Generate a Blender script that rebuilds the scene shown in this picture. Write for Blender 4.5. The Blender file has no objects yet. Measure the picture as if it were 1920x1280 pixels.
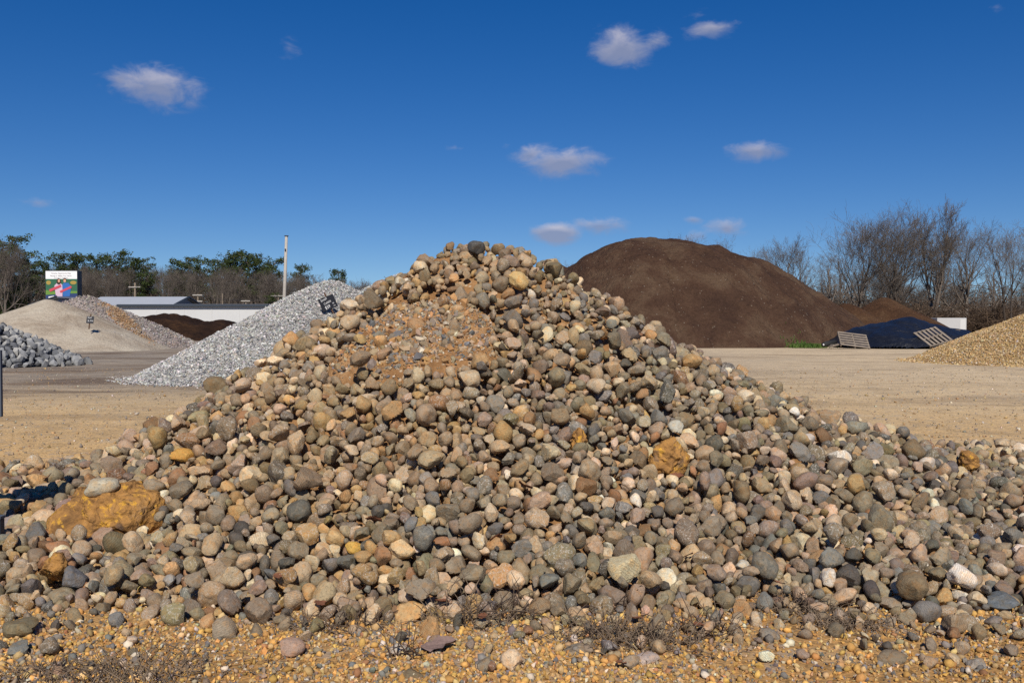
import bpy, math, base64, random
import numpy as np
from mathutils import Vector, Matrix, noise as mnoise

# ------------------------------------------------------------------ camera, sky, sun, exposure
sc = bpy.context.scene
COL = sc.collection
CAMZ, F_PX, PITCH = 1.7, 1700.0, math.atan(40 / 1700.0)
cam_d = bpy.data.cameras.new('camera')
cam_d.sensor_width = 36.0
cam_d.lens = 36.0 * F_PX / 1920.0
cam_d.clip_end = 6000
cam = bpy.data.objects.new('camera', cam_d)
cam.location = (0, 0, CAMZ)
cam.rotation_euler = (math.pi / 2 - PITCH, 0, 0)
COL.objects.link(cam)
sc.camera = cam

SUN_EL, SUN_AZ = math.radians(42), math.radians(2.0)
sun_d = bpy.data.lights.new('sun', 'SUN')
sun_d.energy = 5.0
sun_d.angle = math.radians(0.53)
sun_d.color = (1.0, 0.93, 0.82)
sun = bpy.data.objects.new('sun', sun_d)
sun.rotation_euler = (math.pi / 2 - SUN_EL, 0, SUN_AZ)
COL.objects.link(sun)

sc.view_settings.view_transform = 'Standard'
sc.view_settings.look = 'None'
sc.view_settings.gamma = 1.0
sc.view_settings.exposure = 0.12
sc.view_settings.use_curve_mapping = False
sc.render.engine = 'CYCLES'
sc.cycles.max_bounces = 5
sc.cycles.diffuse_bounces = 3
sc.cycles.glossy_bounces = 2
sc.cycles.transparent_max_bounces = 4
sc.cycles.use_denoising = False


class NT:
    """short-hand for building node trees"""
    def __init__(s, tree):
        s.t = tree; s.n = tree.nodes; s.l = tree.links
    def node(s, typ, **kw):
        n = s.n.new(typ)
        for k, v in kw.items(): setattr(n, k, v)
        return n
    def put(s, sock, v):
        if isinstance(v, bpy.types.NodeSocket): s.l.new(v, sock)
        elif v is not None: sock.default_value = v
    def math(s, op, a, b=None, c=None, clamp=False):
        n = s.node('ShaderNodeMath', operation=op, use_clamp=clamp)
        for i, v in enumerate((a, b, c)): s.put(n.inputs[i], v)
        return n.outputs[0]
    def vec(s, op, a, b=None):
        n = s.node('ShaderNodeVectorMath', operation=op)
        s.put(n.inputs[0], a)
        if b is not None: s.put(n.inputs[3 if op == 'SCALE' else 1], b)
        return n.outputs[0]
    def noise(s, v, scale, detail=3, rough=.55, dist=0, col=False):
        n = s.node('ShaderNodeTexNoise')
        s.put(n.inputs['Vector'], v)
        n.inputs['Scale'].default_value = scale; n.inputs['Detail'].default_value = detail
        n.inputs['Roughness'].default_value = rough; n.inputs['Distortion'].default_value = dist
        return n.outputs['Color' if col else 'Fac']
    def vor(s, v, scale, feat='F1', out='Distance', rnd=1.0):
        n = s.node('ShaderNodeTexVoronoi', feature=feat)
        s.put(n.inputs['Vector'], v); n.inputs['Scale'].default_value = scale
        n.inputs['Randomness'].default_value = rnd
        return n.outputs[out]
    def rng(s, v, a, b, c=0., d=1., smooth=False):
        n = s.node('ShaderNodeMapRange')
        if smooth: n.interpolation_type = 'SMOOTHSTEP'
        s.put(n.inputs[0], v)
        for i, q in enumerate((a, b, c, d)): s.put(n.inputs[i + 1], q)
        return n.outputs[0]
    def mix(s, f, a, b, blend='MIX'):
        n = s.node('ShaderNodeMix', data_type='RGBA', blend_type=blend)
        s.put(n.inputs[0], f)
        s.put(n.inputs[6], a if isinstance(a, bpy.types.NodeSocket) else tuple(a) + (1,))
        s.put(n.inputs[7], b if isinstance(b, bpy.types.NodeSocket) else tuple(b) + (1,))
        return n.outputs[2]
    def ramp(s, f, pts):
        n = s.node('ShaderNodeValToRGB'); e = n.color_ramp.elements
        while len(e) < len(pts): e.new(.5)
        for q, (p, c) in zip(e, pts): q.position = p; q.color = tuple(c) + (1,)
        s.put(n.inputs[0], f); return n.outputs[0]
    def attr(s, name, out='Color'):
        n = s.node('ShaderNodeAttribute'); n.attribute_name = name; return n.outputs[out]
    def sep(s, v):
        n = s.node('ShaderNodeSeparateXYZ'); s.put(n.inputs[0], v); return n.outputs
    def mapping(s, v, scale=(1, 1, 1), loc=(0, 0, 0), rot=(0, 0, 0)):
        n = s.node('ShaderNodeMapping'); s.put(n.inputs[0], v)
        n.inputs['Location'].default_value = loc; n.inputs['Rotation'].default_value = rot; n.inputs['Scale'].default_value = scale
        return n.outputs[0]
    def bump(s, h, strength=.3, dist=.02, normal=None):
        n = s.node('ShaderNodeBump'); n.inputs['Strength'].default_value = strength; n.inputs['Distance'].default_value = dist
        s.put(n.inputs['Height'], h)
        if normal is not None: s.put(n.inputs['Normal'], normal)
        return n.outputs[0]


def material(name, fn, rough=.85, spec=.25):
    m = bpy.data.materials.new(name); m.use_nodes = True
    t = NT(m.node_tree); b = t.n['Principled BSDF']
    b.inputs['Roughness'].default_value = rough
    b.inputs['Specular IOR Level'].default_value = spec
    col, nrm = fn(t, b)
    t.put(b.inputs['Base Color'], col if isinstance(col, bpy.types.NodeSocket) else tuple(col) + (1,))
    if nrm is not None: t.put(b.inputs['Normal'], nrm)
    return m


def ray(px, py):
    u, v = (px - 960) / F_PX, (640 - py) / F_PX
    c, s = math.cos(PITCH), math.sin(PITCH)
    return Vector((u, c + v * s, -s + v * c))


def P(px, py, Y):
    """the world point seen at photo pixel px, py at distance Y"""
    d = ray(px, py); return Vector((0, 0, CAMZ)) + d * (Y / d.y)


def ground_hit(px, py, z=0.0):
    d = ray(px, py); return Vector((0, 0, CAMZ)) + d * ((z - CAMZ) / d.z)


# ---- world: clear winter sky with a few small fair-weather clouds
world = bpy.data.worlds.new('World'); sc.world = world; world.use_nodes = True
w = NT(world.node_tree); bg = w.n['Background']
sky = w.node('ShaderNodeTexSky', sky_type='NISHITA')
sky.sun_disc = False; sky.sun_elevation = SUN_EL; sky.sun_rotation = math.pi - SUN_AZ
sky.altitude = 150; sky.air_density = 1.0; sky.dust_density = .1; sky.ozone_density = 3.0
hs = w.node('ShaderNodeHueSaturation'); hs.inputs['Saturation'].default_value = 1.42; hs.inputs['Hue'].default_value = .514
gen = w.node('ShaderNodeTexCoord').outputs['Generated']
# the air is very clear: the pale band of the model's horizon is left out
w.put(sky.inputs['Vector'], w.vec('NORMALIZE', w.vec('ADD', w.vec('MULTIPLY', gen, (1, 1, 1.05)), (0, 0, .06))))
w.put(hs.inputs['Color'], sky.outputs[0])
gx, gy, gz = w.sep(gen)[:3]
az = w.math('ARCTAN2', gx, gy)
el = w.math('ARCSINE', gz)
CLOUDS = [(290, 165, 92, 36, 1.0), (225, 150, 34, 24, .7), (541, 92, 26, 18, .45), (1168, 92, 74, 38, .95), (1225, 80, 40, 22, .7),
          (1336, 56, 60, 19, .8), (1308, 26, 44, 14, .5), (1052, 306, 86, 30, 1.1), (995, 292, 40, 20, .8), (1420, 284, 64, 18, .95),
          (1042, 438, 52, 22, 1.5), (1120, 425, 62, 18, .95), (1360, 428, 48, 20, .8), (1300, 413, 26, 9, .7), (1310, 442, 40, 12, .6),
          (70, 380, 34, 9, .5), (862, 279, 30, 7, .4), (950, 275, 20, 10, .35), (1870, 15, 20, 8, .4),
          (2330, 190, 90, 34, 1.0), (2700, 330, 100, 26, 1.0), (-420, 240, 90, 30, 1.0), (-900, 120, 110, 36, 1.0)]
field = None; field_up = None
for cx, cy, rx, ry, s_ in CLOUDS:
    d0 = ray(cx, cy).normalized(); a0 = math.atan2(d0.x, d0.y); e0 = math.asin(d0.z)
    ra, re = 1.2 * rx / F_PX, 1.35 * ry / F_PX
    fs = []
    for sh in (0, .45):
        q1 = w.math('MULTIPLY', w.math('SUBTRACT', az, a0), 1 / ra)
        q2 = w.math('MULTIPLY', w.math('SUBTRACT', el, e0 + sh * re), 1 / re)
        r2 = w.math('ADD', w.math('MULTIPLY', q1, q1), w.math('MULTIPLY', q2, q2))
        fs.append(w.math('MULTIPLY_ADD', w.math('SQRT', r2), -s_, s_))
    field = fs[0] if field is None else w.math('MAXIMUM', field, fs[0])
    field_up = fs[1] if field_up is None else w.math('MAXIMUM', field_up, fs[1])
cv = w.mapping(gen, scale=(1, 1, 1.9))
cn = w.noise(cv, 34, 6, .6, .4)
f_ = w.math('ADD', field, w.math('MULTIPLY', w.math('SUBTRACT', cn, .5), 1.35))
alpha = w.math('MULTIPLY', w.rng(f_, .12, .95, 0, 1, True), .8)
alpha = w.math('MULTIPLY', alpha, w.rng(field, -.1, .25, 0, 1, True))
lit = w.rng(w.math('ADD', w.math('SUBTRACT', field_up, field), w.math('MULTIPLY', w.math('SUBTRACT', w.noise(cv, 60, 4), .5), .5)), -.35, .4, 0, 1)
ccol = w.mix(lit, (3.2, 3.6, 5.2), (6.6, 6.4, 7.4))
mixs = w.mix(alpha, hs.outputs[0], ccol)
w.put(bg.inputs['Color'], mixs)
bg.inputs['Strength'].default_value = .077

# ------------------------------------------------------------------ object helpers


def tag(o, label=None, cat=None, group=None, kind=None):
    if label: o['label'] = label
    if cat: o['category'] = cat
    if group: o['group'] = group
    if kind: o['kind'] = kind
    return o


def fast_mesh(name, V, Fc, mat=None, smooth=True, attrs=None, sharp=None):
    V = np.asarray(V, np.float32); Fc = np.asarray(Fc, np.int32)
    me = bpy.data.meshes.new(name)
    k = Fc.shape[1]
    me.vertices.add(len(V)); me.vertices.foreach_set('co', V.ravel())
    me.loops.add(Fc.size); me.loops.foreach_set('vertex_index', Fc.ravel())
    me.polygons.add(len(Fc)); me.polygons.foreach_set('loop_start', np.arange(0, Fc.size, k, dtype=np.int32))
    me.update(calc_edges=True)
    me.polygons.foreach_set('use_smooth', np.full(len(Fc), smooth))
    for an, (typ, arr) in (attrs or {}).items():
        a = me.attributes.new(an, typ, 'POINT')
        a.data.foreach_set('color' if typ == 'FLOAT_COLOR' else ('vector' if typ == 'FLOAT_VECTOR' else 'value'), np.asarray(arr, np.float32).ravel())
    me.validate()
    if sharp: me.set_sharp_from_angle(angle=sharp)
    if mat: me.materials.append(mat)
    return me


def link(name, me, parent=None, loc=None):
    o = bpy.data.objects.new(name, me); COL.objects.link(o)
    if parent: o.parent = parent
    if loc is not None: o.location = loc
    return o


def empty(name, loc=(0, 0, 0), rz=0):
    o = bpy.data.objects.new(name, None); o.empty_display_size = .2; COL.objects.link(o)
    o.location = loc; o.rotation_euler = (0, 0, rz); return o


class MB:
    """collects polygons for one mesh"""
    def __init__(s): s.v = []; s.f = []
    def box(s, x0, x1, y0, y1, z0, z1, M=None):
        b = len(s.v)
        for x, y, z in ((x0, y0, z0), (x1, y0, z0), (x1, y1, z0), (x0, y1, z0), (x0, y0, z1), (x1, y0, z1), (x1, y1, z1), (x0, y1, z1)):
            p = Vector((x, y, z)); s.v.append(tuple(M @ p if M else p))
        for q in ((0, 3, 2, 1), (4, 5, 6, 7), (0, 1, 5, 4), (1, 2, 6, 5), (2, 3, 7, 6), (3, 0, 4, 7)): s.f.append([b + i for i in q])
        return s
    def poly(s, pts, th=None):
        b = len(s.v); s.v += [tuple(p) for p in pts]; s.f.append(list(range(b, b + len(pts)))); return s
    def prism(s, pts, y0, y1):
        b = len(s.v); n = len(pts)
        s.v += [(x, y0, z) for x, z in pts] + [(x, y1, z) for x, z in pts]
        s.f.append([b + i for i in range(n)]); s.f.append([b + n + i for i in reversed(range(n))])
        for i in range(n): j = (i + 1) % n; s.f.append([b + j, b + i, b + n + i, b + n + j])
        return s
    def tube(s, pts, radii, sides=6, cap=True):
        b = len(s.v); up = Vector((0.31, 0.17, .93)); n = len(pts)
        for i, p in enumerate(pts):
            d = (Vector(pts[min(i + 1, n - 1)]) - Vector(pts[max(i - 1, 0)]))
            d = d.normalized() if d.length > 0 else Vector((0, 0, 1))
            a = d.cross(up); a = a.normalized() if a.length > 1e-4 else d.orthogonal().normalized(); c = d.cross(a)
            for k in range(sides):
                t = 2 * math.pi * k / sides
                s.v.append(tuple(Vector(p) + (a * math.cos(t) + c * math.sin(t)) * radii[i]))
        for i in range(n - 1):
            for k in range(sides):
                k2 = (k + 1) % sides
                s.f.append([b + i * sides + k, b + i * sides + k2, b + (i + 1) * sides + k2, b + (i + 1) * sides + k])
        if cap:
            s.f.append([b + k for k in reversed(range(sides))]); s.f.append([b + (n - 1) * sides + k for k in range(sides)])
        return s
    def mesh(s, name, mat, smooth=False):
        me = bpy.data.meshes.new(name); me.from_pydata(s.v, [], s.f); me.update()
        if smooth: me.polygons.foreach_set('use_smooth', np.full(len(s.f), True))
        if mat: me.materials.append(mat)
        return me
    def build(s, name, mat, parent=None, smooth=False, bevel=0):
        o = link(name, s.mesh(name, mat, smooth), parent)
        if bevel:
            m = o.modifiers.new('bevel', 'BEVEL'); m.width = bevel; m.segments = 2; m.limit_method = 'ANGLE'
        return o


def quat_rot(q):
    w_, x, y, z = q.T
    return np.stack([np.stack([1 - 2 * (y * y + z * z), 2 * (x * y - w_ * z), 2 * (x * z + w_ * y)], -1),
                     np.stack([2 * (x * y + w_ * z), 1 - 2 * (x * x + z * z), 2 * (y * z - w_ * x)], -1),
                     np.stack([2 * (x * z - w_ * y), 2 * (y * z + w_ * x), 1 - 2 * (x * x + y * y)], -1)], -2)


def rand_quat(r, n):
    q = r.normal(size=(n, 4)); return q / np.linalg.norm(q, axis=1, keepdims=True)


def scatter(r, bases, pos, size, cols, flat=None, stretch=None):
    """join len(pos) small stones into one vertex/face/colour set; bases = list of (verts, faces)"""
    n = len(pos); pick = r.randint(len(bases), size=n); Vs = []; Fs = []; Cs = []; off = 0
    Rm = quat_rot(rand_quat(r, n))
    for b, (bv, bf) in enumerate(bases):
        ix = np.where(pick == b)[0]
        if not len(ix): continue
        v = np.einsum('nij,kj->nki', Rm[ix], bv) * size[ix][:, None, None]
        if flat is not None: v[:, :, 2] *= flat
        v += pos[ix][:, None, :]
        f = bf[None] + (np.arange(len(ix)) * len(bv))[:, None, None] + off
        off += len(ix) * len(bv)
        Vs.append(v.reshape(-1, 3)); Fs.append(f.reshape(-1, bf.shape[1])); Cs.append(np.repeat(cols[ix], len(bv), 0))
    V = np.concatenate(Vs); C = np.concatenate(Cs); C = np.concatenate([C, np.ones((len(C), 1))], 1)
    return V, np.concatenate(Fs), C


def pal(r, n, table, jit=.14):
    """n colours drawn from a weighted palette, each varied a little"""
    w_ = np.array([t[0] for t in table], float); w_ /= w_.sum()
    k = r.choice(len(table), size=n, p=w_)
    c = np.array([t[1] for t in table], float)[k]
    c = c * np.exp(r.normal(0, jit, (n, 1))) * np.exp(r.normal(0, jit * .25, (n, 3)))
    return np.clip(c, .01, .85), k


def fbm(x, y, seed=0, oct=4, s=1.0):
    o = np.zeros_like(np.asarray(x, float)); r = np.random.RandomState(seed); a = 1.0
    for k in range(oct):
        for j in range(3):
            t = r.uniform(0, 6.28); fq = s * (1.9 ** k) * r.uniform(.8, 1.25)
            o = o + a * np.sin(fq * (x * math.cos(t) + y * math.sin(t)) + r.uniform(0, 6.28)) / 3
        a *= .55
    return o


def height_mesh(name, x0, x1, y0, y1, nx, ny, fn, mat, cut=-.05, whole=False):
    X, Y = np.meshgrid(np.linspace(x0, x1, nx), np.linspace(y0, y1, ny)); Z = fn(X, Y)
    V = np.stack([X, Y, Z], -1).reshape(-1, 3)
    i, j = np.meshgrid(np.arange(nx - 1), np.arange(ny - 1)); a = (j * nx + i).ravel()
    Fc = np.stack([a, a + 1, a + nx + 1, a + nx], 1)
    Fc = Fc[(V[Fc][:, :, 2] > cut).all(1) if whole else (V[Fc][:, :, 2] > cut).any(1)]
    used = np.unique(Fc); re = np.full(len(V), -1); re[used] = np.arange(len(used))
    return fast_mesh(name, V[used], re[Fc], mat)


def cube_sphere(n):
    vid={}; V=[]; F=[]
    t=np.tan(np.linspace(-math.pi/4,math.pi/4,n+1))
    def v(p):
        k=(round(p[0],5),round(p[1],5),round(p[2],5))
        if k not in vid:
            vid[k]=len(V); l=math.sqrt(p[0]**2+p[1]**2+p[2]**2); V.append((p[0]/l,p[1]/l,p[2]/l))
        return vid[k]
    for ax in range(3):
        for s in (-1,1):
            def mk(i,j):
                p=[0,0,0]; p[ax]=s; p[(ax+1)%3]=t[i]; p[(ax+2)%3]=t[j]; return v(p)
            for i in range(n):
                for j in range(n):
                    q=[mk(i,j),mk(i+1,j),mk(i+1,j+1),mk(i,j+1)]
                    F.append(q if s>0 else q[::-1])
    return np.array(V),np.array(F,dtype=np.int32)
NSH=30
def rock_shape(seed,d):
    """unit-length cobble: rounded polyhedron sampled along directions d"""
    r=np.random.RandomState(1000+seed)
    cls=(0,1,0,1,2)[seed%5]             # rounded, blunt-edged or broken
    a=np.array([1.0,r.uniform(.62,.95),r.uniform(.45,.8) if cls<2 else r.uniform(.36,.62)])
    p=(r.uniform(13,22),r.uniform(26,45),r.uniform(45,80))[cls]
    acc=(np.linalg.norm(d/a,axis=1))**p
    for k in range((r.randint(4,7),r.randint(6,9),r.randint(6,9))[cls]):
        n=r.normal(size=3); n/=np.linalg.norm(n)
        dist=np.linalg.norm(a*n)*(r.uniform(.6,.9),r.uniform(.5,.84),r.uniform(.45,.8))[cls]
        acc=acc+np.maximum((d@n)/dist,0)**p
    rad=acc**(-1/p)
    for k in range(6):
        w=r.normal(size=3)*(1.6+.9*k); rad=rad*(1+r.uniform(.014,.042)/(1+.25*k)*np.sin(d@w*1.6+r.uniform(0,6.28)))
    v=d*rad[:,None]; v-=(v.max(0)+v.min(0))/2
    return v/(v[:,0].max()-v[:,0].min())
def heap(x,y):
    x=np.asarray(x,float); y=np.asarray(y,float)
    dx=x+.37; dy=y-9.5
    rx=np.where(dx<0,4.1,5.05); ry=np.where(dy<0,3.95,3.6)
    rho=np.sqrt((dx/rx)**2+(dy/ry)**2+.0025)
    h=2.36*(1-rho)
    h=h+.38*np.exp(-(dx/1.4)**2-(dy/1.2)**2)-.06*np.exp(-((dx-2.2)/1.2)**2)+.05*np.sin(2.1*x+1.3*y)+.045*np.sin(3.7*x-2.2*y+1)+.03*np.sin(6.1*x+5.3*y)+.025*np.sin(9*x-4*y+2)
    # apron of stones spread round the foot
    yb=np.where(x<0,10.2,11.6)
    fr=np.clip((y-5.2-.12*np.sin(1.7*x)-.08*np.sin(4.3*x+1))/.9,0,1); bk=np.clip((yb-y)/1.2,0,1)
    ap=.17*fr*bk*(1+.35*np.sin(2.9*x+1.1*y)*np.sin(1.3*x-2.3*y))+.04*np.clip((x-2.5)/2,0,1)*np.clip((y-5.8)/1.5,0,1)*bk
    s=.16; m=np.maximum(h,ap); 
    return m+s*np.log(np.exp((h-m)/s)+np.exp((ap-m)/s))-s*.25*np.exp(-((h-ap)/s)**2)


# ------------------------------------------------------------------ materials


def m_rock(t, b):
    col = t.attr('col'); lco = t.attr('lco', 'Vector'); prm = t.sep(t.attr('prm', 'Vector'))
    n1 = t.noise(lco, 2.2, 4, .6, .6); n2 = t.noise(lco, 7, 5, .65); n3 = t.noise(lco, 38, 3, .7)
    warm = t.mix(1.0, col, (1.18, .88, .58), 'MULTIPLY'); cool = t.mix(1.0, col, (.5, .53, .56), 'MULTIPLY'); pale = t.mix(1.0, col, (1.45, 1.42, 1.38), 'MULTIPLY')
    c = t.mix(t.rng(n1, .42, .66, 0, .75, True), col, warm)
    c = t.mix(t.rng(n2, .5, .68, 0, .8, True), c, cool)
    c = t.mix(t.rng(t.noise(lco, 3.1, 5, .65, .5), .52, .7, 0, .7, True), c, pale)
    # sediment bands on some stones
    wv = t.node('ShaderNodeTexWave', wave_type='BANDS'); t.put(wv.inputs['Vector'], lco)
    wv.inputs['Scale'].default_value = 2.6; wv.inputs['Distortion'].default_value = 5.5; wv.inputs['Detail'].default_value = 3; wv.inputs['Detail Scale'].default_value = 1.4
    band = t.math('MULTIPLY', t.rng(wv.outputs['Fac'], .35, .8, 0, .55), t.rng(prm[0], .62, .8))
    c = t.mix(band, c, t.mix(1.0, col, (.55, .52, .5), 'MULTIPLY'))
    # pale quartz veins on a few
    vn = t.math('ABSOLUTE', t.math('SUBTRACT', t.noise(lco, 2.6, 2, .5, .8), .5))
    vein = t.math('MULTIPLY', t.rng(vn, .004, .02, .8, 0), t.rng(prm[1], .72, .82))
    c = t.mix(vein, c, (.5, .47, .42))
    # speckle and clinging dust
    c = t.mix(t.rng(n3, .35, .7, .0, .42), c, t.mix(1.0, c, (.52, .5, .48), 'MULTIPLY'))
    dust = t.math('MULTIPLY', t.rng(t.noise(lco, 4.5, 5, .7), .48, .75, 0, .55, True), t.rng(prm[2], .2, .9))
    c = t.mix(dust, c, (.36, .275, .18))
    h = t.math('ADD', t.math('MULTIPLY', t.noise(lco, 9, 6, .65), 1.0), t.math('MULTIPLY', n3, .3))
    t.put(b.inputs['Roughness'], t.rng(n2, .3, .7, .62, .9))
    return c, t.bump(h, .5, .012)


def m_stone(bumpy=.4, scale=60):
    def f(t, b):
        col = t.attr('col'); o = t.node('ShaderNodeTexCoord').outputs['Object']
        n = t.noise(o, scale, 4, .65)
        return t.mix(t.rng(n, .35, .7, 0, .5), col, t.mix(1.0, col, (.55, .52, .5), 'MULTIPLY')), t.bump(n, bumpy, .02)
    return f


def m_ochre(t, b):
    o = t.node('ShaderNodeTexCoord').outputs['Object']
    n1 = t.noise(o, 5.5, 6, .7, .5); n2 = t.noise(o, 15, 5, .65); v = t.vor(o, 24)
    c = t.ramp(n1, [(.3, (.1, .055, .025)), (.42, (.23, .12, .043)), (.56, (.36, .185, .055)), (.75, (.26, .165, .09))])
    c = t.mix(t.rng(n2, .53, .64, 0, .85, True), c, (.56, .3, .04))
    c = t.mix(t.rng(t.noise(o, 9, 4), .58, .7, 0, .8, True), c, (.14, .09, .06))
    return c, t.bump(t.math('ADD', t.math('MULTIPLY', v, .8), t.noise(o, 22, 6, .65)), .8, .03)


def m_ground(t, b):
    g = t.node('ShaderNodeNewGeometry').outputs['Position']; x, y, z = t.sep(g)[:3]
    streak = t.noise(t.mapping(g, (.13, .38, 1)), 1.0, 6, .62, .5)
    streak2 = t.noise(t.mapping(g, (.1, .3, 1), (3, 7, 0), (0, 0, .12)), 1.0, 6, .65)
    blot = t.noise(g, .35, 5, .62)
    peb = t.vor(t.vec('ADD', g, t.vec('SCALE', t.noise(g, 30, 2, .5, 0, True), .01)), 46, out='Color')
    pebd = t.vor(g, 46); peb2 = t.vor(g, 14, out='Color')
    yb = t.math('ADD', y, t.math('MULTIPLY', t.math('SUBTRACT', blot, .5), 9))
    base = t.ramp(t.rng(yb, 4, 64), [(.0, (.34, .2, .08)), (.11, (.50, .335, .16)), (.25, (.50, .37, .21)), (.42, (.40, .32, .22)), (.62, (.40, .325, .235)), (1, (.46, .375, .275))])
    # yellow spill on the right, grey spill on the left
    right = t.math('MULTIPLY', t.rng(x, 3, 15), t.rng(y, 13, 20))
    base = t.mix(t.math('MULTIPLY', right, .7), base, (.58, .46, .30))
    left = t.math('MULTIPLY', t.rng(x, -2, -8), t.rng(y, 17, 25))
    base = t.mix(t.math('MULTIPLY', left, .75), base, (.2, .18, .16))
    far = t.rng(y, 12, 22)
    c = t.mix(t.math('MULTIPLY', t.rng(streak, .47, .6, 0, .85, True), t.math('MULTIPLY', far, t.rng(x, 4, -6, .22, 1))), base, (.13, .095, .07))
    c = t.mix(t.math('MULTIPLY', t.rng(streak2, .5, .7, 0, .6, True), t.rng(y, 9, 16)), c, (.2, .14, .09))
    c = t.mix(t.math('MULTIPLY', t.rng(streak, .44, .3, 0, .5, True), far), c, (.36, .3, .22))
    c = t.mix(t.rng(t.noise(g, 1.4, 6, .7, .4), .45, .65, 0, .5, True), c, t.mix(1.0, c, (.62, .6, .58), 'MULTIPLY'))
    c = t.mix(t.rng(t.noise(t.mapping(g, (.5, 1, 1), (9, 3, 0)), .8, 6, .7), .52, .68, 0, .45, True), c, (.46, .37, .26))
    pb = t.sep(peb)
    near = t.rng(y, 55, 9, .25, 1)
    c = t.mix(t.math('MULTIPLY', t.rng(pb[0], .5, 1, 0, .75), near), c, t.mix(1.0, c, (1.55, 1.4, 1.15), 'MULTIPLY'))
    c = t.mix(t.math('MULTIPLY', t.rng(pb[1], .6, 1, 0, .85), near), c, t.mix(1.0, c, (.42, .42, .46), 'MULTIPLY'))
    c = t.mix(t.rng(t.sep(peb2)[2], .9, .98, 0, .5), c, (.28, .25, .22))
    bsrc = t.math('SUBTRACT', t.math('MULTIPLY', t.noise(g, 12, 5, .7), .8), pebd)
    return c, t.bump(bsrc, .4, .015)


def m_pile(cols, scale=18, speck=None, speck_amt=.0, bump=.6, dist=.05, big=.6):
    """loose granular heap: three tones, fine grain, optional pale specks"""
    def f(t, b):
        g = t.node('ShaderNodeNewGeometry').outputs['Position']
        n1 = t.noise(g, big, 6, .65, .4); n2 = t.noise(g, scale, 4, .7)
        c = t.ramp(n1, [(.36, cols[0]), (.5, cols[1]), (.64, cols[2])])
        c = t.mix(t.rng(n2, .4, .7, 0, .55), c, t.mix(1.0, c, (.5, .47, .45), 'MULTIPLY'))
        if speck:
            ss = 9 if scale < 8 else scale * .5; v = t.sep(t.vor(g, ss, out='Color'))[0]; vd = t.vor(g, ss)
            c = t.mix(t.math('MULTIPLY', t.rng(v, 1 - speck_amt, 1 - speck_amt * .6), t.rng(vd, .25, .45, 1, 0)), c, speck)
        h = t.math('ADD', n2, t.math('MULTIPLY', t.noise(g, scale * .22, 5, .65), 2.5))
        return c, t.bump(h, bump, dist)
    return f


def m_plain(col, var=.25, scale=4, bump=.1):
    def f(t, b):
        o = t.node('ShaderNodeTexCoord').outputs['Object']; n = t.noise(o, scale, 5, .65)
        return t.mix(t.rng(n, .3, .7, 0, var), col, tuple(c * .55 for c in col)), t.bump(n, bump, .01)
    return f


def m_wood(c1, c2):
    def f(t, b):
        o = t.node('ShaderNodeTexCoord').outputs['Object']
        n = t.noise(t.mapping(o, (2, 2, 30)), 1.5, 5, .6); n2 = t.noise(o, 2, 4, .6)
        return t.mix(t.math('MULTIPLY', t.rng(n, .3, .7), t.rng(n2, .25, .7, .5, 1)), c1, c2), t.bump(n, .3, .01)
    return f


def m_tarp(t, b):
    g = t.node('ShaderNodeNewGeometry').outputs['Position']
    n = t.noise(t.mapping(g, (.6, .6, 1.6)), 1.6, 6, .6, 1.0); n2 = t.noise(g, 5, 4, .6, .6)
    c = t.mix(t.rng(n2, .4, .7, 0, .5), (.006, .0068, .010), (.015, .017, .024))
    return c, t.bump(t.math('ADD', n, t.math('MULTIPLY', n2, .3)), .9, .16)


def m_foliage(c1, c2):
    def f(t, b):
        g = t.node('ShaderNodeNewGeometry').outputs['Position']; n = t.noise(g, .9, 4, .7)
        return t.mix(t.rng(n, .35, .65), c1, c2), None
    return f


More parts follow.
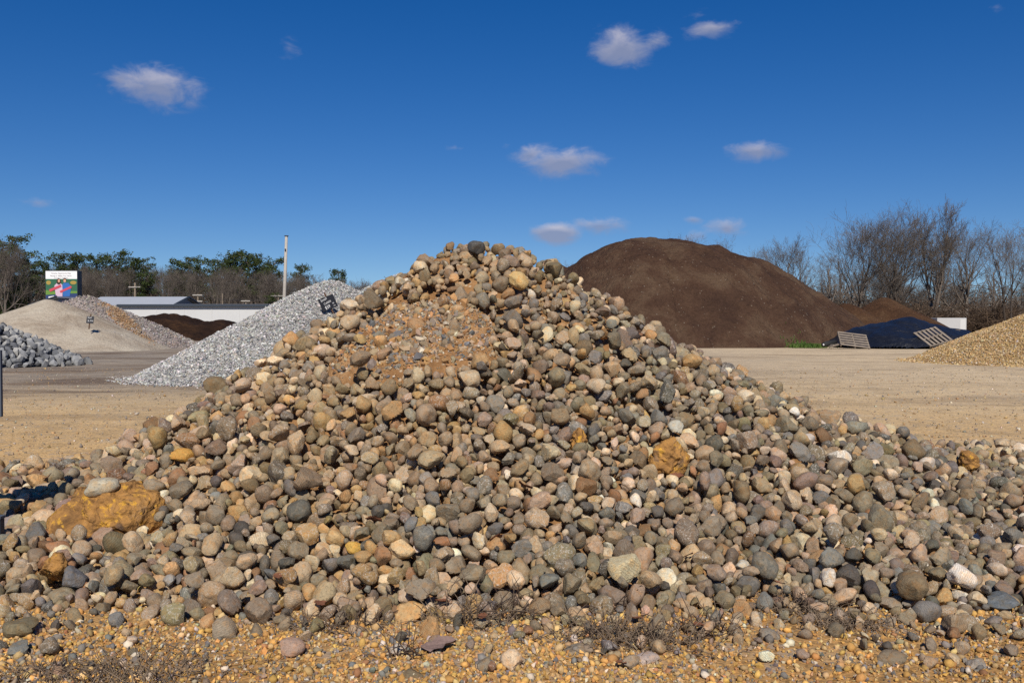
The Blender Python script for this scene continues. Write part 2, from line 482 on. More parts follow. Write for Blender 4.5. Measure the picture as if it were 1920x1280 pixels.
M = {
    'rock': material('river_rock', m_rock, .75, .3),
    'stone': material('gravel_stone', m_stone(), .85, .25),
    'pebble': material('pebble_stone', m_stone(.3, 90), .8, .25),
    'ochre': material('ochre_conglomerate', m_ochre, .92, .15),
    'ground': material('yard_ground', m_ground, .95, .1),
    'dirt': material('pile_dirt', m_pile([(.2, .105, .045), (.31, .17, .075), (.36, .21, .1)], 45, (.42, .33, .23), .3, .8, .02, 2.2), .95, .1),
    'sand': material('tan_sand', m_pile([(.30, .245, .185), (.40, .345, .27), (.44, .39, .31)], 9, None, 0, .6, .1, .45), .95, .1),
    'greygravel': material('grey_gravel', m_pile([(.21, .18, .16), (.29, .24, .215), (.34, .295, .27)], 9, (.42, .40, .38), .3, .8, .1, .4), .95, .1),
    'orangesand': material('orange_gravel', m_pile([(.27, .16, .085), (.31, .2, .11), (.34, .24, .15)], 9, None, 0, .8, .1, .8), .95, .1),
    'whitebed': material('white_gravel_bed', m_pile([(.24, .235, .225), (.32, .315, .3), (.38, .37, .35)], 20, None, 0, .8, .04), .95, .1),
    'yellowbed': material('yellow_gravel_bed', m_pile([(.33, .215, .1), (.42, .285, .14), (.46, .33, .18)], 22, None, 0, .8, .04), .95, .1),
    'mulch': material('dark_mulch', m_pile([(.052, .029, .02), (.075, .042, .027), (.108, .069, .044)], 5, (.19, .155, .12), .035, 1.0, .22, .32), .95, .1),
    'mulch2': material('brown_mulch', m_pile([(.05, .026, .015), (.078, .04, .021), (.1, .056, .03)], 6, (.16, .1, .06), .06, 1.0, .2, .4), .95, .1),
    'compost': material('dark_compost', m_pile([(.02, .011, .008), (.034, .018, .011), (.07, .036, .018)], 4, None, 0, 1.0, .3, .5), .95, .1),
    'riprapbed': material('riprap_bed', m_pile([(.06, .06, .065), (.09, .09, .095), (.13, .13, .13)], 8, None, 0, .8, .08), .95, .1),
    'tarp': material('navy_tarp', m_tarp, .42, .5),
    'pallet': material('pallet_wood', m_wood((.24, .2, .16), (.13, .105, .085)), .9, .15),
    'stake': material('stake_wood', m_wood((.12, .07, .045), (.05, .03, .02)), .9, .15),
    'pole': material('pole_wood', m_wood((.42, .39, .35), (.26, .24, .21)), .9, .1),
    'darkpole': material('old_pole_wood', m_wood((.2, .16, .12), (.1, .08, .06)), .9, .1),
    'board': material('sign_black', m_plain((.012, .014, .022), .4, 8), .6, .3),
    'chalk': material('white_paint', m_plain((.72, .72, .72), .3, 30), .9, .1),
    'slate': material('slate_board', m_plain((.075, .09, .115), .3, 6), .7, .3),
    'whitewall': material('white_siding', m_plain((.5, .505, .5), .12, .6), .7, .2),
    'greyroof': material('metal_roof', m_plain((.36, .385, .42), .15, .4), .5, .4),
    'trim': material('dark_trim', m_plain((.03, .04, .055), .2, 2), .6, .3),
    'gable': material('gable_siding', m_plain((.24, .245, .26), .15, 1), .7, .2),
    'bark': material('grey_bark', m_plain((.15, .125, .105), .5, 1.5), .95, .05),
    'twig': material('grey_twigs', m_foliage((.105, .088, .075), (.16, .135, .115)), .95, .05),
    'barkdark': material('dark_bark', m_plain((.06, .048, .04), .5, 1.5), .95, .05),
    'thicket': material('brown_thicket', m_foliage((.075, .052, .038), (.125, .088, .06)), .95, .05),
    'pine': material('pine_needles', m_foliage((.024, .04, .011), (.05, .064, .017)), .8, .2),
    'grass': material('green_grass', m_foliage((.04, .08, .014), (.075, .115, .024)), .8, .2),
    'drygrass': material('dry_weeds', m_foliage((.12, .085, .06), (.22, .165, .115)), .9, .1),
    'deadstem': material('dead_stems', m_plain((.09, .06, .045), .4, 20), .9, .1),
    'leaf': material('dead_leaf', m_plain((.20, .085, .045), .7, 14, .3), .8, .2),
    'leaf2': material('pale_dead_leaf', m_plain((.22, .15, .13), .7, 14, .3), .8, .2),
    'rubber': material('black_rubber', m_plain((.02, .02, .02), .3, 6), .8, .3),
    'carwhite': material('white_car_paint', m_plain((.4, .4, .4), .1, 1), .45, .5),
    'glass': material('dark_glass', m_plain((.02, .025, .03), .1, 1), .1, .6),
}

# ------------------------------------------------------------------ ground


def ground_z(x, y):
    return .02 * fbm(x, y, 5, 3, .6) * np.clip((y - 3) / 6, .3, 1)


def grid_axis(segs):
    out = []
    for a, b, n in segs: out += list(np.linspace(a, b, n, endpoint=False))
    return np.array(out + [segs[-1][1]])


gxs = grid_axis([(-2500, -200, 10), (-200, -40, 20), (-40, -10, 40), (-10, 12, 80), (12, 45, 40), (45, 250, 20), (250, 2500, 10)])
gys = grid_axis([(-300, 0, 12), (0, 3.5, 10), (3.5, 14, 70), (14, 60, 70), (60, 250, 30), (250, 3500, 14)])
X, Y = np.meshgrid(gxs, gys); Z = ground_z(X, Y) * (np.abs(X) < 120) * (Y < 200) - .012
nx, ny = len(gxs), len(gys)
i, j = np.meshgrid(np.arange(nx - 1), np.arange(ny - 1)); a = (j * nx + i).ravel()
tag(link('ground', fast_mesh('ground', np.stack([X, Y, Z], -1).reshape(-1, 3), np.stack([a, a + 1, a + nx + 1, a + nx], 1), M['ground'])), kind='structure')

# ------------------------------------------------------------------ the cobble pile
# settled stones, ten to a row: x, y, z (in 5 mm), turn about x, y, z (in 0.12 rad), shape * 60 + length (in 5 mm)
DATA = [
-358,1076,20,-7,15,9,997,475,1070,27,-13,-11,5,764,136,1088,42,-15,-15,-6,1301,473,1028,16,2,-2,-24,457,158,976,13,8,-10,1,989,-287,1022,17,4,9,20,512,-105,1038,32,-10,22,3,1294,547,1094,29,-4,-22,-1,1597,317,1130,33,11,1,-8,162,-326,1043,21,-2,7,-6,1717,
-461,1460,170,13,3,-17,1004,-382,1015,15,4,4,23,1110,-289,1224,84,-6,6,-7,1361,228,1367,154,-6,5,5,996,-570,1135,32,-4,7,1,512,182,1620,311,15,7,3,224,104,1050,13,-13,-20,9,753,-276,1098,28,-16,16,-10,992,33,1188,78,16,8,-3,514,-54,1155,82,-3,18,-14,635,
-113,1145,65,5,14,-2,754,-290,1281,114,25,4,-6,1481,-117,1293,145,1,6,-21,702,-394,1184,47,7,-4,9,635,-256,1059,15,-1,12,-1,508,-1,885,12,3,6,17,268,-85,1216,86,18,2,-4,1418,-599,1526,145,-8,12,10,763,457,1431,135,8,-4,21,220,235,1211,55,-18,-16,-10,1604,
403,1138,40,-25,-2,6,276,-270,1343,143,-13,5,-10,218,506,1236,68,-13,-5,-18,1664,733,1646,107,1,-2,0,524,32,1048,13,5,7,-18,929,110,1276,130,-21,1,7,758,-503,1197,45,-6,-16,8,1539,60,1130,46,-4,19,15,1664,440,1354,101,19,0,4,43,-329,1379,156,14,3,-14,1721,
-132,1393,199,1,-1,-14,764,167,1088,28,-20,-9,6,991,422,1189,60,15,18,-10,511,146,1059,24,-1,16,-4,691,253,1071,13,-9,-11,14,1591,-664,1260,45,-13,15,7,214,516,1328,74,19,4,11,164,-267,1174,64,3,-22,-10,392,-184,1391,207,-11,1,21,1296,-549,1099,11,-1,1,-17,935,
336,1319,93,-3,12,-3,942,-69,1467,254,3,-10,12,519,-542,1236,34,-11,9,-20,1364,485,984,13,4,9,23,1408,300,1071,12,-14,15,-2,330,38,1201,103,-5,1,20,1239,58,1290,126,5,8,-12,1293,-515,1274,73,5,-9,-7,213,-352,1368,137,3,12,-15,993,-483,1095,30,-6,14,7,507,
-223,1069,20,12,2,-18,1780,523,1447,109,-9,23,-3,463,418,1122,22,18,-16,-5,279,165,1144,38,9,-3,6,637,475,1565,162,-16,4,-12,523,13,1720,426,11,3,-5,1544,271,1229,61,-3,-13,20,390,-230,1041,13,-8,16,-7,449,65,1104,40,5,-11,18,986,73,1391,198,-4,17,19,513,
-390,1349,109,-19,-12,4,518,-488,1332,93,2,-3,0,1721,568,1466,104,-1,-8,-5,1000,-261,1715,390,4,-20,-14,1301,119,1069,17,16,-6,-3,940,56,1310,150,-9,-1,-18,1293,556,1074,13,10,11,4,1108,-251,1503,283,-2,21,-6,1240,-357,1397,171,7,20,-6,1418,72,1487,253,11,-10,0,1540,
-537,1496,145,18,11,-2,1300,259,1507,227,-7,15,-12,1297,-159,1020,11,-13,17,-2,90,-472,922,11,-3,3,11,501,-332,1130,39,-7,24,-3,450,99,1183,72,2,4,6,638,4,1077,31,-6,-16,7,747,44,1082,30,7,6,9,1108,103,1255,111,-14,-12,-3,1292,245,1153,35,-24,11,-2,992,
378,1454,150,12,7,21,517,-469,1435,142,-13,18,1,1239,-68,1029,12,3,-15,20,982,291,1111,13,-7,-10,19,1594,-333,1196,49,-12,-1,8,214,371,1341,96,-12,6,4,876,-13,1370,174,11,1,-13,1359,106,1149,50,14,4,1,207,-591,1304,65,-2,6,-2,752,-415,1260,69,-7,10,6,275,
365,1187,38,-7,2,-16,453,-503,921,8,3,2,-14,1403,227,1261,81,1,16,-14,752,-183,1098,37,0,3,-19,450,520,1156,43,-7,-13,-6,506,-10,1070,13,-1,1,-5,506,-111,1099,40,8,10,6,207,-301,1684,345,21,-3,6,761,-47,1074,38,-4,2,14,394,309,1369,133,-14,13,10,989,
558,1358,84,-16,9,12,1473,71,1082,25,-8,19,2,1771,170,1229,76,-15,-8,-1,207,403,1304,79,2,-20,-6,511,-350,1343,115,11,-16,-5,1481,392,1116,23,7,13,5,1230,140,1492,239,6,0,-9,638,-468,1102,15,5,19,-15,205,541,1571,143,-15,-2,3,995,515,1351,96,-16,-16,-12,512,
529,1193,49,13,-2,8,208,-480,1612,230,22,-13,4,704,-262,1124,22,14,-7,15,1539,-15,1209,103,4,-1,8,986,-201,1476,237,-10,-11,-7,990,603,1716,158,-4,12,-9,1124,436,1091,19,18,-14,-11,447,261,1437,174,-16,13,3,990,-8,1140,42,-17,-5,-4,985,-171,1629,336,2,-12,-13,1364,
346,1082,14,-10,-13,8,929,-663,1496,101,9,-7,10,1295,-52,1141,47,5,4,19,33,-85,1134,47,21,10,6,1713,-784,1411,51,-10,-4,-10,516,-448,1256,64,14,18,5,1115,333,1678,269,2,23,-8,1243,594,1088,22,-18,-12,4,629,-483,1394,109,-2,-11,-21,217,11,1289,133,-5,20,0,35,
392,1023,9,2,0,0,201,-536,1353,93,-1,2,5,154,-257,1414,200,-19,4,-1,209,10,1117,29,-14,10,-12,464,-418,1040,8,1,5,-13,1168,85,1143,63,6,12,8,690,72,1263,100,-14,12,9,1595,-161,1735,423,8,9,5,1724,557,1162,33,17,-3,7,1471,661,1248,50,2,15,20,1651,
-419,1377,124,12,6,4,1292,449,1068,9,-24,7,0,808,-70,1128,35,-24,-10,-1,878,-235,1433,214,5,-5,8,510,526,1115,27,18,11,2,689,252,1110,31,6,1,-5,1528,-151,1650,372,-7,-17,13,461,-27,1193,88,16,5,13,987,-638,1300,51,1,-7,-12,990,-238,1284,116,12,-16,5,1353,
-69,1062,27,9,0,11,567,-22,1181,69,-6,12,15,327,98,1400,174,16,-5,-3,41,-231,1181,55,-18,4,4,748,460,1152,40,-20,-9,2,448,-501,1263,55,1,-7,19,985,-18,1341,156,1,-2,14,638,625,1386,64,9,-13,-20,817,-140,1309,153,-9,0,-9,1111,-154,1147,65,-7,1,-1,1769,
281,1318,110,17,-8,-17,333,142,1152,47,-6,-14,19,390,-140,1077,36,12,0,1,1281,-406,1447,169,10,11,2,693,-547,1123,20,-13,0,-1,1048,-274,1156,44,16,11,-1,508,355,1252,52,4,10,-20,1355,-592,1234,49,11,-5,18,1349,-399,1135,32,3,8,7,93,232,1513,203,-21,2,10,996,
638,1351,49,-2,-10,21,392,218,1584,259,1,-2,6,218,-26,1131,31,-15,-11,16,211,-114,1409,217,-1,-17,18,756,288,1715,312,3,5,-10,995,2,1668,382,2,-2,-22,700,-282,1130,37,11,20,-7,208,-299,1338,125,-19,14,2,212,-87,1024,9,20,-15,-5,925,-196,1170,65,4,17,-17,1104,
-305,1193,67,-18,14,8,982,263,1318,77,9,-12,-5,220,-39,1643,358,-7,2,-16,760,9,1151,52,-1,-12,-16,1466,-127,1359,167,4,-2,24,510,-342,1099,27,-3,-7,-14,1775,611,1135,27,19,-11,-2,1527,-129,1616,334,-5,10,-5,996,-508,1370,103,-9,-10,-3,1534,-653,1441,78,13,-3,-13,337,
700,1390,54,-4,-12,10,569,117,886,8,-10,-3,3,861,84,1538,281,-7,8,24,1111,-211,1033,10,3,-6,-9,1224,-38,1261,111,-13,13,10,1652,-189,1267,106,12,-1,-11,1664,-554,1445,118,-10,-10,-3,208,-27,1434,214,-7,7,-11,514,-99,1345,167,-12,-4,-6,1528,184,1515,229,-11,-21,-1,1110,
118,1419,201,4,-19,-1,1591,580,1074,9,-13,-17,-6,1701,183,1450,190,-3,5,-5,1415,54,1041,9,21,-7,-8,500,-523,1092,10,-14,18,-1,742,-331,1236,74,-20,8,-4,1532,-595,1610,159,-8,-12,3,1294,-183,1803,457,-9,-18,5,999,-207,1137,37,16,-18,5,96,438,1157,39,4,4,-22,744,
-231,1147,28,-5,2,10,1411,-299,1426,186,5,-15,-1,758,-381,1079,31,6,-6,4,1462,-586,1084,9,-1,1,2,1765,10,1370,160,5,-4,-8,692,100,1122,40,4,5,-10,1171,453,1201,46,-23,4,-3,1711,-693,1338,45,-4,-5,-23,1361,299,1610,243,-9,4,-21,644,683,1231,42,-13,4,1,1290,
168,1303,105,0,16,4,986,-171,1083,31,2,-14,-18,144,-130,1134,48,3,2,-21,503,-829,1582,59,15,-18,2,1243,-575,1207,35,13,-15,14,506,487,1197,58,-11,4,-2,1583,293,908,7,2,-2,-11,197,-628,1190,30,1,2,-10,33,-286,1070,15,6,15,8,986,-112,1251,113,-11,2,18,269,
-261,1226,68,19,-6,2,101,-186,1288,129,-4,-10,-6,1711,789,1423,56,1,12,11,1052,161,1067,10,8,-7,-16,1586,595,1192,38,-6,12,-4,203,229,1435,172,-17,-9,-8,989,-207,1318,142,-1,22,-14,1588,656,1591,114,-5,-3,-10,995,122,1551,261,22,-6,-8,215,192,1123,18,-14,15,0,1712,
512,920,6,-23,-5,-1,1698,200,1060,10,-6,-18,-17,862,319,1430,148,-4,11,19,1354,166,1425,173,15,13,-10,208,-21,1747,419,-2,13,16,460,-43,1049,14,-3,12,6,505,-2,1389,193,-15,19,-3,988,-374,1047,11,-3,-20,-16,808,-425,1126,29,0,9,7,744,-138,1284,116,7,19,7,507,
152,1503,219,-21,-5,-5,993,-64,1278,125,-19,-3,-9,686,-92,1393,210,5,14,11,1287,383,1535,203,0,-13,-7,1412,-165,1140,41,-14,-6,-11,1408,-448,1722,268,24,3,-3,217,-29,1033,10,19,-3,-9,1462,-310,1096,19,-11,20,2,383,-669,1348,59,4,16,-14,1050,-698,1585,114,0,14,22,989,
-592,1106,11,1,11,21,1467,395,1232,39,-4,-2,14,512,-637,1457,92,-1,13,16,511,359,1053,8,24,-2,4,383,-12,1090,26,11,13,-2,1473,-449,1189,54,8,-7,-18,626,-42,1147,61,-3,-13,11,565,-5,1324,140,-3,17,-14,984,-43,1389,192,-2,11,-14,268,-154,1481,256,-10,13,13,928,
323,1236,42,8,14,-6,866,-372,1294,80,-9,-13,6,636,234,1551,237,13,-18,-7,513,-59,1211,94,-4,-2,-4,1045,304,1350,107,-10,14,7,1592,525,1590,160,-10,1,8,757,151,927,8,14,-14,-2,143,521,1085,12,3,-6,-19,267,497,1350,78,15,-14,-3,936,-674,1213,43,-19,-3,-10,927,
-191,1049,14,-13,10,-7,1109,-393,1249,60,-1,-10,7,1344,849,1575,59,-6,-1,-11,511,174,1564,263,23,6,2,1110,-354,1295,92,15,-17,13,1656,-54,1512,277,14,-2,1,994,157,1382,156,-1,10,-8,206,-831,1631,58,-4,18,9,1064,5,1619,348,20,4,-9,400,403,1062,11,9,-8,-17,683,
-31,1080,25,-7,11,-4,1526,-231,1256,97,15,13,3,984,-187,1129,46,-2,-24,-3,1704,-107,1235,97,-3,-17,12,1529,-164,1262,112,10,-2,-4,446,-123,1479,242,0,2,-2,451,-47,1030,7,-17,-16,-6,379,132,1185,56,3,8,24,688,-114,1219,80,12,-11,-13,750,-91,1271,127,16,16,3,1285,
278,1421,154,5,-9,22,694,356,1444,144,6,-11,11,1107,-489,1127,21,-17,8,18,162,-186,1026,12,-10,-2,-16,386,346,1282,67,-15,-4,-6,1174,624,1161,36,6,-6,9,1282,210,1837,381,-13,3,15,1119,826,1496,53,-7,6,14,704,690,1422,63,20,-10,13,393,495,1471,125,-12,12,1,459,
628,1568,111,-16,8,1,1474,-552,1297,69,15,16,12,501,-319,1308,100,12,-3,-8,877,-77,1710,417,-1,4,6,752,-446,1101,23,8,21,-12,1524,617,1472,92,-6,5,8,449,-532,1246,56,2,-16,15,1225,100,928,8,4,6,22,620,229,1065,9,1,-1,11,1522,30,1566,294,-7,-16,-6,1110,
233,1179,31,-3,16,6,39,-202,1356,163,-2,-10,-10,983,-65,1446,229,9,24,4,1653,366,1145,29,-2,2,-12,1224,-168,1167,65,-7,-17,-12,1286,55,1202,87,21,-11,10,1104,-568,1422,110,-8,-4,24,987,48,1522,269,6,3,19,275,210,1619,286,-11,-17,-10,574,-339,1609,289,12,2,-7,1410,
108,1614,320,-3,-12,9,935,73,1025,9,-15,4,2,743,188,1085,11,-15,-6,3,1524,403,1107,13,-2,15,0,1764,315,1332,95,-19,1,-16,982,-131,1169,78,9,3,-20,25,-53,1664,391,-15,7,-8,1353,-252,1216,87,-5,-2,3,384,309,1293,71,-6,-13,20,506,380,1134,21,-16,7,-19,387,
369,1282,66,-4,1,19,749,535,1480,119,14,-18,3,403,-54,1230,107,3,-9,9,502,-137,1215,97,-17,7,5,1645,-361,1030,8,-2,0,23,739,-16,1523,256,20,-9,-8,1421,-200,1532,279,-9,18,9,203,-230,1595,309,14,10,-2,1593,197,1172,42,6,-5,-4,87,100,1229,88,19,15,-3,330,
-450,1302,75,6,22,-5,1712,677,1812,143,-10,12,15,278,-203,1088,23,-3,19,10,922,233,1132,26,-13,7,-15,981,193,1357,133,0,6,3,1468,220,1082,10,24,-4,5,1769,-92,1111,40,14,4,1,1042,297,1121,29,-1,11,21,323,435,1460,135,-7,-14,4,220,-703,1403,63,-14,-12,1,207,
9,1494,256,11,15,5,824,174,1744,366,11,-7,-10,1113,-193,1012,10,-4,16,-1,1519,729,1367,44,-4,1,-23,92,254,1353,118,-15,-17,6,506,-164,1358,178,-2,-10,-14,203,-213,1636,339,-10,-7,-19,1113,-424,1074,10,8,4,0,1586,-315,1148,29,16,-1,-17,28,441,1109,26,9,-3,-22,1103,
466,1119,28,1,-3,25,1580,79,1381,168,1,-6,8,1232,274,1674,285,-3,8,-2,1113,476,969,8,23,11,0,861,62,1628,320,-9,18,7,458,22,1380,179,0,6,17,388,390,1407,126,-3,1,23,1283,-734,1486,60,13,-11,7,1535,-329,1510,220,20,0,-14,1108,-180,1211,86,-17,-9,-1,261,
128,1608,297,10,-9,-3,280,-152,1077,23,-12,4,3,1100,260,1400,151,-2,-17,3,449,-253,1143,32,-8,11,8,87,624,1269,43,-20,-10,2,928,-260,1499,230,-9,-18,-11,982,255,901,7,-4,4,17,1275,-216,1530,263,-14,18,2,874,665,1169,28,10,-15,-3,516,419,1057,8,-22,-4,2,1164,
376,1067,10,-12,-4,-5,1279,410,1243,55,2,21,-2,1463,-730,1399,50,12,1,14,990,341,1396,108,5,6,-17,1467,-672,1412,65,-5,22,-1,1531,730,1787,123,-21,6,13,1601,412,886,6,25,-1,-2,255,487,1188,40,11,-2,17,984,-207,1178,44,3,-6,-5,1714,662,1219,31,-4,6,20,1532,
570,1266,45,11,-10,5,36,289,1492,182,8,8,20,1111,-377,1303,105,0,-11,-14,1648,237,1457,188,12,7,-14,1289,-53,1598,329,-14,9,-20,983,-91,1822,481,25,4,1,695,-481,1078,11,-4,16,-1,682,212,1167,35,5,5,16,926,287,1178,29,14,-11,-15,90,76,1320,134,3,-4,-23,632,
438,1345,79,3,-12,-5,1287,-239,1344,151,-4,-23,-3,626,-379,1383,141,-9,6,21,1106,301,1407,136,-17,7,-2,1711,-750,1541,77,11,9,13,454,-242,1077,21,18,-13,-9,146,-230,1497,242,10,15,-9,1284,339,1465,169,17,0,10,629,441,896,6,6,-1,4,1454,-42,1338,140,14,-8,-3,630,
-458,1407,119,-6,-3,4,445,-496,1083,11,13,-5,5,1042,-423,1110,20,-16,13,-1,1699,-419,1178,38,-2,-24,3,1708,-488,1309,74,-21,3,3,683,57,1435,208,0,-11,-16,984,-485,1157,36,6,11,19,1100,199,1236,81,3,-10,9,500,412,1411,123,16,-15,-12,686,-90,1542,291,-16,-11,-6,983,
-481,1061,6,0,3,9,80,-365,1156,27,-1,5,-3,1286,403,1206,36,12,6,13,1287,204,1333,119,6,-13,9,1405,116,1102,38,-9,16,-12,929,-355,1182,44,2,-19,10,1523,164,1167,53,6,-18,-13,1283,446,1255,57,21,2,12,1535,-88,1440,226,12,4,5,986,79,1488,224,3,-3,-1,505,
1078,1995,69,-1,3,13,1723,-269,1601,315,6,3,-11,986,-242,1155,41,6,17,-7,323,-383,1496,197,17,-17,3,450,762,1523,63,1,5,-15,1353,-197,1652,362,-4,3,-14,1592,-18,1772,458,-4,15,-8,156,326,1109,11,16,13,9,25,-296,1284,87,-18,-6,-9,511,267,1168,33,-11,7,-4,984,
-160,1188,71,14,1,-1,503,154,1242,85,3,2,-1,85,-785,1447,55,-2,20,5,206,148,1593,282,-16,9,2,387,86,1821,452,-4,10,5,1473,57,1199,65,-14,14,-4,206,-439,1236,47,-8,-3,4,277,-29,1281,123,-7,20,-6,1104,476,1272,59,10,-9,2,628,-511,1406,122,18,-3,12,1109,
619,1420,70,-4,2,-25,1525,83,1051,17,-19,-8,5,496,-91,1581,316,-2,-23,4,1651,-444,1753,282,-21,-8,-3,215,-32,1566,292,-2,-5,15,210,274,1097,14,6,7,12,1708,499,1171,35,-3,22,-10,267,462,1349,73,-10,11,-15,1658,372,1432,116,7,-12,0,1716,-464,1072,8,-24,2,-3,138,
83,1113,43,13,-12,-1,1584,195,1139,34,-7,18,8,977,354,1210,40,1,5,13,1104,379,1246,56,-10,-11,3,1527,-389,1279,70,9,7,21,272,439,1381,107,15,-15,9,162,211,1449,183,-15,-10,-7,385,-510,1500,153,20,10,-7,1467,75,1010,7,26,-1,-2,919,36,1506,253,-1,6,-7,880,
-106,1623,352,-8,20,4,1654,-241,1667,358,16,-1,-10,692,566,1243,41,7,12,-9,989,255,1185,42,15,21,0,749,-387,1440,159,-19,-13,4,1410,-424,1432,154,3,-5,-15,981,-349,1496,203,14,-4,0,328,-27,880,8,0,-10,-3,1456,-339,1860,380,-1,-8,11,398,-148,1036,14,-9,-12,-16,1406,
487,1140,31,-2,8,-9,500,-21,1161,49,11,15,-7,271,405,1263,62,-10,-14,10,866,-70,1401,202,0,5,8,1707,-625,1637,152,1,-4,-13,1121,485,1229,62,8,-15,0,87,-181,1257,121,-24,3,9,142,-443,1351,101,-7,-12,15,1585,7,965,6,-25,3,-1,316,118,1722,374,4,17,-3,152,
-441,1808,308,-22,-11,9,278,-612,1139,20,-15,6,-16,567,-292,1169,47,3,3,9,571,-89,1150,60,25,3,-1,565,651,1292,37,7,-12,9,985,-415,1294,80,14,-10,-15,33,-157,1290,121,-4,20,15,1463,236,1333,105,11,-9,-6,447,-312,1414,162,16,9,9,1589,-247,1391,177,-11,14,-6,503,
129,1230,80,9,-22,0,1766,474,1480,148,9,7,-9,509,-31,1496,247,-14,-5,-15,1231,-111,1542,282,5,13,-12,393,-65,1664,365,-22,9,-9,636,77,1699,353,6,-15,6,1228,502,1042,8,6,-25,3,1708,452,1100,11,-16,-13,-10,1706,-659,1153,19,0,19,6,514,-607,1168,27,-3,18,-3,980,
-370,1214,46,-8,-11,-21,1529,-251,1519,256,14,19,0,748,-416,1553,211,7,3,9,684,493,1710,190,-7,5,14,1417,409,1355,92,-5,10,-15,1408,-884,1592,55,0,5,-23,328,-758,1900,122,7,-7,7,1004,-72,1561,306,20,2,-5,388,-290,1607,304,10,-4,-10,1112,47,1600,323,-17,3,-12,1103,
84,1707,377,-5,-13,11,1286,-571,1122,12,6,3,19,1177,180,1042,8,11,8,10,1340,-439,1179,44,19,-11,5,1278,334,1267,60,5,-5,-17,982,-83,1359,163,3,-12,-7,388,-484,1592,203,3,-13,11,750,319,1078,8,19,17,1,324,404,1176,30,-2,5,24,221,-125,1054,22,3,-17,15,500,
-2,1161,62,12,-20,11,979,173,1261,90,3,9,-4,143,-420,1335,95,-11,4,-21,266,15,1422,197,-3,10,12,1597,27,1389,193,-17,-11,-11,502,-563,1625,171,-2,-2,5,343,-435,1607,222,18,-1,16,1109,10,1203,79,-1,-2,11,86,421,1429,130,13,-1,-2,1708,-48,1470,273,5,7,-4,1101,
-441,1088,12,13,3,-5,200,433,1184,36,-9,-5,-17,1109,-184,1359,168,-7,5,-5,571,475,1373,100,-3,26,1,1709,243,1363,133,12,17,-4,628,-698,1501,71,2,0,-12,1118,-132,1480,262,-7,0,7,1524,143,1527,256,-11,13,8,1354,-323,1004,7,-1,1,13,676,-372,1135,23,-9,-7,-12,1775,
295,1316,73,4,13,6,693,467,1361,88,2,-22,2,28,31,1157,54,-14,-13,6,1461,-567,1183,27,-6,0,-15,329,-609,1208,36,-4,4,-24,632,-72,1303,139,-8,-18,7,1584,712,1380,48,15,8,11,1226,151,1467,198,9,-24,2,869,-377,1528,212,-13,-5,1,981,368,1230,52,4,-4,1,19,
-113,1011,6,-25,-4,6,1758,-182,1552,294,0,-21,-3,447,-9,1594,320,1,0,2,986,596,1073,8,-3,4,-7,1038,-364,1471,188,-19,-14,5,1708,-607,1096,17,-5,24,3,79,31,1095,34,-21,-5,-9,806,-634,1162,25,7,-1,-1,443,-179,1338,153,-1,10,-14,1104,-160,1332,155,18,10,9,1106,
-290,1393,158,-12,16,0,984,-236,1371,166,-14,15,-2,1468,698,1506,82,-8,22,-1,329,-542,1590,164,-4,-16,2,580,781,1631,71,18,14,-11,1351,510,1649,183,-7,2,2,693,301,1736,296,14,-1,-8,1724,-644,1216,40,-15,-4,15,82,-101,1466,246,5,0,16,1586,-57,1747,431,-21,-9,-4,1353,
-416,1230,58,-6,10,-18,1341,-312,1482,197,-1,17,3,1113,184,1194,54,17,13,4,1044,213,1230,66,9,-2,16,978,-189,1231,96,12,-10,-14,1523,-76,1254,110,-7,18,-5,743,35,1296,113,-11,12,-9,1531,-461,1367,96,-4,0,7,1469,497,1375,93,-2,0,22,206,-72,1173,73,-13,2,11,1346,
187,1292,107,0,-6,8,1341,416,1375,102,16,-9,16,1588,665,1480,77,-1,24,0,202,-149,1559,296,0,-22,-6,204,-195,1578,310,-12,19,-4,1774,0,1572,305,12,20,-3,1467,-301,1159,32,-1,12,4,1235,207,1093,18,-9,23,3,862,-315,1189,53,13,2,3,78,413,1598,211,0,-4,15,1776,
-474,1211,48,6,12,-14,1281,-6,1457,230,7,1,-17,1343,7,1038,8,4,2,-2,735,88,1614,312,-10,-4,16,1471,-389,1077,18,9,-1,-6,1643,-630,1145,14,5,-20,1,1108,-635,1269,38,13,5,-12,622,133,1244,91,-7,-5,10,1766,195,1222,65,8,12,6,1278,-326,1288,84,-5,7,-11,1103,
43,1481,222,5,24,-5,1228,-336,1285,96,-12,18,-4,23,219,1519,222,4,-5,-3,627,122,1577,289,16,-14,6,26,152,1621,322,2,-3,-11,1228,-187,1079,12,-2,10,24,1109,-156,1115,30,9,-19,3,1708,-445,1171,28,-2,11,-12,1710,234,1094,22,-3,-5,4,262,-79,1326,146,6,-11,-12,1409,
429,1558,185,9,-5,-7,1109,-50,1796,469,1,-6,8,331,-727,1330,40,6,17,-12,1290,-149,1141,38,-11,-18,12,440,-139,1153,54,-14,17,-1,324,-93,1257,114,0,-3,-4,1341,-157,1411,197,10,3,21,929,-2,1798,468,-5,0,-22,939,-328,1117,25,-18,-15,-9,197,-180,1148,52,-11,8,9,441,
73,1211,75,-10,3,-22,1225,-540,1468,128,5,-18,7,210,782,1809,119,18,7,1,154,-495,1787,262,1,9,21,210,839,1503,72,1,-3,-22,628,726,1573,85,11,8,-4,1107,208,1531,233,3,22,-1,331,373,1689,251,2,-23,-7,1050,-24,1053,10,-3,-3,5,979,586,1100,14,7,10,-3,327,
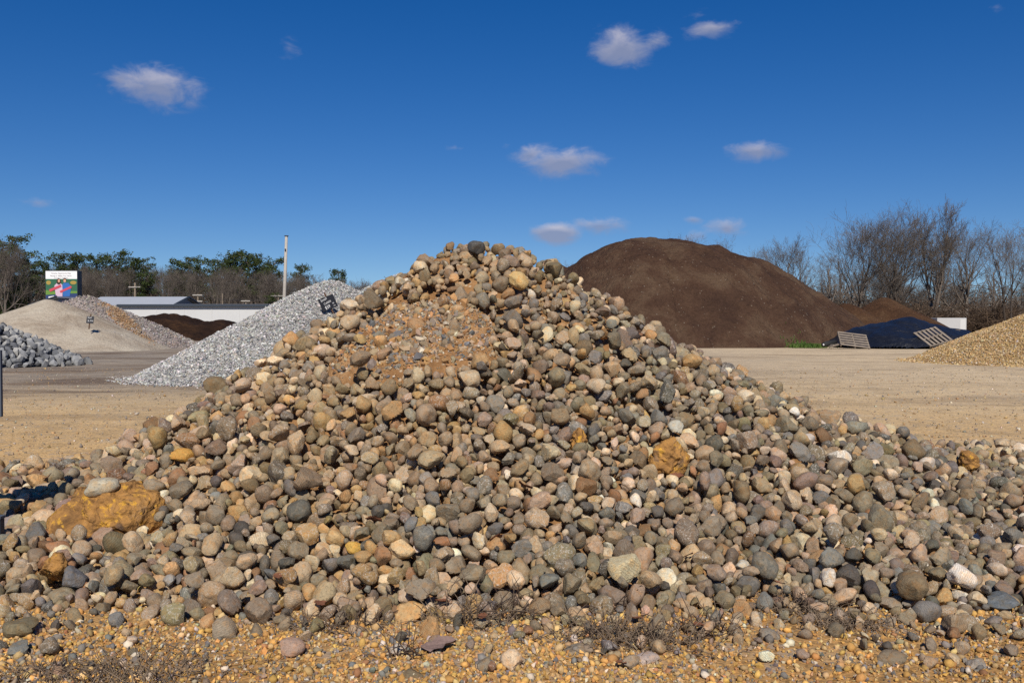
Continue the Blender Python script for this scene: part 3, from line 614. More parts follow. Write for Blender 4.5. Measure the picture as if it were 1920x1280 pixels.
-468,1332,71,10,8,8,1244,104,1090,24,0,-9,-13,1407,652,1238,36,-6,-7,22,743,21,1308,125,-2,21,7,872,294,1336,88,-2,8,9,1051,-50,1347,158,-4,11,4,142,102,1364,150,24,-4,5,1529,649,1546,96,-1,6,4,1473,-534,1670,200,-8,-9,11,159,87,1214,83,18,-5,6,1579,
-531,1138,12,1,-11,-17,871,310,1275,63,-16,-16,12,1343,-38,1218,97,3,23,2,385,12,1261,112,10,10,12,1585,-258,1237,90,4,24,3,1707,421,1294,67,0,20,-4,263,1,1224,95,-18,0,-3,444,-50,1579,304,18,13,5,1473,-114,1641,370,17,-15,3,1109,-456,1194,34,20,-5,-13,277,
-369,1238,53,4,8,8,154,484,1255,45,12,1,-9,1472,169,1371,135,-14,-8,19,206,-200,1391,176,14,14,5,332,927,1863,56,8,0,3,1304,-550,1192,29,-1,-8,-17,19,126,1407,171,17,-2,10,330,-43,1415,210,-23,-2,9,442,15,1482,243,-6,17,-17,1103,873,1697,64,-7,3,14,1232,
848,1741,71,-9,-19,-1,994,94,1237,100,3,19,11,1340,469,1863,238,12,19,7,1297,545,965,7,-2,2,17,1217,-215,1743,396,-5,9,12,1346,25,1660,361,7,12,14,204,-172,1038,17,-10,-3,-14,196,69,1051,15,11,-11,-10,1522,-444,1135,26,-3,2,1,626,-213,1255,96,4,-12,-5,566,
264,1520,202,16,16,-2,631,316,1558,218,-1,23,12,263,-1027,1945,31,5,9,-8,643,-262,1014,6,3,0,-2,1395,-120,1518,265,2,-20,8,330,125,1853,436,-6,2,13,1592,67,1558,285,-10,-14,19,752,-251,1587,306,-9,-12,18,327,119,1378,156,23,-2,0,809,236,1076,20,-17,-13,4,678,
-516,1108,16,1,-12,18,498,-92,1169,68,-6,9,-21,679,-175,1247,91,-7,1,9,1222,-281,1408,181,-7,-10,3,864,818,1585,53,21,-10,1,747,333,1245,53,-1,-9,7,1279,-218,1298,119,-2,13,5,1767,124,1481,212,-16,-1,0,328,-101,1615,337,2,-10,0,1048,-124,1729,417,6,-8,11,1706,
-29,1852,498,-7,0,-7,453,-102,1024,8,-15,1,16,194,53,1071,11,5,5,6,387,-594,1191,26,-15,8,-19,164,179,1281,92,-15,-18,9,1531,549,1181,45,4,0,-20,1762,127,1220,67,5,22,7,1342,198,1277,93,-10,0,12,1401,-504,1773,242,3,-1,11,399,131,1270,110,0,9,7,680,
77,1360,157,-1,3,-1,624,701,1565,88,16,4,-17,501,682,1584,95,12,-13,17,749,164,1698,326,6,6,-3,1122,-427,1203,52,-2,-7,-23,801,144,1275,94,-10,4,-6,927,4,1594,337,14,-5,-9,1769,-543,1148,22,1,1,-17,324,-195,1211,73,2,5,-2,203,459,1302,64,-21,-6,-13,1709,
-577,1341,71,-1,14,-13,1522,-51,1379,175,1,3,3,565,190,1397,164,1,10,0,440,390,1623,215,4,12,2,1108,-775,1691,83,14,-9,-14,1716,-78,1040,17,-11,19,13,801,-330,1333,115,5,6,-12,1764,428,1534,169,-13,8,-1,383,-151,1770,452,9,-8,-11,1529,-494,1300,56,-19,-10,-8,145,
-47,1102,35,-14,-17,5,207,746,1483,54,2,-13,8,1465,913,1661,58,3,-12,11,983,53,1251,109,-19,13,-11,1224,380,1659,235,-5,11,3,201,-187,1530,260,4,-10,-20,94,252,1092,20,7,-14,-1,866,-252,1210,61,-14,3,4,20,-742,1763,116,-1,-6,23,1113,7,1243,103,13,7,1,1043,
405,1554,187,7,-10,-4,449,337,1618,237,2,12,-12,1047,81,945,5,0,3,8,76,-132,1551,302,9,14,-2,82,-196,1603,326,6,12,21,1346,-347,1672,310,-4,1,8,330,-335,1577,255,10,2,-13,932,-132,1029,12,-2,7,-6,557,89,1083,22,-9,-16,-1,377,-424,1147,31,-13,2,-14,980,
10,1190,66,-5,13,-12,1343,161,1216,56,11,-1,-2,263,383,1337,77,5,14,14,1649,-599,1350,74,-2,0,11,1644,407,1452,135,4,6,2,1100,14,1591,305,13,8,-17,1291,-118,1030,9,11,-1,5,495,-97,1042,11,-1,2,11,983,-464,1163,27,16,-16,1,979,-746,1342,35,16,-10,-17,1237,
-678,1375,51,-7,-3,4,1244,-652,1401,50,2,-11,18,1113,-103,1401,190,7,13,2,503,327,1284,68,15,-1,-8,141,-218,1347,149,13,10,5,629,369,1367,104,-20,8,-5,206,64,1379,177,-1,-6,-2,978,322,1475,166,2,-5,16,1102,415,1846,260,-18,13,-10,994,302,1243,46,-11,-19,2,739,
140,1339,135,6,0,-3,1163,-106,1379,179,-4,-15,-4,683,-7,1729,400,20,12,3,634,185,1688,340,17,-1,0,982,-218,1207,61,-8,-6,-17,1289,179,1226,53,9,18,-14,1107,681,1339,38,3,-3,-11,392,-652,1183,30,-7,-14,-18,1218,-141,1200,79,8,5,-2,1520,609,1336,51,17,15,-3,1223,
-608,1439,92,16,-6,-13,1285,2,1447,213,23,-5,-2,442,-149,1447,225,0,1,-9,626,23,1471,227,15,-20,3,1583,-712,1667,103,-20,11,1,764,1063,1940,60,-3,2,-18,984,571,1948,198,9,7,-1,276,-291,1573,272,0,-1,8,328,-389,1719,302,-4,-2,9,1784,244,1808,341,2,6,21,643,
-127,1880,506,3,9,-16,325,-219,1767,424,-5,12,8,1105,131,1066,30,21,10,-11,77,-48,1061,25,-7,16,11,495,299,1169,23,0,3,-21,622,214,1191,41,6,5,-14,1044,-400,1312,84,-9,10,-5,502,-281,1513,231,23,10,-3,387,381,1582,205,0,-7,9,632,-897,1652,67,-4,-16,11,502,
23,1325,139,11,-12,-17,266,247,1623,275,-10,1,10,979,477,1738,212,-6,5,13,1110,-218,1562,289,-25,4,-4,1466,-111,1742,432,-16,-16,-6,26,154,1041,7,-7,19,8,73,-597,1154,13,0,-10,-13,987,-96,1091,27,10,-9,-8,1465,90,1281,112,5,17,-18,507,192,1327,116,5,-11,8,1098,
473,1322,72,-12,9,-4,1465,-586,1400,88,-1,-4,20,1408,106,1465,207,10,16,-5,388,194,1564,249,13,-21,0,331,41,1383,169,-7,20,-2,740,-604,1398,87,4,17,-14,1341,-169,1445,220,0,23,0,385,-166,1055,12,13,20,7,205,228,1737,321,0,24,-7,1777,-300,1556,253,-17,12,-16,391,
-100,1522,276,-1,-18,-3,1280,206,1671,310,5,-15,-12,1300,-402,1874,337,-2,8,2,752,75,1805,434,-4,6,-11,207,362,1139,11,4,-24,-10,504,592,1159,27,7,23,0,1403,-202,1400,189,4,-12,-17,385,-290,1476,212,3,-24,4,1764,97,1505,234,6,-4,-6,203,40,1317,137,-13,16,6,921,
788,1699,87,4,15,9,1656,-101,1492,261,13,7,-8,741,1,1559,287,-14,-2,0,861,-245,1638,340,8,-7,10,979,320,1556,197,-2,17,-9,1288,-62,1163,55,7,-6,-4,683,-300,1307,117,24,-6,0,987,247,1308,100,-19,-2,-11,1276,-599,1382,72,-13,-18,3,209,-325,1366,130,-13,-4,7,1046,
-961,1756,53,0,1,19,216,178,1921,406,-1,6,2,871,-153,1595,320,10,-7,-16,979,271,1795,327,-17,-2,2,454,515,1106,10,2,19,2,444,354,1231,35,5,-9,6,90,-244,1360,139,-2,2,8,450,340,1550,190,-21,2,-11,34,545,1094,10,2,8,21,1704,-183,1185,69,-18,5,9,864,
317,1260,51,-6,7,-5,744,386,1264,67,-17,0,5,1399,211,1304,91,11,-6,-4,1766,-436,1380,107,8,-16,6,443,-328,1469,185,11,-14,1,1227,-500,1590,190,8,-16,13,681,-323,1553,247,11,-8,-20,1460,816,1678,68,9,0,-11,930,-576,1155,38,-8,22,-7,1768,249,1233,69,11,10,3,82,
96,1328,142,18,-2,15,260,278,1283,73,13,-9,6,1521,-359,1260,74,7,-21,5,1336,271,1264,67,-14,8,3,981,140,1347,148,-2,1,13,1580,-550,1022,6,15,-4,-7,1634,41,1711,381,1,-10,14,925,146,1246,70,18,1,9,1282,-159,1484,233,-5,12,1,987,886,1663,48,17,-5,4,214,
23,1271,106,7,-5,-13,1171,-342,1279,79,21,14,3,1525,475,1419,105,-4,-9,3,93,404,1496,154,5,8,-16,983,-359,1598,264,5,-15,17,1281,-13,1819,485,7,-1,7,90,-440,1121,13,-12,-7,1,507,582,1215,35,12,-15,4,625,730,1313,27,15,12,8,217,762,1421,53,22,13,4,1698,
-140,1023,7,17,-13,-13,1034,-460,1120,23,17,-18,5,1408,144,1202,57,8,-21,2,1405,-228,1244,85,3,-2,-18,562,-513,1478,128,19,10,-8,449,-807,1550,51,-11,17,4,634,-569,1309,66,-6,18,-4,1467,-770,1517,60,-11,3,-23,1523,113,1519,237,1,-1,-5,1647,405,1655,228,-4,-2,-20,982,
540,1078,8,-1,0,5,975,-17,1552,275,-7,3,-7,449,97,1598,299,-8,19,-8,262,43,1631,337,-2,9,-16,1345,-127,1679,384,-17,12,-13,1771,-69,1841,491,-3,22,11,1412,-83,1731,429,23,0,5,692,-326,1175,41,4,-15,2,1520,119,1166,40,-2,0,19,87,-605,1314,41,0,-7,-21,398,
365,1621,212,19,-1,-3,208,18,1076,18,-5,-2,-11,1458,-87,1103,22,8,16,15,573,280,1162,19,1,12,-21,1458,-96,1213,71,-1,-15,18,1338,392,1396,101,-8,-8,22,1171,-411,1437,137,1,-14,-15,201,972,1816,65,-21,-9,6,689,616,1595,121,4,-4,12,145,-186,1516,248,-10,11,-4,1706,
-121,1771,436,-3,9,7,211,201,1600,269,7,0,10,1171,-186,1719,390,-4,-4,-6,567,268,1754,319,-10,7,-5,149,-169,1826,469,-6,1,-8,1477,80,1102,21,7,16,6,1718,-139,1188,58,17,18,-2,1600,-573,1266,34,0,-17,17,1782,25,1357,141,14,12,-11,631,-114,1340,150,-18,-1,3,1345,
-177,1475,226,22,3,0,502,-514,1182,29,4,-21,-12,1345,-120,1269,119,-5,-8,8,1048,696,1487,69,14,8,9,501,576,1551,121,7,-8,-17,931,-749,1587,89,-24,-8,-2,923,298,1521,206,3,-2,-6,1278,546,1646,162,-17,4,9,753,273,1360,115,13,-4,18,319,-73,1648,343,7,-1,-10,1109,
-48,1721,413,10,8,-7,380,99,1696,354,-21,1,7,24,-172,1531,278,16,16,-10,1098,29,1812,462,6,17,4,507,-600,1128,14,-11,2,-19,684,36,1173,64,-4,3,1,1757,50,1181,59,-9,-6,-14,678,-330,1220,59,-9,-14,-18,983,285,1243,61,-15,13,6,385,35,1260,101,12,-4,-8,686,
282,1513,195,7,-3,-23,387,-225,1494,221,-17,-17,2,984,-355,1547,225,5,-6,18,201,-343,1552,242,-13,12,14,444,-467,1583,207,-13,-16,0,1584,14,1044,15,-6,1,-17,434,179,1334,120,-1,-26,0,140,-305,1521,225,11,9,10,1467,91,1512,251,-6,-9,0,389,392,1071,6,-16,-8,7,1637,
283,1063,6,18,16,1,614,-73,1606,320,19,0,14,393,-136,1537,281,-25,-1,1,1338,-373,1685,300,2,-12,-17,325,22,1175,57,-20,-3,-16,269,285,1241,39,-10,-10,13,875,622,1330,30,-3,-10,9,160,293,1375,119,17,4,-7,384,-497,1451,111,-4,4,-13,995,554,1144,28,-11,-2,6,1281,
-293,1192,53,9,-22,-1,1104,-249,1195,49,15,-15,-12,1587,58,1420,192,12,7,-16,1463,-297,1533,242,18,-3,-5,1702,-457,1570,192,19,9,1,984,-125,1208,86,5,8,-5,556,358,1312,80,13,2,2,261,106,909,5,-25,-4,-2,552,-399,1665,262,0,6,13,1583,-44,1483,261,7,3,22,1529,
-309,1623,302,-1,18,-6,326,20,1615,318,11,-10,-6,393,-109,1129,33,-2,8,-6,276,45,1159,48,-7,7,-11,1044,36,1114,39,9,-2,-11,863,-218,1187,64,-5,-12,-12,1640,-349,1250,61,-6,-3,-1,386,-460,1279,68,2,-11,7,1227,-229,1331,137,-10,14,-5,1167,175,1354,129,-8,0,10,921,
41,1398,180,0,-12,-10,24,-813,1444,48,3,22,10,704,654,1399,54,18,0,-14,444,353,1428,129,-4,0,-13,321,181,1532,241,-4,24,2,444,-882,1794,52,5,-11,-16,639,384,1297,75,17,2,-12,1099,36,1743,398,16,11,-5,446,-233,1545,267,-14,-5,6,146,-157,1539,275,-1,10,22,1701,
218,1758,339,-4,4,-15,1284,-96,1785,450,-3,-18,-12,1172,-138,1131,28,-3,20,6,1647,-368,1176,32,3,19,-13,145,-271,1422,168,11,14,10,1059,-434,1569,200,-19,3,-3,1048,-240,1121,15,15,-10,13,1224,582,1132,25,-6,-15,-1,1641,232,1303,89,-4,-13,3,1341,546,1405,87,2,6,7,209,
37,1493,234,12,-15,12,925,101,1492,219,10,18,1,1405,58,1487,231,2,15,4,83,220,1104,22,-3,0,4,618,-265,1381,159,0,3,23,571,-521,1454,125,0,9,-5,28,-234,1419,189,-3,-8,-8,859,386,1493,166,1,-4,-22,980,663,1704,121,-20,14,2,746,-617,1761,170,-7,-17,-8,579,
386,954,6,-10,1,6,1270,134,1736,379,13,-5,10,202,-114,1575,307,-17,-12,-3,1762,-93,1164,46,-20,-7,-2,1352,485,1158,29,0,-19,17,149,-241,1338,125,0,0,22,925,-458,1539,164,-11,12,9,686,-35,1144,48,12,23,1,437,-671,1229,36,-7,12,16,147,54,1381,163,-6,19,-5,738,
199,1377,140,-5,-10,0,265,-382,1583,239,20,-6,5,324,467,1630,183,22,4,-3,326,-420,1677,264,-17,-8,3,146,-20,875,6,-2,2,-14,133,-342,1740,341,-22,-2,-12,680,-172,1505,260,24,2,2,1278,-237,1703,369,2,-11,-10,392,530,1060,6,-8,21,1,1757,362,1100,10,6,18,-3,382,
-28,1111,23,-2,-4,-5,505,281,1208,29,16,15,4,455,145,1348,125,-15,-7,-5,447,124,1334,132,-2,8,7,446,-658,1216,32,21,13,-2,323,-146,1217,84,16,-7,2,564,-479,1300,63,2,1,8,1641,-47,1307,129,-11,-12,-5,1098,221,1313,108,10,7,-2,1335,167,1364,150,4,15,14,1395,
223,1410,162,-9,7,13,981,370,1507,168,-4,-8,-19,1285,-526,1522,153,8,10,-20,1595,835,1678,58,-17,-10,-6,329,635,1692,131,-18,15,11,632,-457,1671,237,14,-7,-2,1468,28,1081,27,-6,14,-6,375,-164,1153,48,13,3,-7,1166,-418,1617,234,2,20,8,147,-32,1769,435,7,12,-16,505,
51,1751,405,-20,8,0,500,-128,1087,22,-12,11,19,1109,370,1093,7,5,-11,3,492,217,1128,14,-11,19,2,987,319,1224,22,16,-9,-4,441,-678,1858,153,-11,-7,5,218,-204,1070,14,9,13,9,744,-296,1115,26,-6,2,-16,806,37,1141,43,-10,8,-17,1099,516,1147,25,9,11,20,977,
-245,1276,98,17,-18,-2,201,648,1321,42,12,-4,11,1222,492,1322,66,-7,-19,14,976,-31,1382,179,18,3,13,1278,32,1376,157,1,-3,21,1342,297,1476,168,-6,20,-4,323,425,1499,155,-12,-22,-4,682,317,1515,188,-5,-12,-10,141,254,1603,257,-11,8,-9,445,324,1745,279,13,-4,-3,1475,
-403,1283,83,12,8,12,1516,-550,1336,78,-12,6,-9,1401,639,1470,89,5,-19,12,376,-337,1035,6,-18,-1,-3,491,-187,1739,397,6,20,0,1291,115,1685,339,12,22,-3,987,-266,1539,251,9,17,-8,1045,-74,1792,457,15,-16,13,625,24,1847,476,-6,24,7,635,-20,1687,381,1,-11,-16,1703,
-252,1769,407,-11,-4,13,983,53,1800,434,-9,0,-11,1703,-630,1220,35,-10,2,8,686,214,1221,50,5,7,-13,262,538,1297,57,22,-2,-1,1592,135,1297,113,-6,15,-19,144,-27,1316,130,5,14,19,1641,-155,1347,167,17,-14,5,198,-603,1478,107,-13,-22,-1,333,304,1458,158,-9,14,14,379,
539,1551,129,21,-11,4,1581,436,1602,195,2,1,-25,504,-369,1251,65,-12,-12,-11,1457,448,1293,66,-9,1,-11,1695,-567,1355,75,-7,8,12,808,558,1060,5,1,-24,-7,1571,-69,1551,285,-4,-8,10,273,-276,1665,334,15,-8,-11,1707,-245,1827,428,8,11,12,878,-454,1080,5,1,-1,11,795,
356,1156,19,10,-13,-7,1703,-730,1309,35,5,-2,7,564,-24,1483,235,21,-7,-3,496,345,1130,14,9,-10,15,560,369,1124,17,-4,-5,-7,735,381,1154,29,8,-11,1,864,484,1213,49,8,-7,16,981,-565,1247,38,6,4,4,682,532,1244,49,9,-10,21,385,-211,1310,129,9,-5,-8,1338,
226,1343,117,7,18,-17,617,-222,1408,178,16,11,2,801,-202,1419,207,7,-5,-16,1776,658,1504,87,-6,14,-18,265,-4,1207,85,-3,-7,9,1576,-159,1203,80,-5,25,-4,622,209,1352,133,-9,-22,6,494,-536,1402,104,8,2,-19,920,-934,1785,52,-12,-3,2,563,126,1052,5,-1,-2,9,553,
93,921,4,3,-1,-8,791,177,1625,276,-2,-9,4,508,-96,1710,397,-3,16,12,1465,-323,1596,269,3,17,-7,739,-288,1581,286,-8,3,1,1100,-111,1718,406,3,-7,-21,86,-350,1772,345,6,-6,13,509,43,1690,353,1,4,12,148,605,1080,9,17,3,-8,1577,475,1105,14,0,-3,0,1286,
-6,1318,118,8,8,6,1590,-524,1353,79,-23,8,-7,926,487,1442,104,-5,19,-2,1292,350,1678,240,-17,-14,13,461,644,1141,26,23,-4,2,318,-206,1184,63,16,-10,11,565,-436,1194,44,-10,-8,-3,1280,-416,1467,173,-10,5,7,633,501,1544,139,19,3,2,695,-648,1571,106,23,-4,-3,1529,
441,1853,245,-22,4,0,513,-77,1165,57,-2,-9,10,496,355,1479,163,-15,-14,-3,810,-372,1537,228,-13,-9,4,738,-535,1090,7,12,8,5,253,217,1644,282,-1,-11,9,1543,-17,1558,301,6,-16,-10,19,-139,1642,346,-19,-8,9,1589,244,1650,284,0,-12,-6,1223,-202,1738,412,4,3,-16,83,
470,1070,7,22,8,0,317,-627,1094,13,-10,1,-16,392,-415,1123,17,-16,12,-9,562,568,1114,15,5,-6,-21,37,80,1195,62,-1,1,0,264,-85,1385,175,3,26,1,1100,512,1024,8,-21,-7,-1,1518,-615,1109,16,7,-3,-20,321,-230,1166,45,6,-5,9,1275,115,1253,91,-4,-1,-4,1765,
252,1286,71,-7,-23,6,20,-154,1315,128,0,6,21,1520,-53,1365,167,-24,-7,2,22,590,1387,57,-1,-4,12,629,-253,1368,155,0,6,12,1582,-584,1423,94,12,-19,-7,684,-352,1404,148,6,-18,-17,454,795,1632,57,-24,0,-9,206,345,1606,229,1,6,5,863,878,1731,66,22,6,4,880,
185,1260,74,-5,-12,13,1100,366,1536,191,6,22,4,917,973,1869,64,2,5,23,1347,-529,1033,5,-4,-22,10,730,-277,1052,7,-3,24,1,675,17,977,6,-2,3,-15,1755,154,1618,285,-13,-2,20,993,-40,1624,337,-3,-18,19,1342,120,1634,330,18,-12,-5,627,-210,1590,312,3,0,-20,1768,
-584,1124,10,17,-14,-7,198,195,1156,30,4,-4,23,1526,222,1162,23,-3,-1,1,676,-92,1326,135,11,12,5,807,-752,1402,34,-10,18,12,207,-240,1472,212,22,1,1,1241,-466,1617,210,-19,16,-3,1591,-315,1079,9,-19,3,7,1519,-72,1228,97,0,-5,-17,1403,-13,1257,105,0,-16,-14,381,
429,1267,55,-12,-2,-22,1704,247,1295,82,9,-5,1,1099,784,1476,54,4,-25,-1,257,688,1465,61,18,-15,6,687,-334,1454,175,-19,17,-5,1175,-290,1452,191,-16,-4,13,1588,-436,1530,180,9,11,-4,1046,386,1543,182,6,-3,-10,1707,266,1555,243,-4,-3,6,1405,272,1628,255,6,11,13,151,
755,1374,43,2,11,3,976,133,1423,179,-12,5,-5,323,101,1798,418,16,-10,9,1699,85,1794,410,-6,-7,9,688,422,1081,9,7,-22,-4,197,333,1233,25,-2,2,19,1645,-78,1407,187,-7,-2,17,740,435,1719,221,-1,-23,2,1292,-411,1072,16,9,-9,-10,1395,687,1212,42,-13,-18,-7,678,
-126,1231,89,13,7,8,926,312,1243,53,2,-11,-9,1036,308,1232,40,-4,25,-6,1093,756,1321,46,-1,-1,-2,933,504,1293,57,5,-2,5,383,-269,1307,110,-1,4,5,383,94,1300,125,-4,-3,-25,501,-144,1418,214,-4,14,-9,1520,325,1396,125,-12,2,-9,690,-689,1606,108,-1,-11,-7,864,
744,1625,85,-10,-7,-2,511,273,1641,270,-1,-8,-10,1102,752,1807,123,1,14,-18,511,342,1243,37,7,3,2,79,197,1477,200,2,17,-11,139,-581,1535,123,19,10,2,1708,-723,1573,84,7,-3,20,687,32,1482,253,6,-6,0,136,-288,1548,257,-10,18,9,1395,-230,1761,410,13,4,-19,320,
299,1888,337,-5,-4,9,511,118,1825,414,13,-9,15,324,130,1834,408,18,11,8,506,-91,1848,495,7,3,5,509,620,1097,9,17,14,9,1041,338,1155,16,-7,13,2,632,-633,1326,42,2,17,-4,1050,-226,1437,189,-10,9,-10,924,-375,1605,245,14,-1,0,513,-58,1058,13,-17,5,8,76,
20,1137,40,-19,-4,-15,377,-515,1244,41,8,-2,6,865,-217,1244,85,12,14,4,917,-5,1189,71,-7,8,20,14,-510,1339,73,-1,19,-17,1521,-453,1320,83,-3,2,12,497,254,1325,104,13,-18,-7,921,-72,1397,176,7,15,3,142,684,1404,45,15,18,1,445,282,1395,117,9,-5,-15,335,
-885,1611,52,-6,20,14,89,-915,1621,53,3,-7,-17,515,362,1602,207,7,-4,2,740,586,1660,133,9,0,-8,217,319,1639,241,-10,19,8,1586,-232,1212,76,7,8,-10,1212,114,1239,86,7,0,-4,560,-593,1298,45,-13,-2,8,80,-21,1403,192,8,-20,-10,1699,-346,1474,194,-8,-7,6,17,
8,1463,220,6,-11,-19,622,17,1733,394,14,9,-3,1467,-187,1774,425,21,-9,-8,1585,-313,1665,316,3,-5,-10,692,-172,1682,362,-6,-15,5,1529,335,1092,6,2,-3,6,616,338,1119,9,-9,4,-11,382,55,1170,53,13,-10,18,1577,-205,1242,79,-1,11,-19,1343,-13,1286,107,-6,2,-11,384,
564,1320,46,-1,15,4,1053,316,1327,78,3,9,16,1218,201,1075,11,-10,-10,-7,440,-360,1221,54,5,6,14,916,70,1183,63,-12,-13,4,1332,143,1218,63,17,-9,3,1276,-527,1275,53,21,2,-12,495,-562,1289,55,5,-3,-11,1101,-439,1342,80,9,7,2,23,-161,1322,138,7,17,1,1697,
-425,1423,140,-11,-8,14,1643,-370,1360,119,5,-18,4,1645,433,1438,115,-5,-2,18,151,-396,1503,183,1,5,-14,807,125,1529,245,1,4,7,90,654,1261,37,11,-5,2,1103,-724,1503,71,12,2,5,1581,464,975,4,2,4,21,370,54,1583,293,-16,17,-6,263,-262,1555,292,17,13,-3,1588,
-691,1242,32,11,10,2,1418,-126,1252,98,-3,5,-24,1279,633,1309,38,10,9,15,442,-187,1341,135,-6,-6,-16,204,324,1535,189,-5,-7,18,1648,-33,1065,13,-10,-8,-8,321,634,1116,19,5,-22,3,738,445,1132,29,-12,-10,-2,1096,619,1182,29,-9,-20,-12,1760,501,1200,46,4,7,-13,256,
199,1196,44,14,-15,12,1585,210,1206,49,6,-7,-12,1398,25,1229,89,7,12,11,931,195,1307,103,5,20,12,1767,87,1350,144,-10,13,-20,1098,235,1352,119,8,6,-18,1097,-547,1407,103,-12,13,-17,378,272,1397,133,0,4,20,320,727,1764,112,-6,-5,-21,1228,-543,1791,237,14,-6,8,1107,
968,1994,62,2,10,7,689,-258,1284,101,3,-20,9,1336,-494,1356,98,10,6,-13,1043,351,1412,118,6,2,-9,200,47,1454,208,-4,-7,-3,1583,574,1570,128,15,-10,-4,258,-69,986,5,0,2,16,72,-261,1803,416,7,-4,1,697,-398,1844,322,-3,13,-17,1713,604,1281,31,1,-10,6,561,
-432,1283,57,2,-1,-3,1116,-268,1327,114,-16,7,9,380,-641,1345,50,8,-12,-8,626,421,1248,40,-13,-3,17,872,77,1229,84,5,-9,-15,262,5,1287,113,-3,10,22,862,70,1276,116,2,22,-6,801,221,1360,129,-14,-7,10,1640,-299,1393,143,-1,-9,-14,1644,-423,1401,132,-17,-10,1,202,
-180,1394,182,1,14,-4,444,205,1414,159,-11,-5,19,1162,344,1493,178,19,-3,-2,1762,-170,1251,101,15,-14,10,1694,155,1286,92,-7,-19,5,1644,670,1451,64,-18,-15,-1,1403,-595,1494,113,-4,5,12,82,273,1077,8,-6,20,11,437,-459,1825,286,-13,11,5,1004,142,1803,395,16,4,-6,1523,
36,1761,423,4,-2,13,267,-63,1819,481,16,6,17,325,201,1804,369,-1,-18,4,327,127,1628,312,-8,-10,22,749,-332,1091,11,0,0,-3,1528,-382,1183,30,12,-4,9,860,571,1179,32,-1,-9,16,627,-66,1370,158,11,9,-11,978,566,1379,65,6,18,-7,280,504,1427,94,-12,-21,-1,1104,
-404,1425,123,-10,-2,12,1048,-142,1048,16,13,8,-5,615,677,1198,34,0,-20,15,1646,634,1251,33,-5,-4,19,318,-374,1263,67,6,-7,13,319,-209,1285,108,6,-21,-7,321,-704,1318,47,7,0,9,77,-220,1274,104,-15,-1,-3,678,-59,1293,128,3,-12,-6,1645,-74,1352,153,-7,17,4,1340,
100,1385,161,-2,4,8,1641,798,1456,53,-11,8,0,1647,-317,1433,169,-5,-5,-13,982,173,1495,199,-8,-7,18,198,-496,1519,163,-6,-4,-16,395,485,1613,174,-20,4,13,151,1009,1822,58,-18,7,2,145,-381,1446,174,19,10,-9,444,292,1641,263,-7,17,-10,1645,126,1711,356,7,5,22,1282,
-241,1555,279,-12,5,14,628,-258,1645,326,22,12,-1,501,72,1790,420,-3,-17,-5,1096,-246,1313,117,-17,9,14,1707,574,1343,48,-9,4,7,454,-774,1390,38,-14,1,-7,1283,-140,1390,174,-7,-15,20,919,416,1518,160,-14,-11,2,1706,-539,1197,21,-1,-12,-20,739,121,1211,59,-13,4,14,857,
-10,1198,76,4,-26,3,1218,-13,1297,115,3,-8,-21,377,366,1302,72,9,-21,1,1649,-480,1357,103,9,-4,10,496,602,1363,48,-15,-11,1,1696,578,1425,90,12,-10,-16,1039,-49,1438,218,8,11,4,260,-363,1574,233,9,-3,22,1406,-525,1604,173,-2,-5,-9,505,522,1643,165,-4,16,-17,865,
611,1625,126,-15,2,-9,743,-485,1191,33,-18,-4,-4,1036,294,1222,38,-24,-5,5,735,104,1345,143,9,10,-9,260,-441,1425,137,21,13,5,196,364,1566,196,6,-11,12,1458,100,1647,323,9,-21,0,209,-340,1603,269,-12,3,1,1102,100,1561,273,4,-6,1,742,-290,1744,351,-1,22,0,750,
66,1715,378,6,-7,-19,259,140,1692,342,14,11,5,808,-94,1686,388,16,-15,-4,1644,156,1732,358,-8,5,1,1638,36,1748,437,-9,-24,6,496,-130,1045,8,-13,17,-8,198,-602,1093,7,2,-5,24,1637,330,1136,14,-10,19,13,812,23,1154,40,13,14,-4,1283,-545,1264,51,0,3,0,506,
749,1351,32,15,6,11,1350,-90,1397,179,-25,-4,0,1343,958,1857,56,-1,12,5,984,615,1150,30,16,1,-10,259,638,1159,27,-21,11,-7,437,626,1207,33,-14,-3,17,1159,54,1245,93,-3,20,-9,1524,331,1303,69,15,-3,-10,443,-681,1431,76,-19,-1,0,914,627,1465,81,-5,-1,23,677,
298,1572,222,-4,6,16,559,338,1585,219,11,-9,18,1637,-538,1636,181,2,-4,-4,979,533,1768,194,-14,-9,-3,1404,1151,2046,49,24,-6,-5,275,276,1336,97,8,0,18,1580,-415,1365,112,-8,2,19,618,774,1416,44,-1,13,-4,740,-345,1538,248,-4,6,21,1094,-589,1735,184,-2,-2,10,1171,
-344,1747,323,24,-6,-6,1353,248,1674,289,19,-15,-8,747,-314,1879,390,12,-5,-3,631,30,1878,487,19,-4,-6,1286,-114,1705,392,-13,11,11,1459,4,1056,6,-3,-1,20,1166,462,1134,25,15,9,1,1707,505,1217,44,1,-1,-2,1108,-46,1384,159,-12,19,-6,1707,-53,1407,194,-8,-5,24,1523,
-746,1577,66,-2,-23,-6,998,-500,1150,29,-6,8,-4,1585,-504,1291,62,11,1,11,1038,-11,1423,196,-7,-1,3,1347,594,1476,91,-9,-20,2,924,36,1473,208,17,-5,-16,1702,386,1518,169,9,-15,9,1411,-312,1541,229,9,18,-12,1225,-417,1631,247,8,22,8,678,719,1829,123,20,5,14,931,
-338,1303,100,7,-14,-1,862,340,1445,153,7,-4,22,974,-462,1553,178,-4,23,0,746,734,1723,105,-9,15,10,197,58,1101,14,19,5,12,387,-236,1575,290,6,0,11,89,-28,1577,310,11,5,-22,1517,-238,1634,324,11,4,5,1704,-85,1644,356,-8,-8,1,1758,-325,1626,290,-5,3,-6,1043,
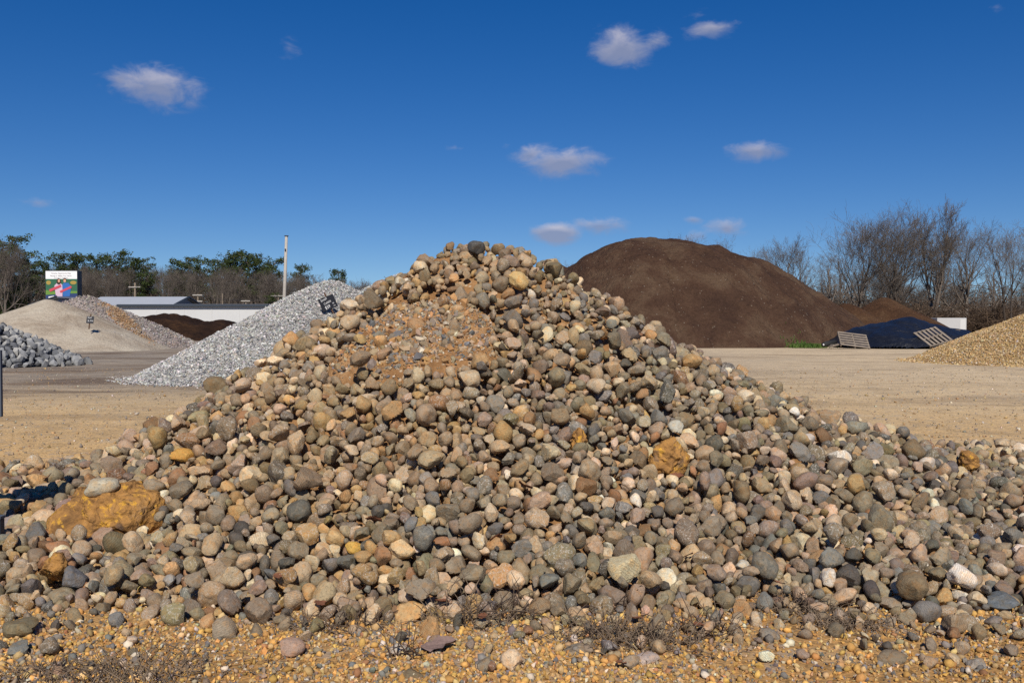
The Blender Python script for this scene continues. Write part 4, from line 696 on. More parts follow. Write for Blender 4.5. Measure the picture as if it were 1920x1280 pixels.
-35,1688,389,11,-16,3,19,211,1755,354,-13,2,-3,1341,19,1746,440,-12,-14,13,1232,-348,1139,21,1,-8,-16,629,194,1275,79,0,0,-7,1223,414,1342,79,-6,-4,17,509,190,1413,146,12,-15,-2,690,-403,1567,217,-9,0,20,1460,-49,1199,80,2,22,4,689,272,1227,43,6,-19,7,315,
-74,1245,100,-4,2,3,1701,-161,1255,95,-17,-1,-12,916,-359,1338,93,12,-18,7,689,670,1411,51,16,11,3,1226,-297,1412,168,-17,-7,17,1398,-258,1409,180,-2,-7,11,1341,640,1462,69,-13,-12,11,265,-107,1461,225,12,16,14,1408,94,1481,207,-5,13,-10,983,-310,1507,216,20,16,-5,563,
442,1568,168,13,0,9,1055,446,1661,203,11,2,-6,1470,987,1808,55,0,16,2,324,83,1244,90,10,15,-7,677,232,1253,66,17,4,-18,1756,-223,1281,113,19,4,6,1514,-145,1331,164,-1,-11,-2,678,-559,1588,153,7,-16,4,982,672,1766,132,25,-2,3,1708,20,1552,269,-11,-1,-13,1524,
195,1743,347,0,16,-17,447,-111,1812,462,3,-2,-23,388,-140,1881,483,-3,3,7,1278,-407,1058,9,19,-14,-3,739,518,1062,7,2,-6,-20,618,6,1084,11,-4,-22,3,627,-498,1106,14,-7,-8,-10,86,290,1136,14,-19,6,0,505,-482,1161,17,13,7,9,754,638,1238,25,-8,-4,-21,624,
356,1336,72,11,-6,-13,1364,-220,1394,161,-17,-16,7,150,175,1397,139,-10,2,-7,278,-160,1403,179,-6,20,12,738,312,1595,227,-10,21,1,384,502,1152,32,8,5,8,1036,-490,1210,37,10,-5,-4,316,453,1225,53,16,1,-12,437,-563,1220,31,-12,1,-5,1038,157,1359,126,11,-2,-7,677,
-319,1356,121,-4,-2,-15,811,137,1379,151,-21,1,-6,1276,-172,1433,206,18,8,6,684,320,1498,173,-12,-14,11,1522,741,1543,54,10,-1,-1,1221,951,1784,55,-6,-2,-10,1280,-534,1817,233,-7,-15,-4,403,-47,1459,229,-4,-1,-13,82,420,1547,171,-13,-3,-4,920,-453,1626,233,9,19,14,1337,
349,1791,291,-9,-1,6,1584,-89,1483,241,6,-23,-7,24,-353,1623,271,12,0,20,211,-279,1750,373,5,-18,14,203,-229,1692,357,-5,-2,18,1525,271,1067,10,-4,-16,-6,851,-175,1233,79,11,16,1,390,-274,1256,78,3,-14,-6,986,136,1323,118,-21,8,-12,1705,-482,1588,174,-21,-11,9,638,
-242,1251,86,-10,-2,-16,1635,-203,1250,90,-12,-7,14,1457,-508,1317,63,-1,-9,-8,1340,-66,1318,135,14,1,-20,1407,-568,1377,81,20,-6,9,747,87,1448,202,1,2,3,85,-771,1503,52,-8,-4,-8,1578,-224,1455,207,-1,-9,1,1585,367,1529,172,-8,-11,6,1531,-628,1564,128,-12,-13,6,1227,
-510,1634,203,-3,-10,-6,1278,-598,1454,97,-6,14,12,688,630,1520,93,19,5,-9,446,-351,1565,251,-2,-9,0,564,695,1742,121,1,23,11,741,-100,1671,368,-15,0,-1,1347,-113,1884,494,-7,22,9,574,-169,1591,305,8,-6,3,925,-213,1611,316,5,7,-8,91,43,1804,450,15,-8,-5,1099,
-250,1785,418,-23,-1,11,1763,538,1166,28,16,1,-17,260,-400,1183,24,4,13,16,1344,126,1176,45,-2,6,11,564,946,1800,57,-20,-1,-4,324,19,1161,60,1,21,15,913,-672,1188,29,12,-9,-6,1335,-84,1184,59,10,0,6,1711,-392,1297,78,-16,-11,-7,1159,725,1346,36,-5,25,-1,801,
257,1390,132,-15,14,-8,1343,-58,1423,203,10,-13,-1,199,76,1466,204,-18,6,6,446,-141,1477,233,12,-7,-10,1515,209,1487,196,-6,-22,3,681,-350,1513,209,22,-6,11,1770,347,1515,180,0,5,-9,84,-395,1557,208,-7,11,4,621,-678,1666,122,-11,10,-3,1464,-876,1729,58,12,20,7,1588,
399,1716,237,-19,11,15,745,742,1424,49,-9,0,6,683,604,1447,78,-21,-4,2,1038,-781,1486,47,3,1,23,261,432,1482,151,0,6,-21,919,262,1587,248,0,-1,-10,1764,394,1796,260,9,-3,-1,442,-541,1769,232,-12,4,-11,1583,-107,1606,320,-2,23,-10,1707,-38,1715,396,-21,-9,-3,206,
-150,1774,428,1,-14,20,272,7,1490,233,20,-16,-5,924,128,1587,266,18,-4,9,390,184,1602,273,14,-18,11,621,-334,1632,302,-24,-1,0,80,-166,1732,392,13,8,7,328,-166,1572,303,10,-3,-12,381,-116,1046,12,-4,3,-14,140,144,1067,6,19,13,-3,254,387,1105,7,-11,-22,-2,560,
381,1124,7,-1,-3,15,20,-420,1219,48,1,-2,0,322,375,1231,36,17,0,-18,327,690,1390,36,25,3,2,1100,-299,1377,124,-14,-17,-8,694,796,1401,45,0,22,-6,501,-180,1375,177,8,3,7,197,-153,1435,212,0,-17,-11,679,215,1534,210,20,0,0,568,-129,1069,25,3,1,-13,1096,
-223,1150,39,-17,11,3,733,-419,1201,40,3,17,-11,977,-43,1173,70,6,0,15,320,-233,1223,69,-12,13,-4,1343,-606,1250,40,0,-5,-12,868,433,1321,68,-4,3,-3,864,-174,1331,140,11,7,11,557,-203,1336,147,11,-3,20,1340,141,1385,163,-11,11,20,1633,619,1440,71,-3,-19,-2,1521,
-447,1449,143,1,-12,-7,1224,154,1396,169,12,17,-6,1218,425,1490,141,-4,-7,21,1768,-515,1586,168,-14,15,-16,1525,848,1709,62,-5,2,-12,1106,756,1789,109,-5,11,-12,500,-505,1388,118,-4,-11,15,1094,-612,1536,115,-16,3,1,382,-901,1638,62,19,2,-9,319,-31,1542,270,8,10,-17,620,
-141,1595,306,22,-4,-14,687,-388,1690,276,-9,-20,-8,1278,-395,1710,280,-11,23,-2,1227,63,1606,299,-1,1,-16,144,163,1561,244,-2,-8,-12,1342,-89,1635,340,1,-25,-4,196,42,1600,300,-19,4,12,1579,-301,1749,367,12,12,10,323,140,1910,432,8,-3,6,26,-166,1078,13,6,-13,-9,325,
-150,1067,11,7,-3,5,1046,-80,1082,18,-7,12,6,387,611,1108,15,0,16,-11,26,227,1164,32,-5,-16,13,190,115,1235,69,-1,19,6,497,599,1242,32,1,1,-4,501,-26,1351,132,-16,6,-11,1107,-539,1345,78,-16,7,-7,194,607,1386,51,10,-9,-14,1340,640,1390,44,8,4,-7,149,
746,1452,46,5,12,-4,1525,389,1460,128,14,-22,5,1403,-326,1496,198,-14,4,10,1768,603,1590,108,-4,7,3,391,81,1071,16,-11,-5,12,1642,-407,1134,22,-20,10,12,19,-475,1244,46,-1,-6,-13,1706,-221,1241,75,10,-10,-11,734,-356,1233,57,-7,7,-5,1031,-175,1282,120,4,-24,4,320,
157,1341,112,-4,-5,-4,795,-176,1307,132,8,-1,21,440,108,1416,184,-5,18,-17,742,282,1446,158,19,9,-5,505,-344,1476,177,7,8,3,622,-298,1465,198,13,8,8,1701,501,1566,143,12,-5,10,1778,-687,1586,98,2,3,-20,683,-908,1786,56,-14,2,2,1282,564,1351,64,-7,4,9,1276,
-177,1499,235,-5,16,-1,862,-281,1542,237,-7,-11,-22,1342,-24,1665,346,-2,13,7,442,-100,1577,304,0,-17,-18,736,11,1517,269,7,-10,11,1762,-189,1712,375,17,-11,-8,1402,-56,1793,450,-16,7,-6,143,-36,1796,458,15,12,7,1231,155,1634,305,-4,-7,-20,500,-125,1793,447,0,24,-4,1107,
-453,1942,313,-9,-4,4,1230,57,1733,374,-8,-17,10,26,81,1871,469,3,-22,3,1289,-130,1819,458,-4,-17,1,812,8,1857,484,-16,9,-17,564,-153,1174,44,0,1,-24,693,518,1181,35,4,-9,20,976,637,1206,26,12,-12,-15,1104,-706,1294,33,1,-16,12,382,-451,1347,82,13,-3,14,865,
450,1329,60,-12,6,-13,983,-797,1517,39,7,10,3,34,-454,1598,206,13,-11,9,316,-850,1743,48,18,-11,11,462,-338,1053,9,-11,8,-2,317,-93,1075,21,2,-2,-7,1216,-53,1282,113,-21,13,4,1458,-271,1286,90,-21,10,-3,1700,-554,1367,86,-4,21,-6,1520,126,1391,161,-3,-4,2,1220,
-446,1426,121,-4,6,4,1347,799,1506,52,25,3,0,1043,440,1532,157,16,14,4,203,-413,1661,251,-9,14,1,259,502,1774,196,-15,12,14,1780,-650,1893,174,-11,-3,14,1291,986,1924,57,9,17,10,937,719,1364,35,-6,15,-5,136,143,1430,183,-18,6,5,435,415,1097,7,-1,0,11,1700,
-342,1722,316,-1,-23,1,1465,-206,1519,248,-19,3,-4,1279,-199,1561,294,-5,1,2,1217,-4,1651,356,-20,-5,-2,929,204,1945,397,-13,-7,-21,569,77,1847,459,-16,-13,3,1052,-272,1067,9,7,16,1,799,96,1116,20,18,10,-13,1104,-552,1168,14,-8,-19,1,987,587,1175,23,-20,-9,-4,627,
-410,1247,47,19,2,6,984,-408,1361,96,4,5,7,1591,-777,1448,36,5,2,9,508,269,1494,183,-8,6,12,496,-664,1301,46,19,-11,1,1166,517,1300,66,-2,-1,25,318,38,1360,151,-5,-21,8,378,358,1392,101,2,18,-5,205,-386,1389,120,14,-2,-2,807,138,1398,167,1,11,23,856,
-729,1528,70,-16,-6,5,1105,-410,1519,186,-8,20,-2,382,-686,1643,103,12,3,4,20,-412,1599,224,-10,19,-7,146,878,1685,53,-8,6,10,1526,1103,1954,47,8,14,7,266,1004,2118,50,-9,-5,-3,1529,-57,1332,142,5,0,17,1273,667,1468,64,21,12,3,1340,-262,1482,214,22,-6,9,560,
184,1526,212,-18,-19,2,1095,763,1557,57,-14,-4,6,82,57,1900,464,0,1,-11,1344,-75,1708,394,17,-8,2,501,226,1766,351,19,14,2,805,-228,1737,375,-4,-23,-10,1400,173,1792,379,-18,-12,10,1648,-69,1681,384,4,-11,-18,679,460,1080,8,25,4,6,318,-218,1136,18,8,-4,8,1518,
206,1141,22,9,3,10,800,339,1202,23,-13,-4,10,451,359,1206,23,4,11,-4,1402,301,1224,26,-11,13,-10,627,-281,1334,111,-10,15,-4,1642,206,1407,148,8,-2,21,1637,84,1061,7,4,2,3,801,-528,1183,21,2,8,9,1637,400,1285,61,-4,22,5,202,-309,1257,77,-5,4,7,744,
-696,1358,57,6,16,9,1218,-549,1319,68,19,-14,6,1587,-267,1292,108,15,-19,5,376,665,1374,41,1,14,5,445,482,1311,58,10,0,-1,378,-385,1309,91,-5,-18,8,1575,69,1349,142,-7,14,6,267,257,1343,101,5,-19,10,810,168,1398,161,3,22,-14,859,764,1487,51,-5,-21,0,1640,
-72,1445,210,-11,0,-18,739,203,1459,172,-1,-3,19,1770,-84,1420,209,5,16,14,1347,-273,1516,213,1,-24,-3,1710,774,1654,76,5,-10,-15,154,-765,1803,108,3,-7,-18,1295,71,1171,51,14,19,8,921,-92,1270,104,21,3,2,1462,296,1590,228,-14,6,-4,921,-422,1551,193,6,22,-7,1759,
-416,1501,178,5,21,5,443,442,1641,198,-3,0,-6,1350,317,1665,254,-3,1,-11,500,598,1860,171,9,-4,-21,1284,595,1880,177,3,-16,-2,1049,-159,1505,245,5,8,20,272,2,1547,268,8,1,-7,1636,-77,1697,385,-1,-6,-14,565,159,1789,370,2,-9,17,1578,265,1875,346,15,7,-13,452,
127,1695,350,-6,0,-15,976,-363,1770,320,6,-2,7,1352,-131,1731,396,7,2,5,629,-7,1764,438,-8,-12,1,743,106,1735,376,7,-13,-5,920,-438,1774,295,12,7,-6,859,-60,1909,507,25,-1,6,930,39,1702,363,9,20,-7,1644,73,1782,403,-13,13,-15,21,-4,1893,499,-3,22,-2,1343,
18,1897,493,-9,6,7,1530,-65,1048,10,-6,-15,-7,739,-81,1070,17,6,7,-20,1637,423,1110,8,19,-10,1,1218,-384,1118,25,5,-7,-1,680,504,1137,22,-9,5,-9,1771,608,1170,22,-3,10,-2,502,103,1212,67,-8,11,-15,453,220,1251,49,-22,0,-14,1718,237,1328,83,9,24,-2,697,
462,1675,188,-15,12,14,1296,-373,1194,36,9,15,4,1164,-209,1226,75,3,16,14,970,-145,1245,94,18,-12,-1,572,10,1350,140,-7,-17,-17,1037,-195,1350,148,-5,-5,-17,380,127,1348,142,1,16,1,1217,-313,1374,136,9,17,15,795,-228,1359,155,-10,-8,-4,196,-638,1436,68,-9,5,16,738,
189,1417,165,14,-10,11,680,-703,1714,119,0,0,26,1770,353,1458,153,0,15,11,862,1063,1968,52,12,-22,5,704,-147,1263,97,-12,0,8,1096,220,1320,97,-7,14,-1,496,143,1477,207,20,0,-3,257,-286,1506,218,-11,-7,6,312,-560,1656,179,-2,-7,-2,204,481,1818,219,6,18,-11,863,
1154,2082,57,-15,-13,-2,624,-98,1730,414,-4,-22,8,1280,-36,1779,450,-9,-6,-7,77,-222,1854,437,-2,23,-8,742,-164,1555,278,-8,-5,9,1529,66,1750,390,9,-15,-10,1697,43,1906,478,-5,12,9,1525,-111,1827,475,-9,-15,-16,1760,-324,1135,20,23,-9,-8,1100,485,1123,21,5,-14,-1,1282,
-588,1251,28,-14,13,1,27,-563,1275,47,20,-1,-3,1217,126,1266,92,13,-17,13,1516,-147,1326,134,15,9,-4,144,-852,1554,43,13,-4,20,1468,683,1566,72,10,11,12,344,438,1781,227,17,-1,3,570,-238,1132,22,4,-2,21,1213,-19,1143,52,-10,0,12,850,-391,1169,25,18,10,0,75,
-220,1195,44,19,12,-7,740,-113,1170,63,-11,21,9,1711,472,1226,47,-3,18,8,378,-123,1201,69,3,0,20,1104,-289,1213,62,2,-1,-10,27,-232,1238,73,24,0,-8,1396,66,1239,84,7,-21,3,1038,122,1270,100,-7,2,5,75,-110,1288,123,10,-20,8,433,-423,1454,150,-8,-14,3,507,
-353,1463,168,-4,9,-6,323,-36,1480,226,-2,16,6,678,-580,1567,125,-24,4,6,1414,-360,1585,245,1,-17,15,565,586,1610,125,-4,25,-5,267,626,1721,133,15,-6,-3,1225,1065,2056,56,2,8,6,629,472,1194,40,-5,11,-20,973,-406,1339,98,5,-7,-10,1753,478,1450,121,3,-3,-5,1700,
404,1401,109,17,18,-7,1756,194,1431,169,-3,-3,-2,320,67,1478,213,-11,3,-1,319,100,1428,190,-20,-16,0,195,-280,1570,258,4,22,-11,1698,-386,1747,308,0,2,-19,1351,-14,1503,237,17,0,10,1639,61,1544,270,6,-1,-15,1281,-183,1604,312,15,6,17,142,39,1552,280,18,13,-3,255,
-109,1684,378,4,-3,-13,869,-88,1765,441,-17,-6,7,1279,92,1816,430,-8,21,9,19,293,1820,318,2,8,-8,1481,102,1769,381,0,19,0,869,112,1940,412,-2,11,18,496,128,1794,386,14,4,-12,1104,-134,1066,11,-8,12,-15,809,117,1057,6,11,18,-4,13,19,1062,10,7,-19,0,498,
-154,1247,82,12,0,-11,560,-536,1292,48,-11,4,-20,754,213,1341,105,4,24,3,390,-17,1460,219,5,3,11,384,-472,1657,222,-1,6,-15,214,963,1692,46,-21,1,-5,456,770,1801,98,12,18,1,209,-327,1162,35,5,-1,-3,377,-244,1173,41,-14,-17,-1,1464,-391,1210,45,-5,8,16,1400,
-313,1244,66,0,-24,8,198,-255,1401,164,12,2,1,925,576,1450,82,2,2,13,270,-251,1433,191,-12,-18,15,1527,131,1468,202,2,-1,-2,1520,618,1545,95,5,14,-15,445,-546,1700,192,11,-20,0,941,901,1870,69,-6,-1,-21,1099,199,1236,54,13,18,-1,1701,533,1210,54,13,-4,-2,563,
-245,1508,228,4,-6,1,25,35,1622,306,-19,-12,-1,503,-290,1628,316,2,-8,-23,1170,-412,1800,301,-6,-20,4,991,185,1779,367,-9,-13,1,690,-326,1616,275,14,5,2,682,-156,1648,343,18,-8,0,20,-143,1754,412,-7,15,8,1037,-135,1888,497,-14,5,16,564,260,1732,306,-14,-3,-19,1395,
-460,1096,5,-1,0,10,314,120,1288,104,-6,11,-5,206,168,1325,109,1,-10,-5,1102,-50,1363,150,-14,8,10,504,169,1345,113,9,-8,2,1700,211,1392,139,-9,-15,9,1344,-714,1556,76,3,9,2,443,-186,1165,51,-7,21,-5,867,104,1173,50,10,-2,-7,1285,-265,1188,41,4,-8,-15,1698,
642,1224,32,-7,-18,14,1337,6,1230,82,-5,-3,5,1275,235,1268,63,20,4,13,808,561,1303,45,12,-10,1,622,440,1283,59,-14,11,-2,1513,550,1333,58,2,14,-21,1103,442,1309,62,3,-18,-17,918,279,1410,134,-18,7,-17,1578,349,1365,105,15,3,18,736,-277,1446,175,15,13,-5,1586,
334,1451,141,0,1,6,30,617,1675,127,19,4,3,1401,504,1676,182,0,-24,2,1225,973,1725,53,-11,8,-3,1464,-432,1635,232,6,21,-9,747,-684,1718,132,-8,-12,-4,1527,511,1728,189,15,-16,2,1289,446,1814,234,-15,-8,0,1222,-753,1849,116,3,24,-8,1039,1026,1979,60,-5,6,-22,30,
-637,1281,42,6,6,-8,915,-257,1261,90,-1,-7,23,1404,401,1371,93,-2,-7,-5,556,170,1523,218,-17,-12,-3,1163,821,1625,56,0,17,-18,619,388,1711,253,-13,-6,-12,1341,-47,1618,317,5,1,3,508,-122,1599,312,13,4,-15,803,-33,1605,313,-5,-7,11,741,-378,1681,278,0,13,-2,560,
-150,1732,395,12,-12,3,376,146,1679,333,-16,15,9,914,-169,1768,437,-13,0,-15,393,-169,1561,295,-6,-21,12,1755,27,1633,333,14,0,-15,495,62,1716,365,17,1,-15,13,101,1836,430,-21,8,-1,203,-95,1068,8,4,-1,9,624,192,1053,5,12,-17,-5,552,-72,1151,40,7,-14,8,684,
-489,1178,30,-4,1,3,85,-342,1174,31,0,-7,-19,1649,526,1221,42,-3,17,16,979,-381,1204,38,-4,0,1,19,617,1301,29,18,2,1,628,-674,1442,54,12,-14,6,1484,-838,1538,42,20,6,-14,1227,-892,1855,52,4,1,4,1290,26,1091,15,-16,10,-1,738,-154,1094,26,17,0,8,741,
178,1182,42,15,-10,-8,1641,-670,1202,28,-15,3,-11,560,-650,1235,37,-5,13,-13,1645,-177,1196,72,0,19,16,855,609,1264,32,-2,0,-19,1582,192,1237,64,-1,13,-9,257,-576,1300,41,-17,3,-18,1348,-527,1330,72,18,19,0,866,773,1403,42,-7,-19,-3,1517,184,1397,154,7,-18,-6,431,
549,1435,90,-15,-15,1,746,-230,1411,168,19,-8,-5,1219,-83,1431,191,-3,-15,21,557,639,1483,79,3,2,-23,636,605,1487,94,-8,2,14,1038,18,1477,213,0,19,11,258,300,1569,209,25,2,-4,200,754,1592,62,-13,6,14,1097,-406,1583,219,1,-12,-5,1521,-934,1762,47,10,21,1,1402,
-603,1657,164,0,-9,-2,203,616,1923,166,-6,-5,-5,1784,-61,1248,107,7,-23,8,1518,391,1352,82,-6,5,18,81,446,1410,110,-1,10,-13,1349,-688,1454,72,15,-9,-1,623,-883,1574,46,-4,5,0,1278,555,1666,167,19,6,-13,1232,678,1707,122,-15,-17,-1,558,824,1755,81,-7,1,6,633,
-187,1549,271,15,-6,6,1287,93,1700,338,1,15,17,1100,-405,1740,296,9,-16,-8,629,-170,1677,377,6,-4,17,316,113,1798,405,18,3,-10,1091,109,1577,278,-1,6,0,561,202,1109,11,-10,8,20,1704,-220,1116,15,-18,3,-15,502,236,1115,19,-24,5,-2,738,-533,1159,11,-16,9,15,1639,
176,1155,22,8,13,-21,502,-555,1198,12,-25,-2,0,740,-478,1206,27,10,-2,-14,1529,-498,1232,33,1,-6,10,451,-86,1311,127,-5,2,-18,688,-124,1477,224,1,8,7,194,-328,1556,227,1,-19,7,622,309,1509,181,11,-13,-3,919,939,1747,49,3,8,19,1107,-179,1035,12,-6,12,-20,430,
-567,1159,26,-17,14,-3,1638,-258,1172,37,-14,2,18,1698,-297,1206,68,-14,12,7,1510,-191,1232,80,9,-1,6,1401,140,1314,108,7,22,-1,866,417,1408,106,3,5,24,1169,388,1419,112,-7,1,15,737,-506,1499,131,0,9,6,328,197,1507,201,10,18,8,682,275,1471,175,18,10,-5,89,
-431,1548,184,-3,4,4,620,857,1655,50,5,-2,1,620,335,1659,247,-9,15,16,438,356,1710,257,-2,5,-17,1415,815,1711,72,16,-1,-13,875,-444,1714,246,9,-21,-5,863,300,1722,274,23,0,-6,1708,-569,1716,196,0,0,15,1276,568,1838,175,13,-5,-5,208,818,1850,99,-17,13,9,1227,
847,1856,81,8,16,-6,752,-476,1738,240,8,11,3,1167,394,1830,265,-4,8,0,924,-6,1648,337,16,5,5,1104,-330,1834,358,-2,11,2,1648,-91,1683,376,4,14,6,1637,-60,1733,405,3,15,-7,1113,7,1579,280,-9,-4,17,1048,231,1687,294,-14,-6,-1,23,248,1730,303,13,-14,11,1519,
352,1121,9,-20,-8,-11,1517,470,1175,33,11,13,20,869,607,1192,25,0,-14,-8,739,-19,1268,104,-7,-6,-15,1098,-661,1289,34,11,9,-13,743,76,1317,111,-1,24,2,1290,327,1338,79,17,5,-3,921,-24,1390,154,25,-1,6,821,-213,1443,199,1,5,15,1404,779,1488,50,-14,9,6,1217,
-534,1708,207,5,19,5,1582,402,1080,7,-4,-24,4,799,348,1170,24,-11,-14,8,381,161,1227,60,-10,6,-1,1397,428,1287,54,-1,8,1,622,-230,1416,178,-1,3,-20,557,17,1444,203,-2,-3,3,868,144,1458,177,8,19,10,333,556,1504,113,14,11,-11,506,-639,1540,95,-10,-18,2,1528,
651,1521,87,-14,-11,-18,922,-404,1549,196,-6,-4,16,1280,240,1594,249,-11,-14,9,683,421,1658,211,14,-5,4,1109,941,1717,53,-2,5,-11,818,646,1724,127,0,-10,-4,1710,-660,1793,153,-6,5,16,329,-1009,1824,44,4,-6,-7,823,-559,1813,221,-21,7,10,752,1020,1809,51,2,4,0,317,
-628,1881,185,10,-17,-12,1527,995,1887,59,-1,6,-20,342,1052,2094,56,2,6,9,859,668,1321,37,-1,-6,2,562,-439,1433,145,2,-15,-13,1092,122,1518,221,23,-4,-1,1175,-461,1718,242,20,-4,6,978,-413,1113,7,0,-1,-5,376,-243,1536,238,7,4,4,877,-152,1613,320,7,23,6,1286,
-256,1692,343,21,5,-4,326,-32,1701,371,-20,5,1,982,72,1676,335,10,-2,12,1459,21,1795,443,1,-24,9,992,142,1753,358,-1,-2,23,442,77,2101,348,5,-15,-15,1215,47,1524,247,-5,3,-2,742,-321,1640,277,9,2,-11,1698,229,1920,366,-5,8,13,1721,-81,1667,367,-1,-4,-24,1333,
-138,1701,386,5,-21,-9,1282,120,1658,333,-14,8,2,267,56,1811,443,-14,-3,21,1338,-193,1688,365,-2,10,19,442,444,1083,5,6,-25,3,1695,-313,1112,20,-22,6,9,1635,598,1144,14,1,-5,14,1104,-303,1182,37,1,11,3,148,551,1179,29,0,19,2,441,400,1257,40,4,-13,-22,1281,
-207,1270,93,-4,-10,10,742,-492,1282,40,-17,8,-6,267,-203,1312,113,-17,-9,-17,741,211,1274,78,-14,-4,12,919,-52,1327,126,-15,-6,-4,26,52,1399,165,-9,-3,-12,1106,814,1538,50,23,-8,-5,499,282,1571,216,-13,-6,-18,1344,-397,1597,224,19,-8,15,862,-125,1105,30,7,1,4,1275,
188,1102,16,11,4,12,255,-459,1174,31,-6,8,-7,1273,368,1164,27,-2,2,-1,1640,425,1147,27,3,-23,0,977,-469,1278,49,22,-5,10,1219,-337,1260,74,5,-14,3,1102,-146,1282,101,18,-6,-11,554,-81,1295,123,-10,4,16,378,-558,1401,94,-10,1,8,739,45,1438,182,-11,12,-15,1052,
-475,1426,118,20,10,-5,855,144,1432,170,9,-10,2,740,381,1412,114,-17,9,-14,132,670,1430,56,-23,-2,-2,1402,130,1453,191,10,9,2,267,192,1533,214,-1,13,0,146,543,1759,177,-9,18,0,1711,1046,1988,60,8,6,-1,801,366,1409,111,14,-20,5,800,-131,1330,153,21,3,-3,804,
295,1439,145,14,6,-18,1339,-201,1460,216,-5,-16,0,496,-450,1543,182,-10,-5,-10,137,565,1630,150,-24,4,-3,26,409,1572,195,0,-11,6,1338,-78,1812,464,9,14,1,386,-365,1893,356,-6,-24,7,323,-17,1621,329,-13,-21,-1,1695,-273,1684,335,-3,-18,-18,443,132,1673,330,-9,-6,-15,1278,
-204,1127,17,-13,14,7,84,532,1147,22,-6,1,20,736,38,1176,52,5,-9,-11,438,-644,1254,32,-12,-14,-3,737,-659,1423,61,10,0,-17,675,-444,1476,150,3,12,-6,1762,258,1561,218,-6,19,7,1296,283,1556,205,-5,2,-18,25,-830,1683,53,4,-7,6,1238,980,2084,45,14,10,0,690,
621,1123,19,-8,-3,9,560,-549,1220,21,10,12,14,315,134,1213,57,3,-19,5,1161,-398,1269,60,-14,-6,13,1583,285,1292,65,-22,-5,-6,1762,-506,1351,87,5,-5,-15,1097,777,1368,39,-18,-7,-6,1523,728,1397,44,-13,14,15,201,428,1422,108,-1,-8,-15,493,-619,1488,92,3,-22,-3,211,
576,1495,105,-9,13,8,1409,-809,1523,52,-25,-1,2,256,-282,1465,198,-7,-6,-5,1521,691,1614,96,10,-2,1,26,361,1632,227,14,0,-1,1096,705,1738,106,-3,16,2,268,801,1700,73,10,15,11,25,432,1817,244,-12,8,-7,1643,525,1789,190,0,12,6,453,861,1934,78,-4,25,6,522,
1000,2025,56,14,-10,2,143,335,1580,209,-21,-8,7,1691,558,1722,167,4,2,-8,86,49,1579,274,9,-13,-5,633,75,1759,397,15,4,13,1753,-181,1760,407,-5,2,16,1103,-76,1492,265,-1,26,2,978,-315,1573,247,25,8,-2,1279,234,1756,332,13,-14,0,139,261,1775,322,0,-3,-24,21,
-380,1834,321,17,12,2,1654,-305,1842,385,-4,11,-17,259,179,1897,383,5,11,0,869,-106,1902,501,-9,-4,-13,1225,-161,1712,384,9,13,-2,200,23,1721,377,-13,17,5,741,-207,1937,459,5,8,-19,514,38,1066,13,-3,-7,4,1166,-398,1112,13,-5,-4,-20,1048,-62,1092,20,-7,-12,4,1286,
635,1134,13,-1,-13,-7,744,328,1174,25,-21,-2,13,1110,60,1187,54,-17,17,-4,15,308,1211,15,24,2,9,1522,552,1198,37,2,-11,6,1524,-594,1279,37,7,10,-7,1335,-728,1291,29,17,13,-9,934,-124,1278,104,8,18,5,803,-62,1266,105,-5,-9,24,1100,566,1288,46,9,-22,10,143,
-135,1307,123,13,5,-19,1170,-639,1427,52,22,-7,4,212,21,1410,174,-8,6,-1,994,-479,1418,108,-1,-14,-20,745,-399,1457,144,10,7,-17,207,193,1476,185,-4,-3,23,35,-887,1546,47,-12,-13,-1,1414,-295,1505,211,-13,-11,6,385,450,1538,140,25,2,5,938,286,1578,229,-4,8,11,913,
1075,2104,53,20,5,9,1226,274,1125,15,-16,-11,12,861,-23,1146,41,-2,12,3,138,-511,1165,29,-25,-1,5,78,-395,1239,42,10,-12,-10,83,-271,1301,97,2,-3,-8,561,-366,1362,101,-14,-15,11,1642,-30,1387,166,10,24,0,1514,62,1370,152,2,-1,12,382,2,1393,165,9,20,1,1769,
84,1378,152,16,4,13,1103,313,1378,107,-3,-6,14,988,-308,1407,146,-8,5,-17,1756,44,1454,190,-4,-3,5,1039,32,1459,196,6,16,-17,1039,170,1531,207,-17,16,-3,1521,210,1560,236,-9,1,4,257,-725,1702,108,2,-3,-9,213,293,1701,266,22,-6,5,332,-1045,2063,14,-6,-3,2,1780,
-1018,2095,15,-3,1,-24,644,376,1398,104,8,-14,-9,1171,176,1551,242,-1,-3,11,1578,-715,1603,103,6,-2,11,510,-264,1726,360,11,-16,2,560,-416,1853,304,-22,-3,11,1358,163,1909,402,18,-9,-6,496,-54,1491,234,-5,8,-2,676,-235,1541,254,3,12,12,1210,91,1678,328,-1,-15,10,922,
-423,1775,293,-14,-14,-1,919,-128,2251,250,-8,9,4,936,-222,1561,271,4,16,9,1343,-52,1637,341,12,7,8,78,-154,1897,480,8,7,19,794,84,1730,383,-23,-8,-7,629,-93,1801,458,-16,-6,3,736,-394,1068,9,2,15,-16,975,93,1077,10,19,-6,11,860,487,1088,11,12,-12,-14,87,
532,1111,10,10,9,17,497,-360,1117,15,8,-5,12,1532,592,1122,12,10,-11,1,1465,-198,1126,30,2,9,-5,614,451,1153,24,3,8,0,256,-474,1187,26,-2,-23,-8,1456,643,1186,23,18,12,-11,686,384,1205,22,0,5,23,380,258,1220,34,-6,5,-21,1055,-255,1247,75,7,14,-15,1284,
